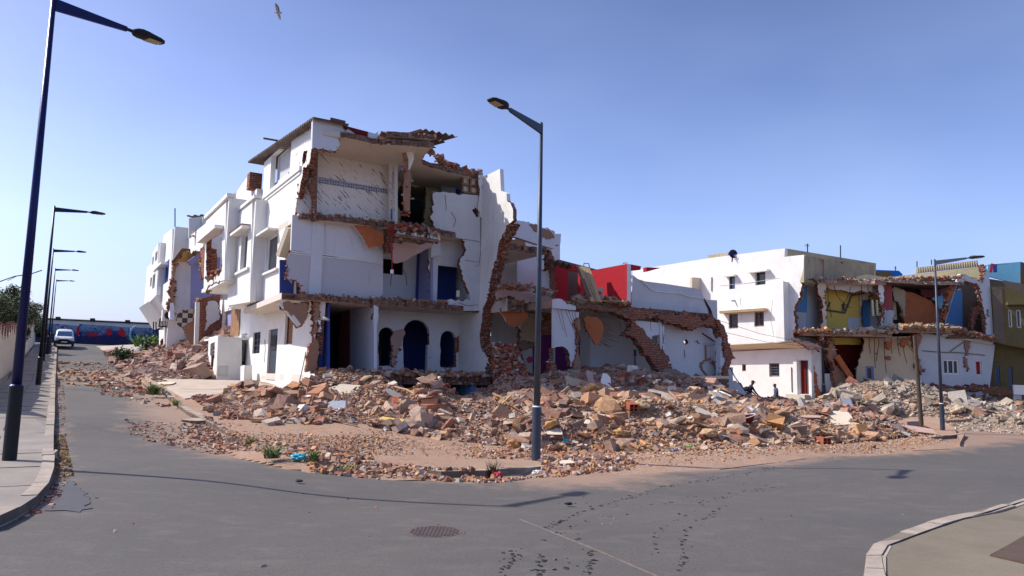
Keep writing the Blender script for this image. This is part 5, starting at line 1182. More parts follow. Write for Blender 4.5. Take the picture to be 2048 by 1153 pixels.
# sloped soffit between ground wall and overhang
zs = FD.q(1520, 687)[1]; mb = MB(); a, b = FD.q(1600,684)[0], FD.q(1300,690)[0]
mb.add([FD.w(a, zs), FD.w(b, zs), FD.w(b, zs-.35, .9), FD.w(a, zs-.35, .9)], [(0,1,2,3)], 'beige'); mb.build('soffit', hD)
mb = MB()   # body behind the wall, roof, rear parapet
fD = lambda s, t: FD.w(s, 0, t)
core(mb, .6, 14, 1.35, 10, -.3, 9.0, 'white_inner', fD); mb.build('building_body', hD)
mb = MB(); a, b = FD.q(1415,516)[0], FD.q(1395,519)[0]
pxbox(mb, FD.off(.5), 1415,511,1456,520, 0, 1.2, 'weathered'); mb.build('roof_box', hD)
mb = MB(); mb.tube([GD.w(*GD.q(1462,703), -.05), GD.w(*GD.q(1540,699), -.05), GD.w(*GD.q(1600,696), -.08), GD.w(*GD.q(1680,700), -.3)], .025, 'rust', 5); mb.build('wall_cable', hD)
TW = PL(FD.w(FD.q(1608,530)[0], 0)[:2], (sin(radians(60)), cos(radians(60))))
wd('terrace_wall', TW, [(1608,511),(1625,514),(1748,530),(1750,570),(1608,565)], [('R',1637,519,1649,558),('R',1682,524,1686,528)], th=.3, mat='weathered')
wd('rear_parapet', TW.off(3), [(1570,497),(1752,527),(1752,545),(1570,520)], th=.25, mat='weathered')
mb = MB(); pxbox(mb, TW, 1637,519,1649,560, .1, .2, 'pink_plaster'); mb.build('door_leaf', hD)
wd('terrace_return', FD.off(.3), [(1583,529,1),(1608,530),(1608,552),(1584,560,1)], th=.1, mat='pale_yellow', edge='brick')
w_d = thing('satellite_dish', 'dark blue satellite dish on the roof of the sunlit white house', 'satellite dish', atY(1465,510,50))
mb = MB(); c = atY(1465,509,49.5); vs = [c]; r_ = .3; ax = Vector((.1, -1, .1)).normalized(); x_ = ax.orthogonal().normalized(); y_ = ax.cross(x_)
vs = []; fs = []
for i in range(5):
    for j in range(24): rr = r_*(i+.02)/4; vs.append(c+(x_*cos(j*pi/12)+y_*sin(j*pi/12))*rr+ax*(.12*(rr/r_)**2))
for i in range(4):
    for j in range(24): fs.append((i*24+j, i*24+(j+1)%24, (i+1)*24+(j+1)%24, (i+1)*24+j))
mb.add(vs, fs, 'blue_metal'); mb.build('dish', w_d, True)
mb = MB(); mb.tube([c-Vector((0,0,.28)), c+ax*.22-Vector((0,0,.12))], .012, 'grey_metal', 5); mb.tube([c-ax*.05, c-ax*.12-Vector((0,0,.5))], .03, 'grey_metal', 6); mb.box(c+ax*.23-Vector((0,0,.1)), (.03,.03,.03), 'grey_metal'); mb.build('feed_arm', w_d)
def mast(x, y0, y1, Y, label, arms=()):
    mb = MB(); mb.tube([atY(x,y0,Y), atY(x,y1,Y)], .04, 'grey_metal', 6)
    for y, l in arms: p = atY(x, y, Y); mb.tube([p-Vector((l,0,0)), p+Vector((l,.1,0))], .02, 'grey_metal', 4)
    tag(mb.build('antenna_mast'), label, 'antenna')
mast(1615, 505, 488, 49, 'antenna mast with small cross arms above the weathered rooftop wall', ((489,.12),(492,.2)))
mast(1681, 516, 491, 49, 'plain antenna mast standing on the weathered rooftop wall')
mast(1791, 542, 533, 60, 'short antenna on the bright blue rooftop room', ((536,.15),)); mast(1834, 535, 523, 54, 'thin mast at the left end of the cinder block parapet'); mast(1863, 530, 520, 53, 'thin reinforcing rod rising from the cinder block parapet')
for x, Y, pts, m, lab in ((1775, 62, [(1749,540),(1798,542),(1805,549),(1805,560),(1749,560)], 'royal_blue', 'bright blue rooftop room far behind the ruins'),):
    t = thing('rooftop_room', lab, 'rooftop room', atY(x, 560, Y)); pl = PL(atY(x,550,Y)[:2], (1, .1)); wall('wall', pl, pts, par=t, mat=m, th=3)
    mb = MB(); mb.box(atY(1765,552,Y-.4), (.7,.2,.3), 'olive'); mb.build('arched_vent', t)
# ------------------------------------------------------------------ far ruins in a row, facing the viewer
PE = PL((18.0, 46.2), (sin(radians(87)), cos(radians(87))))
fE = lambda s, t: PE.w(s, 0, t)
hE = thing('ruined_house', 'far ruined house with yellow and blue upper rooms above a dark red room', 'house', (21, 48, 0))
we = lambda nm, pl, o, h=(), **k: wall(nm, pl, o, h, par=k.pop('p', hE), **k)
def aE(px, py=600): return PE.q(px, py)[0]
zr = PE.q(1700, 566)[1]; zf = PE.q(1700, 668)[1]
def eslab(nm, z, x0, x1, th, par, dt=0, mat='slab_edge', dep=6, bits=3, pal=RG):
    n = 6; lo = [(aE(x0+(x1-x0)*i/n), dt+random.uniform(-.35,.35), 1) for i in range(n)]+[(aE(x1), dt), (aE(x1), dep), (aE(x0), dep)]
    return wall(nm, HP(z, fE), lo, th=th, mat='soil', back=mat, edge='pink_plaster', side=mat, par=par, bits=bits*.5, bs=.07, grid=1, pal=pal)
eslab('roof_slab', zr+.1, 1600, 1770, .2, hE, -.2, 'ceiling'); eslab('floor_slab', zf, 1592, 1770, .2, hE, -.6)
mb = MB(); debris(mb, [fE(aE(1592),-.5)+Vector((0,0,zf)), fE(aE(1640),-.7)+Vector((0,0,zf+.05))], 50, .09, .2, .07, DARKR+WARM)
debris(mb, [fE(aE(1655),-.5)+Vector((0,0,zf+.05)), fE(aE(1700),-.5)+Vector((0,0,zf+.1)), fE(aE(1768),-.5)+Vector((0,0,zf+.1))], 90, .1, .3, .08, RG)
debris(mb, [fE(aE(1600),-.2)+Vector((0,0,zr+.1)), fE(aE(1768),-.2)+Vector((0,0,zr+.15))], 30, .07, .2, .04, RG+DARKR)
o = mb.build('slab_debris', hE); o['kind'] = 'stuff'
we('blue_wall', PE.off(1.0), [(1585,565),(1615,565),(1613,690),(1585,690)], th=.1, mat='blue_light'); we('grey_dado', PE.off(.96), [(1588,624),(1613,626),(1612,690),(1585,690)], th=.03, mat='grey_plaster')
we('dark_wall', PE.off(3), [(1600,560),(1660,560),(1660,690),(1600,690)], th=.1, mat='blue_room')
we('pier', PE.off(-.1), [(1638,566,1),(1652,566,1),(1651,610,1),(1654,640,1),(1649,682,1),(1640,682,1),(1643,620,1)], th=.4, mat='beige', edge='brick', bits=4, bs=.08)
we('yellow_wall', PE.off(1.3), [(1645,560),(1694,560),(1694,690),(1645,690)], th=.12, mat='yellow')
yr = PL(PE.off(1.3).w(PE.off(1.3).q(1694,620)[0], 0)[:2], (.96,.28))
we('yellow_wall', yr, [(1694,560),(1765,560),(1765,600,1),(1745,600,1),(1728,598,1),(1722,620,1),(1724,662,1),(1720,690),(1694,690)], th=.12, mat='yellow', edge='brick')
we('ceiling_edge', PE.off(.4), [(1648,566),(1768,562),(1768,578,1),(1740,582,1),(1700,585,1),(1650,578,1)], th=.3, mat='ceiling')
we('grey_patch', yr.off(-.03), [(1696,636),(1718,636),(1720,668),(1696,668)], th=.02, mat='grey_plaster')
we('bare_patch', yr.off(-.04), [(1720,590,1),(1740,580,1),(1744,590,1),(1738,598,1),(1724,602,1),(1722,640,1),(1718,640,1)], th=.03, mat='beige')
we('grey_wall', PE.off(2.6), [(1700,560),(1775,560),(1775,690),(1700,690)], th=.1, mat='grey_plaster'); we('door_leaf', PE.off(2.4), [(1726,600),(1740,600),(1739,665),(1726,665)], th=.06, mat='blue_light')
we('pier', PE.off(-.1), [(1758,566,1),(1767,565,1),(1768,600,1),(1766,640,1),(1768,668,1),(1761,668,1),(1762,610,1)], th=.4, mat='white_worn', edge='brick', bits=2, bs=.12)
mb = MB(); q = PE.off(1.25); mb.tube([q.w(*q.q(*p)) for p in ((1660,605),(1657,612),(1655,621),(1690,626),(1696,610),(1703,592),(1728,587))], .06, 'brown_wall', 5); mb.tube([q.w(*q.q(1687,622)), q.w(*q.q(1687,608))], .1, 'brown_wall', 5)
wires(mb, PE.off(.2), [(1655,572,2.0,.2),(1668,572,1.4,1),(1700,575,1.2,-.6),(1722,570,2,.3),(1735,570,1,.4),(1745,575,2,.2)], .02, 'black'); mb.build('hanging_cable', hE)
mb = MB(); 
for x in (1746, 1755): mb.bar(PE.w(*PE.q(x,600), .1), PE.w(*PE.q(x+2,632), .1), .1, .1, 'pale_yellow')
mb.build('hanging_fragment', hE)
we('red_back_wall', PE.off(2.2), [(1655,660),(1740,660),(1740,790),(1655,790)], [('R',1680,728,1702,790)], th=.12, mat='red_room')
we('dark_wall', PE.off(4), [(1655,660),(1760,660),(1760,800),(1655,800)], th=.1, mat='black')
we('torn_brick_edge', PE.off(-.1), [(1654,676,1),(1668,680,1),(1670,715,1),(1664,720,1),(1690,755,1),(1702,790,1),(1686,790,1),(1670,765,1),(1668,740,1),(1660,720,1)], th=.5, mat='brown_mortar', edge='brick', bits=5, bs=.085)
mb = MB(); mb.bar(PE.w(*PE.q(1668,712), -.3), PE.w(*PE.q(1694,756), -.5), .35, .3, 'orange_clay'); mb.build('leaning_beam', hE)
we('overhang_fragment', PE.off(-.5), [(1585,676,1),(1620,684,1),(1643,696,1),(1640,705,1),(1622,700,1),(1600,688,1)], th=.3, mat='pink_plaster', edge='slab_edge')
we('ground_wall', PE.off(.3), [(1620,690),(1655,694,1),(1657,735,1),(1672,755,1),(1692,790,1),(1692,815),(1620,815)], [('R',1643,719,1663,748)], th=.25, mat='white', edge='brick')
window(PE.off(.3), 1643,719,1663,748, hE, 'grey_metal', 'glass_dark', .12, 0, .04)
we('split_plaster', PE.off(.24), [(1618,722,1),(1624,726,1),(1628,742,1),(1634,765,1),(1642,795,1),(1636,800,1),(1628,775,1),(1620,745,1)], th=.06, mat='orange_clay', edge='brick', bits=1.5)
bw = PL(PE.off(.8).w(PE.off(.8).q(1722,720)[0], 0)[:2], (.985,-.17))
we('beige_wall', bw, [(1726,676),(1838,672),(1838,790),(1712,790),(1713,740,1),(1722,715,1),(1727,690,1)], [('R',1731,733,1748,762)], th=.2, mat='peach', edge='brick')
window(bw, 1731,733,1748,762, hE, 'violet', 'glass_dark', .06, 0, .12)
mb = MB(); wires(mb, bw.off(-.4), [(1738,676,1,.05),(1748,676,1.9,.0),(1757,678,1.4,-.2),(1768,676,2.2,.05),(1782,676,1,.0),(1795,674,1.2,.1),(1805,676,1.6,.2),(1815,674,1,.3)], .022, 'rust')
mb.stone(bw.w(*bw.q(1749,708), -.4), .1, 'rubble', (.4,.25,.2)); mb.stone(bw.w(*bw.q(1771,717), -.5), .22, 'rubble', (.5,.2,.12)); mb.build('hanging_rebar', hE)
we('hanging_plaster', bw.off(-.6), [(1773,683),(1785,683),(1783,694,1),(1776,699,1),(1772,690,1)], th=.12, mat='orange_clay'); we('hanging_plaster', bw.off(-.6), [(1797,678,1),(1822,675,1),(1818,690,1),(1804,694,1),(1798,688,1)], th=.15, mat='orange_clay', edge='slab_edge')
# second one: brick red room
hF = thing('ruined_house', 'far ruined house with a pink-red wall, a brown bare wall and a pale yellow parapet', 'house', (26, 48, 0))
eslab('roof_slab', PE.q(1820,562)[1], 1770, 1925, .22, hF, -.2, 'brown_wall'); eslab('floor_slab', PE.q(1820,660)[1], 1768, 1885, .22, hF, -.7)
mb = MB(); z_ = PE.q(1820,660)[1]; debris(mb, [fE(aE(1770),-.8)+Vector((0,0,z_)), fE(aE(1820),-1)+Vector((0,0,z_+.1)), fE(aE(1885),-.8)+Vector((0,0,z_))], 100, .1, .3, .08, RG+WARM)
z_ = PE.q(1850,558)[1]; debris(mb, [fE(aE(1770),-.2)+Vector((0,0,z_-.1)), fE(aE(1920),-.2)+Vector((0,0,z_+.1))], 28, .07, .2, .04, RG+DARKR); o = mb.build('slab_debris', hF); o['kind'] = 'stuff'
we('pink_wall', PE.off(.5), [(1764,566),(1783,570),(1785,600),(1787,622,1),(1786,660),(1764,660)], th=.15, mat='pink_red', p=hF)
we('grey_dado', PE.off(.46), [(1766,620,1),(1787,622,1),(1787,665),(1766,665)], th=.03, mat='grey_plaster', p=hF)
we('bare_wall', PE.off(.9), [(1785,577,1),(1795,575,1),(1810,583,1),(1835,590,1),(1860,600,1),(1882,615,1),(1888,625,1),(1876,645,1),(1868,652),(1812,652),(1808,640,1),(1800,615,1),(1790,598,1)], th=.15, mat='orange_clay', edge='slab_edge', p=hF, bits=.5)
we('grey_plaster_piece', PE.off(.85), [(1785,577,1),(1796,575,1),(1811,584),(1810,635,1),(1800,612,1),(1788,596,1)], th=.08, mat='weathered', p=hF)
we('white_sliver', PE.off(1.2), [(1787,600),(1792,606),(1794,640),(1787,640)], th=.1, mat='pale_yellow', p=hF)
we('back_wall', PE.off(2.8), [(1770,560),(1900,556),(1900,665),(1770,665)], th=.1, mat='brown_wall', p=hF)
we('pink_wall', PE.off(2.2), [(1840,575),(1900,565),(1900,600,1),(1870,600,1),(1845,590,1)], th=.1, mat='pink_red', p=hF)
we('blue_patch', PE.off(.8), [(1864,598,1),(1890,590,1),(1900,610,1),(1895,630,1),(1880,622,1)], th=.1, mat='sky_blue', p=hF)
YP = PL(PE.off(.6).w(PE.off(.6).q(1965,540)[0], 0)[:2], (sin(radians(-68)), cos(radians(-68))))
we('roof_parapet', YP, [(1965,533),(1966,562,1),(1950,558,1),(1940,554,1),(1880,556),(1770,561),(1770,556)], th=.2, mat='pale_yellow', p=hF)
we('roof_parapet', PE.off(1.5), [(1697,556),(1734,549),(1735,563),(1697,563)], th=.2, mat='pale_yellow', p=hE); we('roof_parapet', PE.off(1.7), [(1734,549),(1800,560),(1734,563)], th=.15, mat='beige', p=hE)
cb = wall('cinder_block_parapet', PL(YP.off(.9).w(0, 0)[:2], YP.d), [(1833,536),(1955,521),(1957,533),(1833,547)], th=.2, mat='weathered', par=hF)
mb = MB(); q = PL(YP.off(.85).w(0, 0)[:2], YP.d)
for i in range(26): x = 1835+i*4.7; mb.tube([q.w(*q.q(x, 536-i*.57)), q.w(*q.q(x+.6, 546-i*.5))], .03, 'beige', 4)
mb.build('block_joint', hF)
we('ground_wall', PE.off(.1), [(1838,665),(1990,690),(1976,805),(1838,800)], [('R',1885,719,1919,750),('R',1951,722,1964,751),[(1845,762,0),(1846,766),(1880,800,1),(1880,805),(1838,805)],('R',1900,797,1938,806)], th=.25, mat='grey_plaster', p=hF)
# third: white end wall with the bitten opening
hG = thing('ruined_house', 'far ruined house with a white end frame around a dark bite-shaped hole', 'house', (29, 48, 0))
we('white_frame', PE.off(-.15), [(1921,548),(1930,548),(1942,556,1),(1955,563,1),(1966,565,1),(1965,530,1),(1970,532),(1978,545),(1988,685),(1985,690),(1885,672),(1885,666)],
   [[(1905,574,1),(1925,566,1),(1950,570,1),(1958,575,1),(1962,605,1),(1967,620,1),(1972,650,1),(1974,680),(1930,665,1),(1888,655,1),(1886,630,1),(1893,600,1)],('R',1973,619,1979,635)], th=.3, mat='grey_plaster', edge='brick', p=hG, bits=4, bs=.085)
we('left_edge', PE.off(-.05), [(1900,568,1),(1912,566,1),(1905,590,1),(1896,615,1),(1890,640,1),(1884,655,1),(1880,640,1),(1888,622,1),(1893,600,1)], th=.4, mat='orange_clay', edge='brick', p=hG, bits=5, bs=.085)
we('blue_wall', PE.off(1.6), [(1880,590,1),(1924,580),(1926,660),(1880,660)], th=.1, mat='blue_light', p=hG); we('back_wall', PE.off(2.6), [(1880,560),(1990,560),(1990,690),(1880,690)], th=.1, mat='brown_wall', p=hG)
we('torn_partition', PE.off(.5), [(1946,622,1),(1952,616,1),(1964,615,1),(1960,622,1),(1950,640,1),(1946,665,1),(1942,655,1)], th=.3, mat='brick', edge='brick', p=hG, bits=3)
mb = MB(); core(mb, aE(1890), aE(1980), -.2, 3, PE.q(1930,672)[1]-.2, PE.q(1930,672)[1], 'slab_edge', fE); debris(mb, [fE(aE(1885),-.5)+Vector((0,0,PE.q(1885,660)[1])), fE(aE(1935),-.4)+Vector((0,0,PE.q(1935,672)[1])), fE(aE(1976),-.4)+Vector((0,0,PE.q(1976,682)[1]))], 80, .09, .22, .07, RB+DARKR); mb.build('floor_slab', hG)
mb = MB(); p = PE.off(-.1); mb.box(p.w(*p.q(1974,672)), (.4,.2,.05), 'white'); mb.build('ledge', hG)
window(PE.off(.1), 1885,719,1919,750, hF, 'white', 'glass_dark', .05, 2, .1); window(PE.off(.1), 1951,722,1964,751, hF, 'white', 'red', .05, 0, .05)
we('brick_strip', PE.off(.02), [(1929,672,1),(1937,674,1),(1937,712,1),(1930,712,1)], th=.1, mat='brown_mortar', edge='brick', p=hF, bits=1.5); we('brick_strip', PE.off(.02), [(1927,714,1),(1935,718,1),(1940,738,1),(1936,744,1),(1930,735,1)], th=.1, mat='brown_mortar', edge='brick', p=hF)
we('brick_band', PE.off(.0), [(1864,771,1),(1900,775,1),(1935,772,1),(1974,770,1),(1975,779,1),(1935,780,1),(1916,790,1),(1895,784,1),(1866,785,1)], th=.12, mat='brick', edge='brick', p=hF, bits=3, bs=.1)
mb = MB(); q = PE.off(.05); mb.tube([q.w(*q.q(*p)) for p in ((1845,702),(1880,705),(1920,706),(1970,711))], .03, 'brown_wall', 4); mb.tube([q.w(*q.q(*p)) for p in ((1900,704),(1928,684))], .025, 'brown_wall', 4); mb.build('wall_cable', hF)
mb = MB(); core(mb, aE(1760), aE(1990), 3, 9, -.5, zr-.3, 'white_inner', fE); mb.build('building_body', hF); mb = MB(); core(mb, aE(1640), aE(1758), 4.4, 9, -.5, zr-.3, 'white_inner', fE); mb.build('building_body', hE)
we('white_pier', PE.off(-.2), [(1826,668,1),(1840,668,1),(1836,700,1),(1842,720,1),(1850,742,1),(1842,750,1),(1832,735,1),(1832,700,1)], th=.4, mat='brown_mortar', edge='brick', bits=4, bs=.08, p=hF)
# olive house at the right edge
hO = thing('olive_house', 'shabby olive-brown house with an overhanging upper floor at the right edge', 'house', (34, 48, 0))
PO = PL(PE.w(*PE.q(1983,640), -.4)[:2], (1, -.35)); wo = lambda nm, pl, o, h=(), **k: wall(nm, pl, o, h, par=hO, **k)
wo('upper_wall', PO, [(1984,576,1),(1984,574),(2005,573,1),(2048,588,1),(2130,600),(2130,712),(2010,690),(1989,684)], [('R',2016,620,2026,655),('R',2032,620,2044,656)], th=.3, mat='olive', edge='slab_edge')
window(PO, 2016,620,2026,655, hO, 'white', 'glass_dark', .1, 0, .07); window(PO, 2032,620,2044,656, hO, 'white', 'glass_dark', .1, 0, .07)
mb = MB(); a, z = PO.q(2012, 611); b, _ = PO.q(2060, 611); pbox(mb, PO, a, b, z, z+.15, -.4, 0, 'olive'); mb.build('window_hood', hO)
wo('lower_wall', PO.off(.9), [(1970,680),(2130,690),(2130,850),(1972,810)], [('R',1990,732,2001,770),('R',2016,734,2028,790)], th=.3, mat='olive')
window(PO.off(.9), 1990,732,2001,770, hO, 'glass_blue', 'glass_blue', .08, 0, .1); mb = MB(); pxbox(mb, PO.off(.9), 2016,734,2028,800, .1, .15, 'glass_blue'); mb.build('door', hO)
wo('brown_return', PO.off(-.02), [(1984,577),(2004,576),(2010,689),(1990,685)], th=.02, mat='brown_wall')
mb = MB(); fO = lambda s, t: PO.w(s, 0, t); core(mb, -.2, 6, 1.3, 8, -1, PO.q(2000,590)[1], 'brown_wall', fO); core(mb, 0, 5, .3, 1.3, PO.q(2000,684)[1], PO.q(2000,680)[1]+.02, 'brown_wall', fO); mb.build('building_body', hO)
wo('parapet', PO.off(2), [(1978,558),(2130,580),(2130,620),(1978,600)], th=.2, mat='brown_wall')
wo('blue_parapet', PO.off(3.5), [(1975,530),(2041,524),(2041,569),(1976,553)], th=.25, mat='sky_blue'); wo('brown_parapet', PL(PO.off(3.5).w(PO.off(3.5).q(2041,540)[0],0)[:2], (1,.5)), [(2041,524),(2080,535),(2080,590),(2041,569)], th=.25, mat='brown_wall')
mb = MB(); q = PO.off(1.5); mb.bar(q.w(*q.q(1980,536)), q.w(*q.q(1986,537)), .03, .6, 'bag_red'); mb.bar(q.w(*q.q(1986.5,537)), q.w(*q.q(1994,537)), .03, .55, 'blue_room'); mb.tube([q.w(*q.q(1977,530)), q.w(*q.q(2014,528))], .015, 'grey_metal', 4)
tag(mb.build('laundry'), 'red and blue cloths hung on a line before the light blue parapet', 'laundry')
for nm_, a_ in (('overhead cable running from the torn arch to the far yellow room', ((1440,642,35),(1520,668,38),(1600,684,42),(1700,690,46))), ('lower slack cable from the arch to the corner of the far ruins', ((1445,664,35),(1530,684,39),(1640,696,44)))):
    mb = MB(); mb.tube([atY(*q) for q in a_], .012, 'black', 4); tag(mb.build('overhead_cable'), nm_, 'cable')
t = thing('market_stall', 'low makeshift stall with dark openings below the olive house', 'stall', (33, 44, -.6)); ps = PL(atY(2010,790,45)[:2], (1,-.1))
wall('canopy', ps.off(-.3), [(1966,782,1),(2004,776,1),(2025,784,1),(2022,788,1),(1968,790,1)], th=.15, mat='rust', par=t, edge='slab_edge', bits=2)
wall('front_panel', ps, [(1976,796),(2016,792),(2014,822),(1974,818)], th=.1, mat='brown_wall', par=t)
wall('white_panel', ps.off(-.2), [(2027,770),(2070,772),(2070,790),(2028,790)], th=.1, mat='white_worn', par=t); wall('side_panel', ps, [(2028,791),(2070,791),(2070,835),(2024,828)], th=.1, mat='grey_plaster', par=t)
mb = MB()
for x in (1948, 1968, 2018, 2046): mb.bar(ps.w(*ps.q(x, 788)), ps.w(*ps.q(x, 826)), .12, .12, 'wood_dark')
mb.build('post', t)
# ------------------------------------------------------------------ street lamps
def copy_tree(o, parent=None):
    c = o.copy(); S.collection.objects.link(c); c.parent = parent
    for ch in list(o.children): copy_tree(ch, c)
    return c
def make_lamp():
    t = thing('street_lamp', 'x', 'street lamp')
    mb = MB(); mb.tube([(0,0,1.15),(0,0,4),(0,0,7.6)], [.074,.06,.04], 'grey_metal', 18); mb.tube([(0,0,7.6),(0,0,7.63)], [.04,.02], 'grey_metal', 14); mb.build('pole', t, True)
    mb = MB(); mb.tube([(0,0,-.1),(0,0,1.14)], .10, 'grey_metal', 18); mb.tube([(0,0,1.14),(0,0,1.165)], [.102,.08], 'white_worn', 18); mb.build('base_sleeve', t)
    mb = MB()   # arm: deep tapering flat bracket along +X
    vs = [(.03,s*.03,7.36) for s in (-1,1)]+[(.03,s*.03,7.56) for s in (-1,1)]+[(1.25,s*.025,7.50) for s in (-1,1)]+[(1.25,s*.025,7.585) for s in (-1,1)]
    mb.add(vs, ((0,1,3,2),(4,6,7,5),(0,2,6,4),(1,5,7,3),(2,3,7,6),(0,4,5,1)), 'grey_metal'); mb.tube([(1.2,0,7.545),(1.42,0,7.55)], .03, 'grey_metal', 10); mb.build('arm', t)
    mb = MB(); n = 14; prof = []   # luminaire: flat rounded shell
    for x, hw, zt, zb in ((1.36,.05,7.585,7.52),(1.42,.11,7.62,7.50),(1.5,.135,7.635,7.495),(1.62,.14,7.63,7.505),(1.66,.14,7.62,7.515),(1.85,.125,7.605,7.525),(1.93,.10,7.59,7.53),(1.96,.05,7.575,7.54)): prof.append((x, hw, zt, zb))
    vs = []; fs = []
    for x, hw, zt, zb in prof:
        for j in range(n): a = 2*pi*j/n; cy = cos(a); vs.append((x, hw*math.copysign(abs(cy)**.5, cy), (zt+zb)/2+(zt-zb)/2*math.copysign(abs(sin(a))**.7, sin(a))))
    for i in range(len(prof)-1):
        for j in range(n): fs.append((i*n+j, i*n+(j+1)%n, (i+1)*n+(j+1)%n, (i+1)*n+j))
    fs += [tuple(range(n)), tuple((len(prof)-1)*n+j for j in range(n))]
    mb.add(vs, fs, 'black'); lh = mb.build('lamp_head', t, True)
    mb = MB(); mb.add([(1.62,-.105,7.506),(1.62,.105,7.506),(1.88,.09,7.521),(1.88,-.09,7.521),(1.62,-.105,7.499),(1.62,.105,7.499),(1.88,.09,7.514),(1.88,-.09,7.514)], ((0,1,2,3),(7,6,5,4),(0,1,5,4),(1,2,6,5),(2,3,7,6),(3,0,4,7)), 'lamp_glass'); mb.build('lens', lh)
    return t
lp = make_lamp(); rowdir = atan2(N[1], N[0]); first = True
LAMPS = [((-7.75,11.73,.12), atan2(1.62,1.05), 1, 'nearest dark blue street lamp standing on the left pavement', 'blue_metal'),
 ((-19.7,31.17,.76), rowdir+.15, 1, 'second street lamp along the left pavement, beyond the nearest dark blue one', 'dark_metal'),
 ((-31.3,49.83,1.86), rowdir, 1, 'third street lamp along the left pavement', 'dark_metal'), ((-43.5,69.8,3.13), rowdir, 1, 'fourth street lamp along the left pavement', 'dark_metal'),
 ((-55.4,89.3,4.3), rowdir, 1, 'farthest and smallest street lamp along the left pavement', 'dark_metal'),
 ((.6,16.5,-.25), atan2(-1.35,-.97), 1, 'street lamp standing on the kerb in front of the ruins, centre of the scene', 'grey_metal'),
 ((19.16,33.15,-.47), atan2(-1.22,1.19), 1, 'street lamp on the kerb corner at the right, arm pointing right', 'grey_metal'),
 ((19.57,46.5,.2), atan2(-1.1,-1.0), 1.0, 'bare street lamp pole rising from the rubble before the far yellow room', 'grey_metal')]
for i, (loc, rot, sc, lab, m) in enumerate(LAMPS):
    o = lp if i == 0 else copy_tree(lp)
    o.location = loc; o.rotation_euler = (0, 0, rot); o['label'] = lab; o['group'] = 'street lamps'
    o['_m'] = m
for i, (o, m) in enumerate([(o, o['_m']) for o in list(S.objects) if '_m' in o]):
    del o['_m']
    if m != 'grey_metal':
        for ch in o.children:
            if ch.name.split('.')[0] in ('pole', 'arm', 'base_sleeve'):
                ch.data = ch.data.copy()
                for k, mt in enumerate(ch.data.materials):
                    if mt.name == 'grey_metal': ch.data.materials[k] = MATS['black' if ch.name.startswith('base') else m]
                    elif mt.name == 'white_worn': ch.data.materials[k] = MATS[m]
t = thing('telegraph_pole', 'short dark wooden pole leaning slightly beside the right kerb corner', 'pole', gp(1843, 852, .13))
mb = MB(); mb.tube([atY(1843,854,33.6), atY(1829,672,33.6)], [.10,.075], 'bark', 10); mb.build('post', t)
# ------------------------------------------------------------------ far wall with graffiti, boundary wall, tree
t = thing('graffiti_wall', 'long far wall painted with dark blue, white and red graffiti', 'wall', (-48, 93, 4.3)); PM = PL((-60, 93), (1, -.02))
wall('painted_wall', PM, [(70,645),(158,652),(158,648),(262,655),(330,657),(330,689),(60,692)], th=.3, mat='mural', par=t, grid=3)
mb = MB(); q = PM.off(-.04)
def patch(pts, m, nm, d=0):
    return wall(nm, PM.off(-.03-d), pts, th=.02, mat=m, par=t, grid=5)
patch([(208,672),(213,662),(217,656),(222,662),(224,670),(218,671),(213,668)], 'red', 'painted_patch'); patch([(234,668),(239,660),(244,656),(249,662),(251,672),(247,680),(244,682),(243,672),(237,670)], 'red', 'painted_patch')
patch([(176,667),(182,665),(188,667),(193,666),(195,672),(190,682),(182,679),(177,673)], 'red', 'painted_patch'); patch([(153,658),(157,653),(159,655),(158,670),(154,671)], 'red', 'painted_patch')
patch([(260,656),(262,656),(260,684),(258,684)], 'white_inner', 'painted_patch')
mb = MB(); c = PM.off(-.08); pts = []
for k in range(15): a = radians(110+k*20*.78); x, z = c.q(276, 669); pts.append(c.w(x+1.0*cos(a), z+1.05*sin(a)))
mb.tube(pts, .13, 'sky_blue', 5); mb.build('painted_swirl', t)
mb = MB(); mb.box((-36,92.7,4.75), (18,.02,.5), 'mural_blue'); mb.build('painted_plinth', t)
t = thing('long_shed', 'long flat-roofed grey building behind the graffiti wall', 'building', (-45, 100, 4.5)); PS = PL((-60, 98), (1, .0))
wall('wall', PS, [(60,636),(330,649),(330,690),(60,690)], th=6, mat='grey_plaster', par=t, grid=4)
mb = MB(); mb.tube([PS.w(*PS.q(50,636), -.1), PS.w(*PS.q(345,649.5), -.1)], .12, 'black', 6)
for x, y in ((117,637.5),(186,640.5),(256,644)): mb.box(PS.w(*PS.q(x, y), -.1), (.26,.15,.22), 'black')
mb.build('roof_edge', t)
t = thing('boundary_wall', 'cream boundary wall with a sawtooth brick coping along the left pavement', 'wall', st(-9.9, 4, .5)); pw = facp(-9.8)
a = [(x, G(*P2(-9.8, x))-.3) for x in (-6, 2, 12, 24, 36, 50, 64)]; mb = MB()
for i in range(140):
    t0 = -6+i*.5; t1 = t0+.5; g0, g1 = G(*P2(-9.8, t0)), G(*P2(-9.8, t1)); k = i % 4
    h0, h1 = ((2.1, 2.0), (2.0, 2.05), (2.05, 2.15), (2.15, 2.1))[k]
    q = [st(-9.8, t0), st(-9.8, t1), st(-10.02, t1), st(-10.02, t0)]
    vs = [(v.x, v.y, g-.3) for v, g in zip(q, (g0, g1, g1, g0))]+[(v.x, v.y, g+h) for v, g, h in zip(q, (g0, g1, g1, g0), (h0, h1, h1, h0))]
    mb.add(vs, ((0,1,5,4),(2,3,7,6),(4,5,6,7),(0,3,7,4),(1,2,6,5)), 'cream')
mb.build('wall', t)
mb = MB()
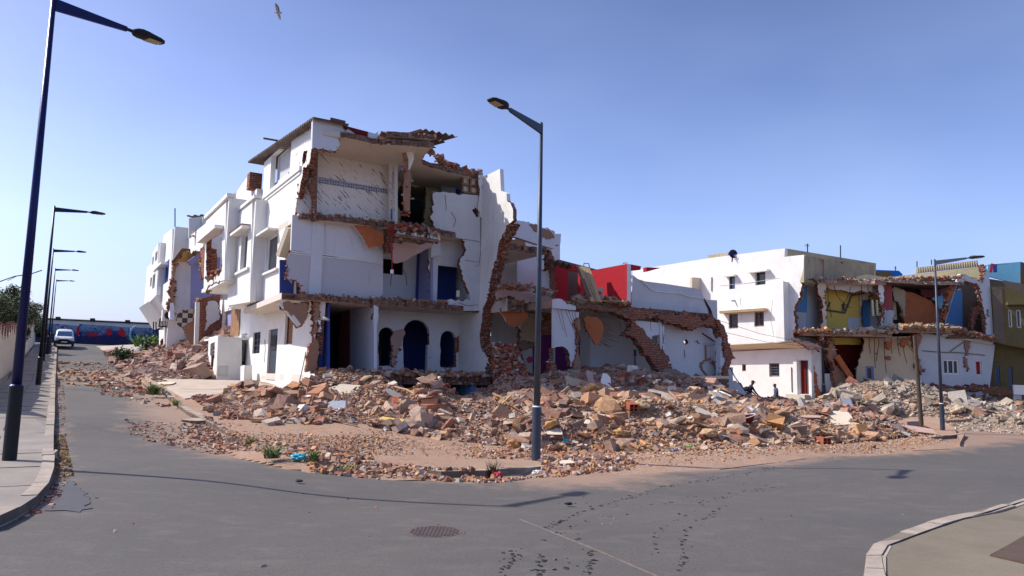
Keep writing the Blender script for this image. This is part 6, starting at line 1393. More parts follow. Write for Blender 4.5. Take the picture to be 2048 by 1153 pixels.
for i in range(34):
    t0 = -6+i*2; g = G(*P2(-9.8, t0))
    p = [st(-9.78, t0, g+2.03), st(-9.78, t0+1.1, g+2.03), st(-9.78, t0+.25, g+2.62), st(-10.04, t0, g+2.03), st(-10.04, t0+1.1, g+2.03), st(-10.04, t0+.25, g+2.62)]
    mb.add(p, ((0,1,2),(5,4,3),(0,3,4,1)), 'cream'); mb.add(p, ((1,4,5,2),(0,2,5,3)), 'brick')
mb.build('coping_tooth', t)
def tree(name, label, base_, hgt, crown, n, leafm, seed, rad=.16, leaf=.2):
    crown = [((U[0]*c[0]+N[0]*c[1], U[1]*c[0]+N[1]*c[1], c[2]), r) for c, r in crown]
    rn = random.Random(seed); t = thing(name, label, 'tree', base_); b = Vector(base_)
    mb = MB(); top = b+Vector((0, 0, hgt*.55)); mb.tube([b, b.lerp(top, .5)+Vector((.1,0,0)), top], [rad, rad*.8, rad*.5], 'bark', 9)
    cl = []
    for c, r in crown:
        c = b+Vector(c); mb.tube([b+Vector((0,0,hgt*.4)), (b+Vector((0,0,hgt*.5))).lerp(c, .6), c], [rad*.5, rad*.3, rad*.1], 'bark', 6); cl.append((c, r))
    mb.build('trunk', t)
    mb = MB(); sub = []
    for c, r in cl:
        for _ in range(16):
            v = Vector((rn.gauss(0,1), rn.gauss(0,1), rn.gauss(0,.8))).normalized()*r*rn.uniform(.45, 1.0); sub.append((c+v, r*rn.uniform(.2, .38)))
    for _ in range(n):
        c, r = rn.choice(sub); v = Vector((rn.gauss(0,1), rn.gauss(0,1), rn.gauss(0,1))).normalized()*r*rn.uniform(.3, 1.05); p = c+v
        a = Vector((rn.gauss(0,1), rn.gauss(0,1), rn.gauss(0,.6))).normalized()*leaf*rn.uniform(.6, 1.2); q = a.orthogonal().normalized()*leaf*.45
        mb.add([p-a*.5, p+q*.5, p+a*.5, p-q*.5], [(0,1,2,3)], leafm if rn.random() < .85 else 'leaf_dry')
    mb.build('crown', t); return t
def tb(s, t): p = st(s, t, 0); p.z = G(p.x, p.y); return p
tree('broadleaf_tree', 'dense dark green tree rising behind the left boundary wall', tb(-12, 33), 4.6, [((0,0,4.2),2.1),((-3,0,3.9),2.0),((3,.3,4.0),2.0),((1,.8,2.4),1.6)], 24000, 'leaf', 3, .18, .17)
tree('broadleaf_tree', 'rounded dark tree just beyond the dense one behind the wall', tb(-12, 45), 4.6, [((0,0,4.0),2.1),((3,.6,3.7),2.0),((-2.5,.5,2.6),1.6)], 15000, 'leaf', 5, .16, .18)
tree('broadleaf_tree', 'low dark tree spilling over the wall near the van', tb(-11, 60), 3.6, [((0,0,2.3),1.8),((4,.3,2.2),1.7),((-4,.3,2.4),1.8),((1,.8,1.4),1.3)], 12000, 'leaf', 6, .14, .2)
mb = MB(); pts = [atY(x, y, 24) for x, y in ((-10,567),(30,553),(60,549),(84,541))]; mb.tube(pts, .018, 'bark', 5); mb.tube([atY(15,562,24), atY(35,552,24)], .01, 'bark', 4); tag(mb.build('bare_branch'), 'bare twig reaching out from the left edge against the sky', 'branch')
def fronds(name, label, base_, n, ln, mat, cat='plant', up=.5, wd=.03, seed=1):
    rn = random.Random(seed); mb = MB(); b = Vector(base_)
    for _ in range(n):
        a = rn.uniform(0, 6.28); l = ln*rn.uniform(.5, 1); o = b+Vector((rn.gauss(0,.12)*ln, rn.gauss(0,.12)*ln, 0)); pr = None
        for k in range(5):
            f = k/4; r = l*f*(1-up)*(1+f*.6); p = o+Vector((cos(a)*r, sin(a)*r, l*(f*up*1.6-.7*f*f*(1-up)))); w_ = wd*(1-f*.85); s = Vector((-sin(a)*w_, cos(a)*w_, 0))
            if pr: mb.add([pr[0]-pr[1], pr[0]+pr[1], p+s, p-s], [(0,1,2,3)], mat)
            pr = (p, s)
    o = mb.build(name); return tag(o, label, cat)
p = gp(545, 917, .1); fronds('weed', 'tallest green weed sprouting at the broken kerb left of the turquoise bag', p, 75, .5, 'weed', up=.55, wd=.014, seed=2)
p = gp(503, 890, .1); fronds('weed', 'small bright weed growing on the kerb left of the tallest weed', p, 45, .34, 'weed', up=.55, wd=.013, seed=3)
p = gp(628, 922, .13); fronds('weed', 'low spiky weed right behind the turquoise bag', p, 70, .28, 'weed', up=.6, wd=.018, seed=4)
p = gp(692, 938, .05); fronds('weed', 'sprawling olive weed over the chips right of the turquoise bag', p, 150, .42, 'weed', up=.35, wd=.016, seed=5)
p = gp(308, 790, .1); fronds('weed', 'round green weed at the street corner below the rubble slope', p, 110, .62, 'weed', up=.6, wd=.03, seed=6)
p = gp(352, 812, .1); fronds('weed', 'thin weed along the kerb near the clean pavement', p, 50, .4, 'weed', up=.55, wd=.02, seed=7)
p = gp(985, 955, 0); fronds('weed', 'dry dark weed at the kerb just left of the red bag', p, 60, .34, 'leaf_dry', up=.7, wd=.012, seed=8)
p = atY(292, 676, 72); fronds('palm', 'bright green palm fronds in front of the graffiti wall', p+Vector((0,0,-1.5)), 220, 2.6, 'leaf_bright', 'palm', up=.62, wd=.12, seed=9)
p = gp(246, 722, .15); p.z = G(p.x, p.y)+.1
t = thing('potted_plant', 'leafy plant in a green pot beside the covered motorcycle', 'plant', p); mb = MB(); mb.tube([p, p+Vector((0,0,.35))], [.18,.25], 'green_wood', 12); mb.build('pot', t)
mb = MB(); rn = random.Random(4)
for _ in range(400):
    c = p+Vector((rn.gauss(0,.3), rn.gauss(0,.3), .55+rn.gauss(0,.16))); a = Vector((rn.gauss(0,1), rn.gauss(0,1), rn.gauss(0,.6))).normalized()*.1; q = a.orthogonal()*.5; mb.add([c-a, c+q, c+a, c-q], [(0,1,2,3)], 'leaf')
mb.build('foliage', t)
p = atY(294, 712, 56); t = thing('planter', 'dark planter rack with shrubs by the entrance block', 'planter', p); mb = MB()
for x in (285, 300):
    for Y in (55.5, 56.6): mb.bar(atY(x, 718, Y), atY(x, 682, Y), .07, .07, 'black')
for y in (682, 700, 716): mb.bar(atY(285, y, 55.5), atY(300, y, 55.5), .07, .07, 'black')
mb.box(atY(293, 709, 56), (.42,.3,.22), 'black'); mb.build('rack', t); mb = MB()
for _ in range(900):
    c = atY(297+rn.gauss(0,5), 694+rn.gauss(0,6), 55.8+rn.gauss(0,.4)); a = Vector((rn.gauss(0,1), rn.gauss(0,1), rn.gauss(0,.6))).normalized()*.12; q = a.orthogonal()*.5; mb.add([c-a, c+q, c+a, c-q], [(0,1,2,3)], 'leaf')
mb.build('foliage', t)
mb = MB(); mb.box(atY(311,712,54.5), (.45,.3,.3), 'orange_clay', Matrix.Rotation(.3,3,'Z')); mb.box(atY(307,707,54.4), (.3,.3,.1), 'cream'); tag(mb.build('crate'), 'brown crate at the head of the rubble slope beside the planter', 'crate')
# ------------------------------------------------------------------ van, motorcycle
p = gp(127, 693.5); vz = p.z; yaw = atan2(-U[1], -U[0])   # facing down the street towards the viewer
R = Matrix.Translation(p) @ Matrix.Rotation(yaw, 4, 'Z')
t = thing('parked_van', 'small white van parked beside the left kerb, facing the viewer', 'van', p); t.rotation_euler = (0,0,0)
def xf(mb):
    mb.v = [tuple(R @ Vector(v)) for v in mb.v]; return mb
secs = [(2.05,.62,.30,.62),(2.0,.78,.26,.78),(1.75,.83,.24,.92),(1.25,.86,.24,1.04),(.75,.86,.24,1.55),(.35,.86,.24,1.78),(-.5,.86,.24,1.83),(-1.7,.86,.24,1.80),(-1.95,.83,.26,1.70),(-2.0,.78,.3,1.5)]
mb = MB(); n = 16; vs = []; fs = []
for x, hw, zb, zt in secs:
    for j in range(n):
        a = 2*pi*j/n; cy, sy = cos(a), sin(a); y = hw*math.copysign(abs(cy)**.35, cy); f = (math.copysign(abs(sy)**.35, sy)+1)/2
        if zt > 1.3 and f > .55: y *= 1-.16*(f-.55)/.45
        vs.append((x, y, zb+(zt-zb)*f))
for i in range(len(secs)-1):
    for j in range(n): fs.append((i*n+j, i*n+(j+1)%n, (i+1)*n+(j+1)%n, (i+1)*n+j))
fs += [tuple(range(n)), tuple((len(secs)-1)*n+j for j in range(n))]
mb.add(vs, fs, 'van_paint'); xf(mb).build('body', t, True)
mb = MB(); mb.add([(1.22,-.68,1.08),(1.22,.68,1.08),(.74,.60,1.52),(.74,-.60,1.52),(1.27,-.68,1.10),(1.27,.68,1.10),(.79,.60,1.54),(.79,-.60,1.54)], ((4,5,6,7),(0,1,5,4),(1,2,6,5),(2,3,7,6),(3,0,4,7)), 'glass_blue'); xf(mb).build('windscreen', t)
for s in (-1, 1):
    mb = MB(); mb.box((.25, s*.845, 1.3), (.45,.02,.2), 'glass_dark'); xf(mb).build('side_window', t)
    mb = MB(); mb.box((1.98, s*.6, .72), (.08,.16,.09), 'bag_white'); xf(mb).build('headlight', t)
    mb = MB(); mb.box((1.0, s*.98, 1.12), (.06,.1,.09), 'black'); xf(mb).build('wing_mirror', t)
    for x in (1.35, -1.35):
        mb = MB(); mb.tube([(x, s*.70, .3), (x, s*.88, .3)], .3, 'rubber', 18); wh = xf(mb).build('wheel', t); mb = MB(); mb.tube([(x, s*.87, .3), (x, s*.89, .3)], .18, 'grey_metal', 14); xf(mb).build('rim', wh)
mb = MB(); mb.box((2.02, 0, .38), (.1,.84,.15), 'black'); xf(mb).build('bumper', t); mb = MB(); mb.box((2.0, 0, .66), (.09,.4,.06), 'black'); xf(mb).build('grille', t); mb = MB(); mb.box((2.13, 0, .42), (.015,.26,.055), 'bag_white'); xf(mb).build('number_plate', t)
p = gp(277, 718, .13); t = thing('motorcycle', 'motorcycle under a beige cover parked at the end of the row', 'motorcycle', p); mb = MB()
R = Matrix.Translation(p) @ Matrix.Rotation(atan2(-U[1], -U[0])+.5, 4, 'Z')
for x in (.62, -.62):
    mb = MB(); pts = [(x+.27*cos(a*pi/10), 0, .3+.27*sin(a*pi/10)) for a in range(21)]; mb.tube(pts, .05, 'rubber', 8); xf(mb).build('wheel', t)
mb = MB(); mb.tube([(.62,0,.3),(.45,0,.85),(.42,0,1.0)], .03, 'grey_metal', 6); mb.box((.05,0,.45), (.3,.13,.18), 'dark_metal'); mb.tube([(-.62,0,.3),(-.2,0,.4)], .03, 'grey_metal', 6); xf(mb).build('frame', t)
mb = MB(); vs = []; fs = []
for i, (x, h, b, w2) in enumerate(((.75,.75,.55,.2),(.55,1.15,.5,.38),(.3,1.1,.45,.4),(0,.92,.5,.3),(-.4,.9,.48,.28),(-.75,.85,.5,.2),(-.85,.7,.55,.1))):
    for j in range(9): a = pi*j/8; vs.append((x+random.uniform(-.02,.02), w2*cos(a), b+(h-b)*sin(a)+random.uniform(-.02,.02)))
for i in range(6):
    for j in range(8): fs.append((i*9+j, i*9+j+1, (i+1)*9+j+1, (i+1)*9+j))
mb.add(vs, fs, 'cloth'); xf(mb).build('cover', t, True)
# ------------------------------------------------------------------ people
def figure(name, label, J, E_, rads, mats_fn, clothes=()):
    """J: joints, E_: bones; one skinned surface"""
    me = bpy.data.meshes.new(name); k = list(J); ix = {a: i for i, a in enumerate(k)}
    me.from_pydata([J[a] for a in k], [(ix[a], ix[b]) for a, b in E_], [])
    o = bpy.data.objects.new(name, me); S.collection.objects.link(o)
    md = o.modifiers.new('skin', 'SKIN'); ss = o.modifiers.new('sub', 'SUBSURF'); ss.levels = ss.render_levels = 1
    if not me.skin_vertices: 
        me.attributes
    sv = me.skin_vertices[0].data if len(me.skin_vertices) else None
    if sv:
        for a in k: sv[ix[a]].radius = (rads[a], rads[a]*.85); sv[ix[a]].use_root = a == 'pelvis'
    dg = bpy.context.evaluated_depsgraph_get(); nm = bpy.data.meshes.new_from_object(o.evaluated_get(dg)); o.modifiers.clear(); o.data = nm
    nm.materials.clear(); names = []
    for pz in nm.polygons:
        c = sum((nm.vertices[i].co for i in pz.vertices), Vector())/len(pz.vertices); m = mats_fn(c, J)
        if m not in names: names.append(m); nm.materials.append(MATS[m])
        pz.material_index = names.index(m); pz.use_smooth = True
    o.name = name; return tag(o, label, 'person')
def person(label, foot, yaw, h, pose, cl, seated=False):
    sc = h/1.75; M = Matrix.Translation(foot) @ Matrix.Rotation(yaw, 4, 'Z') @ Matrix.Scale(sc, 4)
    J = dict(pose); r = dict(pelvis=.18, waist=.165, chest=.20, neck=.085, throat=.08, head=.135, crown=.11)
    for s in 'lr':
        r.update({s+'hip': .12, s+'knee': .085, s+'ankle': .055, s+'toe': .045, s+'sho': .085, s+'elb': .06, s+'wri': .04, s+'palm': .042})
    E_ = [('pelvis','waist'),('waist','chest'),('chest','neck'),('neck','throat'),('throat','head'),('head','crown')]
    for s in 'lr':
        E_ += [('pelvis', s+'hip'),(s+'hip', s+'knee'),(s+'knee', s+'ankle'),(s+'ankle', s+'toe'),('chest', s+'sho'),(s+'sho', s+'elb'),(s+'elb', s+'wri'),(s+'wri', s+'palm')]
        d = (Vector(J[s+'wri'])-Vector(J[s+'elb'])).normalized(); pm = Vector(J[s+'wri'])+d*.06; J[s+'palm'] = tuple(pm); side = d.cross(Vector((1, 0, .2))).normalized()
        for q in range(4):
            b = pm+d*.035+side*(.024*(q-1.5)); e = b+d*(.05+.01*(q in (1, 2)))+Vector((.012, 0, -.01)); J[s+'f%da' % q] = tuple(b); J[s+'f%db' % q] = tuple(e); r[s+'f%da' % q] = .0095; r[s+'f%db' % q] = .008; E_ += [(s+'palm', s+'f%da' % q), (s+'f%da' % q, s+'f%db' % q)]
        b = pm-side*.04; e = b+d*.04-side*.012; J[s+'ta'] = tuple(b); J[s+'tb'] = tuple(e); r[s+'ta'] = .011; r[s+'tb'] = .009; E_ += [(s+'palm', s+'ta'), (s+'ta', s+'tb')]
    JW = {a: tuple(M @ Vector(v)) for a, v in J.items()}; RW_ = {a: v*sc for a, v in r.items()}
    inv = M.inverted()
    def mf(c, _):
        l = inv @ c; return cl(l, J)
    o = figure('person', label, JW, E_, RW_, mf)
    return o, M
# leaning man in a cap with a small backpack, facing right
pose = dict(pelvis=(-.05,0,.92), waist=(.0,0,1.05), chest=(.07,0,1.30), neck=(.14,0,1.46), throat=(.17,0,1.52), head=(.22,0,1.60), crown=(.22,0,1.69),
 lhip=(-.04,.10,.88), rhip=(-.04,-.10,.88), lknee=(.30,.14,.55), rknee=(.38,-.12,.62), lankle=(.25,.14,.10), rankle=(.55,-.12,.12), ltoe=(.40,.15,.04), rtoe=(.70,-.12,.06),
 lsho=(.09,.19,1.38), rsho=(.09,-.19,1.38), lelb=(.20,.24,1.10), relb=(.24,-.24,1.10), lwri=(.40,.16,.92), rwri=(.46,-.12,.90))
def cl1(l, J):
    z = l.z
    if (l-Vector(J['head'])).length < .17: return 'skin'
    for s in 'lr':
        if (l-Vector(J[s+'palm'])).length < .13: return 'skin'
    return 'navy'
base1 = atY(1503, 800, 36.5)
p1, M1 = person('man in dark clothes and a cap with a small backpack, bending forward by the rubble', atY(1499,800,42)+Vector((0,0,-.62)), 0.0, 1.72, pose, cl1)
def local_part(mb, M, name, par): mb.v = [tuple(M @ Vector(v)) for v in mb.v]; o = mb.build(name, None, True); o.parent = par; return o
mb = MB(); vs = []; fs = []
for i in range(5):
    for j in range(12): a = i*pi/8; vs.append((.215+.118*cos(a)*cos(j*pi/6), .108*cos(a)*sin(j*pi/6), 1.635+.11*sin(a)))
for i in range(4):
    for j in range(12): fs.append((i*12+j, i*12+(j+1)%12, (i+1)*12+(j+1)%12, (i+1)*12+j))
mb.add(vs, fs, 'black'); mb.box((.345,0,1.645), (.06,.07,.008), 'black'); local_part(mb, M1, 'cap', p1)
mb = MB(); mb.box((.36,0,1.59), (.018,.012,.02), 'skin'); local_part(mb, M1, 'nose', p1)
mb = MB(); mb.stone((-.14,0,1.22), .21, 'navy', None, 1.3, 2); local_part(mb, M1, 'backpack', p1)
# boy standing, facing left
pose2 = dict(pelvis=(0,0,.93), waist=(.0,0,1.06), chest=(.02,0,1.28), neck=(.06,0,1.45), throat=(.08,0,1.50), head=(.11,0,1.59), crown=(.10,0,1.68),
 lhip=(0,.09,.88), rhip=(0,-.09,.88), lknee=(.06,.10,.50), rknee=(-.04,-.10,.50), lankle=(.0,.10,.09), rankle=(-.2,-.10,.12), ltoe=(.14,.11,.04), rtoe=(-.06,-.11,.05),
 lsho=(.03,.18,1.38), rsho=(.03,-.18,1.38), lelb=(.05,.22,1.10), relb=(.03,-.22,1.10), lwri=(.13,.20,.88), rwri=(.12,-.20,.86))
def cl2(l, J):
    if (l-Vector(J['head'])).length < .17 or l.z > 1.50: return 'skin'
    if l.z < .97 and abs(l.y) < .165 : return 'green_cloth' if l.z > .45 else 'skin'
    if abs(l.y) > .17 and l.z < 1.17: return 'skin'
    return 'tee'
p2, M2 = person('boy in a pale shirt and green trousers standing behind the rubble, facing left', atY(1553,798,43)+Vector((0,0,-.62)), pi, 1.5, pose2, cl2)
mb = MB(); vs = []; fs = []
for i in range(5):
    for j in range(12): a = -.15+i*pi/8; vs.append((.095+.112*cos(a)*cos(j*pi/6), .104*cos(a)*sin(j*pi/6), 1.63+.10*sin(a)))
for i in range(4):
    for j in range(12): fs.append((i*12+j, i*12+(j+1)%12, (i+1)*12+(j+1)%12, (i+1)*12+j))
mb.add(vs, fs, 'black'); local_part(mb, M2, 'hair', p2); mb = MB(); mb.box((.245,0,1.575), (.018,.012,.02), 'skin'); local_part(mb, M2, 'nose', p2)
# cables slung by the arch
mb = MB()
for pts in (((1460,735),(1470,755),(1485,775),(1500,795),(1512,812)), ((1462,788),(1480,788),(1495,796),(1510,806)), ((1510,790),(1518,796),(1519,808))): mb.tube([atY(x, y, 36) for x, y in pts], .025, 'black', 5)
tag(mb.build('loose_cable'), 'loose black cables trailing from the torn arch to the rubble', 'cable')
# ------------------------------------------------------------------ gull
p = atY(558, 25, 30); t = thing('gull', 'gull flying high in the sky with one wing raised', 'bird', p); S_ = 30/FP
def bp(x, y, d=0): return p+Vector(((x-558)*S_, d, -(y-25)*S_))
mb = MB(); mb.tube([bp(545.5,25.3), bp(551,25.2), bp(555,25.8), bp(559,26.2), bp(562,26.2), bp(565,26.3)], [.01,.025,.05,.06,.045,.008], 'feather', 9); mb.build('body', t, True)
mb = MB(); A = [bp(552.5,24.8,.0), bp(558.8,24.8,0), bp(559,18.5,-.15), bp(557,14.5,-.2), bp(553.3,11,-.25), bp(551.8,13.5,-.2), bp(552.3,18,-.15)]
mb.add(A, [(0,1,2,6),(6,2,3,5),(5,3,4)], 'feather'); mb.tube([A[1], A[2], A[3], A[4]], [.02,.02,.018,.006], 'feather_dark', 5); mb.build('wing', t)
mb = MB(); A = [bp(552.5,25.5,.02), bp(558.8,25.6,.02), bp(557,27.5,.35), bp(552,28,.6), bp(550.5,27,.5)]; mb.add(A, [(0,1,2,4),(4,2,3)], 'feather'); mb.build('wing', t)
# ------------------------------------------------------------------ single pieces in the rubble that stand out
def surf(px, py):
    a, f, g = ray(px, py); Y = 9.0
    while Y < 60:
        k = Y/f
        if CZ+g*k <= H(a*k, Y): break
        Y += .08
    return Vector((a*k, Y, H(a*k, Y)))
def slabpiece(label, px, py, wpx, hpx, th, mat, edge, tilt=(0,0), yaw=0, n=9, name='concrete_slab', cat='slab', seed=0, lift=.08):
    rn = random.Random(seed or int(px*py)); c = surf(px, py); s = c.y/FP; rx, ry = wpx*s/2, hpx*s*.5
    tx = Matrix.Translation(c+Vector((0,0,lift))) @ Matrix.Rotation(yaw, 4, 'Z') @ Matrix.Rotation(tilt[0], 4, 'X') @ Matrix.Rotation(tilt[1], 4, 'Y')
    P = []
    for i in range(n): a = 2*pi*i/n+rn.uniform(-.2,.2); k = rn.uniform(.8,1.05)/max(abs(cos(a))**1.2, abs(sin(a))**1.2, .72); P.append((rx*cos(a)*k, ry*sin(a)*k))
    mb = MB(); vs = [tuple(tx @ Vector((x, y, 0))) for x, y in P]+[tuple(tx @ Vector((x*rn.uniform(.93,1.04), y*rn.uniform(.93,1.04), -th))) for x, y in P]
    mb.add(vs, [tuple(range(n)), tuple(range(2*n-1, n-1, -1))], mat); mb.add(vs, [(i, (i+1)%n, (i+1)%n+n, i+n) for i in range(n)], edge)
    return tag(mb.build(name), label, cat)
SP = [
 ('large pale flat slab at the head of the heap left of centre', 690,788,64,60,.28,'beige','slab_edge',(.45,.05),.1),
 ('broad cracked pale slab leaning low beside the white corner wall', 625,800,46,46,.2,'white_worn','slab_edge',(.5,-.2),-.2),
 ('white angular plaster slab lying in front of the large pale flat slab', 672,822,38,44,.08,'white_worn','white_worn',(.8,.1),.3),
 ('long beige block lying diagonally over the brick cluster', 800,800,66,26,.22,'beige','slab_edge',(.5,.5),.2),
 ('yellow-topped beam fragment half buried in front of the brick cluster', 785,848,52,26,.22,'yellow','orange_clay',(.4,.1),.0),
 ('oval white plaster plate standing upright in the dark rubble', 1213,784,22,70,.06,'white_worn','grey_plaster',(1.2,.1),.1),
 ('long pale slab sloping right in the dark rubble', 1318,795,48,30,.1,'beige','grey_plaster',(.6,.35),-.3),
 ('small pale tilted slab left of the long sloping slab', 1272,792,18,18,.06,'white_worn','slab_edge',(.8,.1),.3),
 ('big pale pavement-like slab on the right part of the heap', 1672,842,64,60,.14,'beige','slab_edge',(.42,-.05),-.1),
 ('grey slab standing behind the big pale slab on the right', 1697,818,24,40,.1,'grey_plaster','slab_edge',(1.0,.1),.1),
 ('flat reddish slab in the middle of the right heap', 1618,838,50,22,.12,'pink_plaster','brick',(.2,.0),.05),
 ('pale beam end lying behind the dented tub', 1410,835,44,24,.22,'beige','slab_edge',(.5,.45),-.4),
 ('beige block wedged at the foot of the central lamp', 1105,873,36,34,.22,'beige','slab_edge',(.35,.0),.0),
 ('long pink-beige foundation block at the right tip of the heap', 1825,862,76,40,.3,'pink_plaster','slab_edge',(.25,.1),-.25),
 ('long flat kerb stone lying loose beside the pavement corner', 330,770,34,50,.12,'beige','slab_edge',(.1,0),.1),
 ('broken concrete plate across the kerb at the left', 395,846,56,34,.12,'kerb','slab_edge',(.1,0),-.1),
 ('pale flat block on the chips right of the central lamp', 1133,933,32,26,.1,'beige','slab_edge',(.15,0),.1),
 ('pink slab sticking up before the lilac room', 1182,765,24,50,.16,'pink_plaster','slab_edge',(1.0,.5),.3)]
t = thing('concrete_slab', 'pale-topped wall fragment leaning up against the void below the arches', 'slab', surf(846,800)); a_, b_ = atY(836,806,26.5), atY(876,756,27.4)
mb = MB(); mb.bar(a_, b_, .3, .14, 'beige'); mb.build('plaster_face', t); mb = MB(); mb.bar(a_+Vector((.12,.1,-.1)), b_+Vector((.2,.15,-.28)), .45, .16, 'brick')
for _ in range(50): bit(mb, a_.lerp(b_, random.random())+Vector((.15+random.gauss(0,.12), 0, -.2+random.gauss(0,.1))), .07, BR)
mb.build('brick_backing', t)
for i, q in enumerate(SP): slabpiece(q[0], *q[1:7], q[7], q[8], q[9], seed=i+11)
def boulder(label, px, py, rpx, col, name='boulder', cat='stone', f=.85):
    c = surf(px, py+rpx*.5); r = rpx*c.y/FP; mb = MB(); mb.stone(c+Vector((0,0,r*.5)), r, 'rubble', col, f, 3); return tag(mb.build(name), label, cat)
for q in (('large amber boulder just right of the central lamp', 1102,850,14,(.66,.36,.13)), ('round amber boulder on the front slope right of the lamp', 1240,870,11,(.68,.40,.16)), ('knobbly pale yellow rock on the crest of the front heap', 1284,812,15,(.66,.46,.26)),
 ('flat orange rock on the crest beside the knobbly pale one', 1250,808,12,(.68,.42,.2)), ('rust-orange rock at the foot of the heap left of the lamp', 1028,889,13,(.58,.28,.10)), ('broad tan boulder low on the middle of the heap', 1417,871,15,(.60,.40,.22)),
 ('pointed brown-orange rock below the dented tub', 1527,858,12,(.62,.33,.14)), ('orange rock high in the right heap behind the tub', 1549,820,13,(.66,.36,.18)), ('square pink rock above the amber boulder', 1108,826,11,(.60,.40,.26)),
 ('tan block in the centre of the front crest', 1172,833,14,(.56,.40,.30)), ('amber rock in the middle of the slope', 1294,848,10,(.66,.44,.24)), ('orange rock at the foot of the right heap', 1742,878,9,(.60,.30,.15)), ('brown round stone at the right foot of the heap', 1745,893,7,(.32,.20,.14)),
 ('orange broken pipe-like stone in the brick cluster', 763,808,11,(.62,.36,.16)), ('red-brown lump left of the sandy strip', 634,846,8,(.45,.18,.12)), ('tan boulder right of the dark bricks at the sandy strip', 872,872,10,(.50,.38,.30)),
 ('pale block before the central lamp heap', 937,872,9,(.58,.52,.46)), ('large cream lump on the grey right heap', 1915,822,15,(.60,.50,.34)), ('round grey lump on the grey right heap', 1793,806,10,(.52,.46,.38)), ('dark red brick lump on the slab below the arches', 943,757,8,(.48,.16,.07))): boulder(*q)
# hollow bricks
def hollow_brick(label, px, py, yaw, tilt):
    c = surf(px, py); mb = MB(); L_, W_, H_ = .26, .12, .10
    for y in (-1, 0, 1): mb.box((0, y*W_, 0), (L_, .012, H_), 'brick_bits', None, (.50,.15,.08))
    for z in (-1, 0, 1): mb.box((0, 0, z*H_), (L_-.002, W_-.002, .011), 'brick_bits', None, (.46,.13,.07))
    M = Matrix.Translation(c+Vector((0,0,.1))) @ Matrix.Rotation(yaw, 4, 'Z') @ Matrix.Rotation(tilt, 4, 'Y'); mb.v = [tuple(M @ Vector(v)) for v in mb.v]; return tag(mb.build('hollow_brick'), label, 'brick')
hollow_brick('red hollow clay brick showing its holes in the cluster left of centre', 793,815,-1.3,.4); hollow_brick('dark hollow brick lying at the right foot of the heap', 1645,889,-1.4,.0); hollow_brick('hollow brick fragment on the front crest', 1262,822,-1.4,.2)
def bag(label, px, py, wpx, mat, seed, f=.45):
    c = surf(px, py); r = wpx*c.y/FP/2; rn = random.Random(seed); vs, fs = ICO[3]; mb = MB(); o = seed*7.3; out = []
    for q in vs:
        k = 1+.5*noise.noise(Vector(q)*2.2+Vector((o,0,0)))+.25*noise.noise(Vector(q)*6+Vector((0,o,0))); out.append((c.x+q[0]*r*k, c.y+q[1]*r*.7*k, c.z+.03+max(-.02, q[2]*r*f*k*1.2+r*.2)))
    mb.add(out, fs, mat); return tag(mb.build('plastic_bag', None, False), label, 'plastic bag')
bag('turquoise plastic bag crumpled on the chips at the kerb', 598,924,30,'bag_cyan',1); bag('small turquoise bag at the foot of the front heap', 1131,891,13,'bag_cyan',2,.6); bag('crimson cloth bag lying at the edge of the road', 995,958,20,'bag_red',3,.6)
bag('white plastic bag on the heap beside the dented tub', 1500,838,32,'bag_white',4,.9); bag('lime green bag at the foot of the middle heap', 1380,898,13,'bag_green',5); bag('tiny blue wrapper on the middle slope', 1461,878,9,'bag_blue',6); bag('pale blue bottle-like wrapper at the foot of the heap', 1352,904,8,'bag_blue',7)
bag('crushed clear bottle on the sand right of the crimson bag', 1075,952,20,'bag_white',8,.4); bag('pale blue bag on the rubble before the white corner', 532,836,16,'bag_white',9,.4)
bag('small dark scrap lying on the open road', 598,968,14,'black',10,.3); bag('small grey scrap on the road near the wheel tracks', 1137,1014,15,'tar',11,.3)
c = surf(1490, 852); t = thing('tub', 'dented maroon and white washtub half buried in the heap', 'tub', c); mb = MB(); vs = []; fs = []
for i in range(4):
    for j in range(20): a = j*pi/10; r = (.16,.2,.24,.26)[i]; vs.append((r*1.3*cos(a), r*.8*sin(a), (0,.08,.16,.19)[i]))
for i in range(3):
    for j in range(20): fs.append((i*20+j, i*20+(j+1)%20, (i+1)*20+(j+1)%20, (i+1)*20+j))
fs.append(tuple(range(20))); M = Matrix.Translation(c+Vector((0,0,.04))) @ Matrix.Rotation(-.25, 4, 'Y') @ Matrix.Rotation(.12, 4, 'X'); mb.add([M @ Vector(v) for v in vs], fs, 'red_room'); mb.build('basin', t, True)
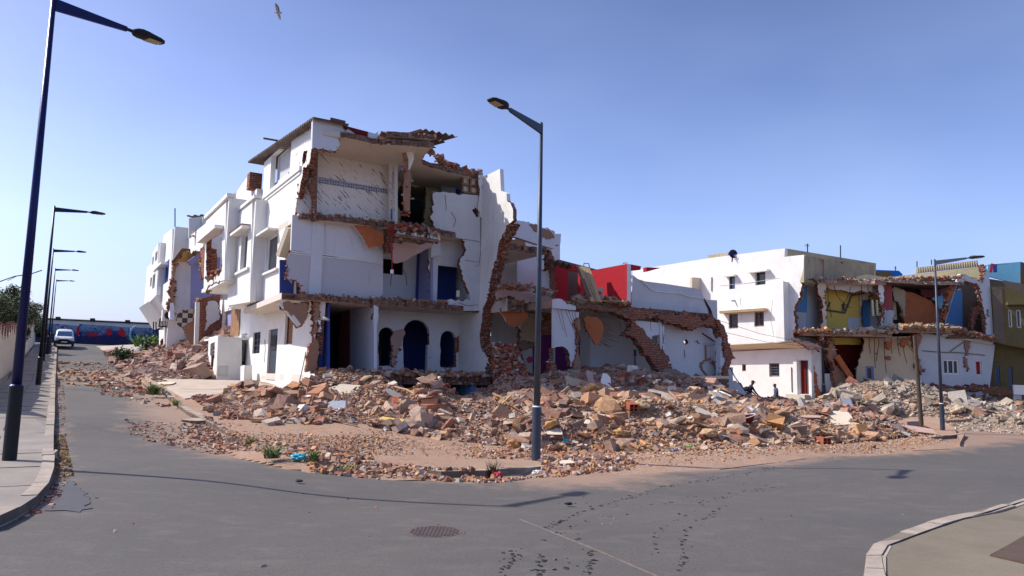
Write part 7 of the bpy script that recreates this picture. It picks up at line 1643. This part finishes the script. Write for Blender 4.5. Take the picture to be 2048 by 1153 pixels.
mb = MB(); mb.tube([M @ Vector((.26*1.3*cos(j*pi/10), .26*.8*sin(j*pi/10), .195)) for j in range(21)], .012, 'white_worn', 6); mb.build('rim', t)
# sticks, pipes, planks poking out of the heap
def stick(label, a, b, r, mat, name='pipe', cat='pipe'):
    pa, pb = surf(*a), surf(*b); pb = pb+Vector((0,0,.08)); mb = MB(); mb.tube([pa+Vector((0,0,.08)), pa.lerp(pb,.5)+Vector((0,0,.1)), pb], r, mat, 7); tag(mb.build(name), label, cat)
stick('long thin wooden lath on the dark rubble right of the brick cluster', (790,780),(840,800), .03, 'wood', 'lath', 'lath'); stick('pale pipe lying beneath the torn arch', (1425,788),(1462,800), .06, 'white_worn'); stick('thin bar at the foot of the middle heap', (1435,880),(1478,893), .025, 'grey_metal', 'metal_bar', 'bar')
stick('yellowish plank on the crest under the torn arch', (1408,797),(1450,803), .09, 'wood', 'plank', 'plank'); stick('thin stake standing in the rubble by the party wall foot', (1007,812),(1008,806), .02, 'wood', 'stake', 'stake'); stick('white lath on the dark rubble slope', (1180,775),(1205,790), .025, 'white', 'lath', 'lath')
mb = MB()
for i in range(16): p = surf(1715+random.uniform(0,22), 812+i*.6); mb.bar(p+Vector((-.5,0,.12+.01*i)), p+Vector((.5,.1,.14)), .05, .03, 'green_wood')
tag(mb.build('slat_bundle'), 'bundle of dark green slats lying on the grey right heap', 'slats')
mb = MB(); mb.tube([atY(-40,600,40), atY(95,540,60)], .01, 'black', 4)
c = gp(163, 688); mb = MB(); mb.tube([c, c+Vector((0,0,1.4))], .08, 'white_worn', 8); mb.tube([c+Vector((0,0,0)), c+Vector((0,0,.25))], .3, 'brick', 8); tag(mb.build('bollard'), 'short white bollard before the graffiti wall right of the van', 'bollard')
c = gp(98, 690, .13)
c2 = st(-8.4, 44, 0); c2.z = G(c2.x, c2.y)+.12; mb = MB(); mb.tube([c2, c2+Vector((0,0,1.3))], .2, 'dark_metal', 10); tag(mb.build('bin'), 'dark cylindrical bin on the left pavement near the van', 'bin')
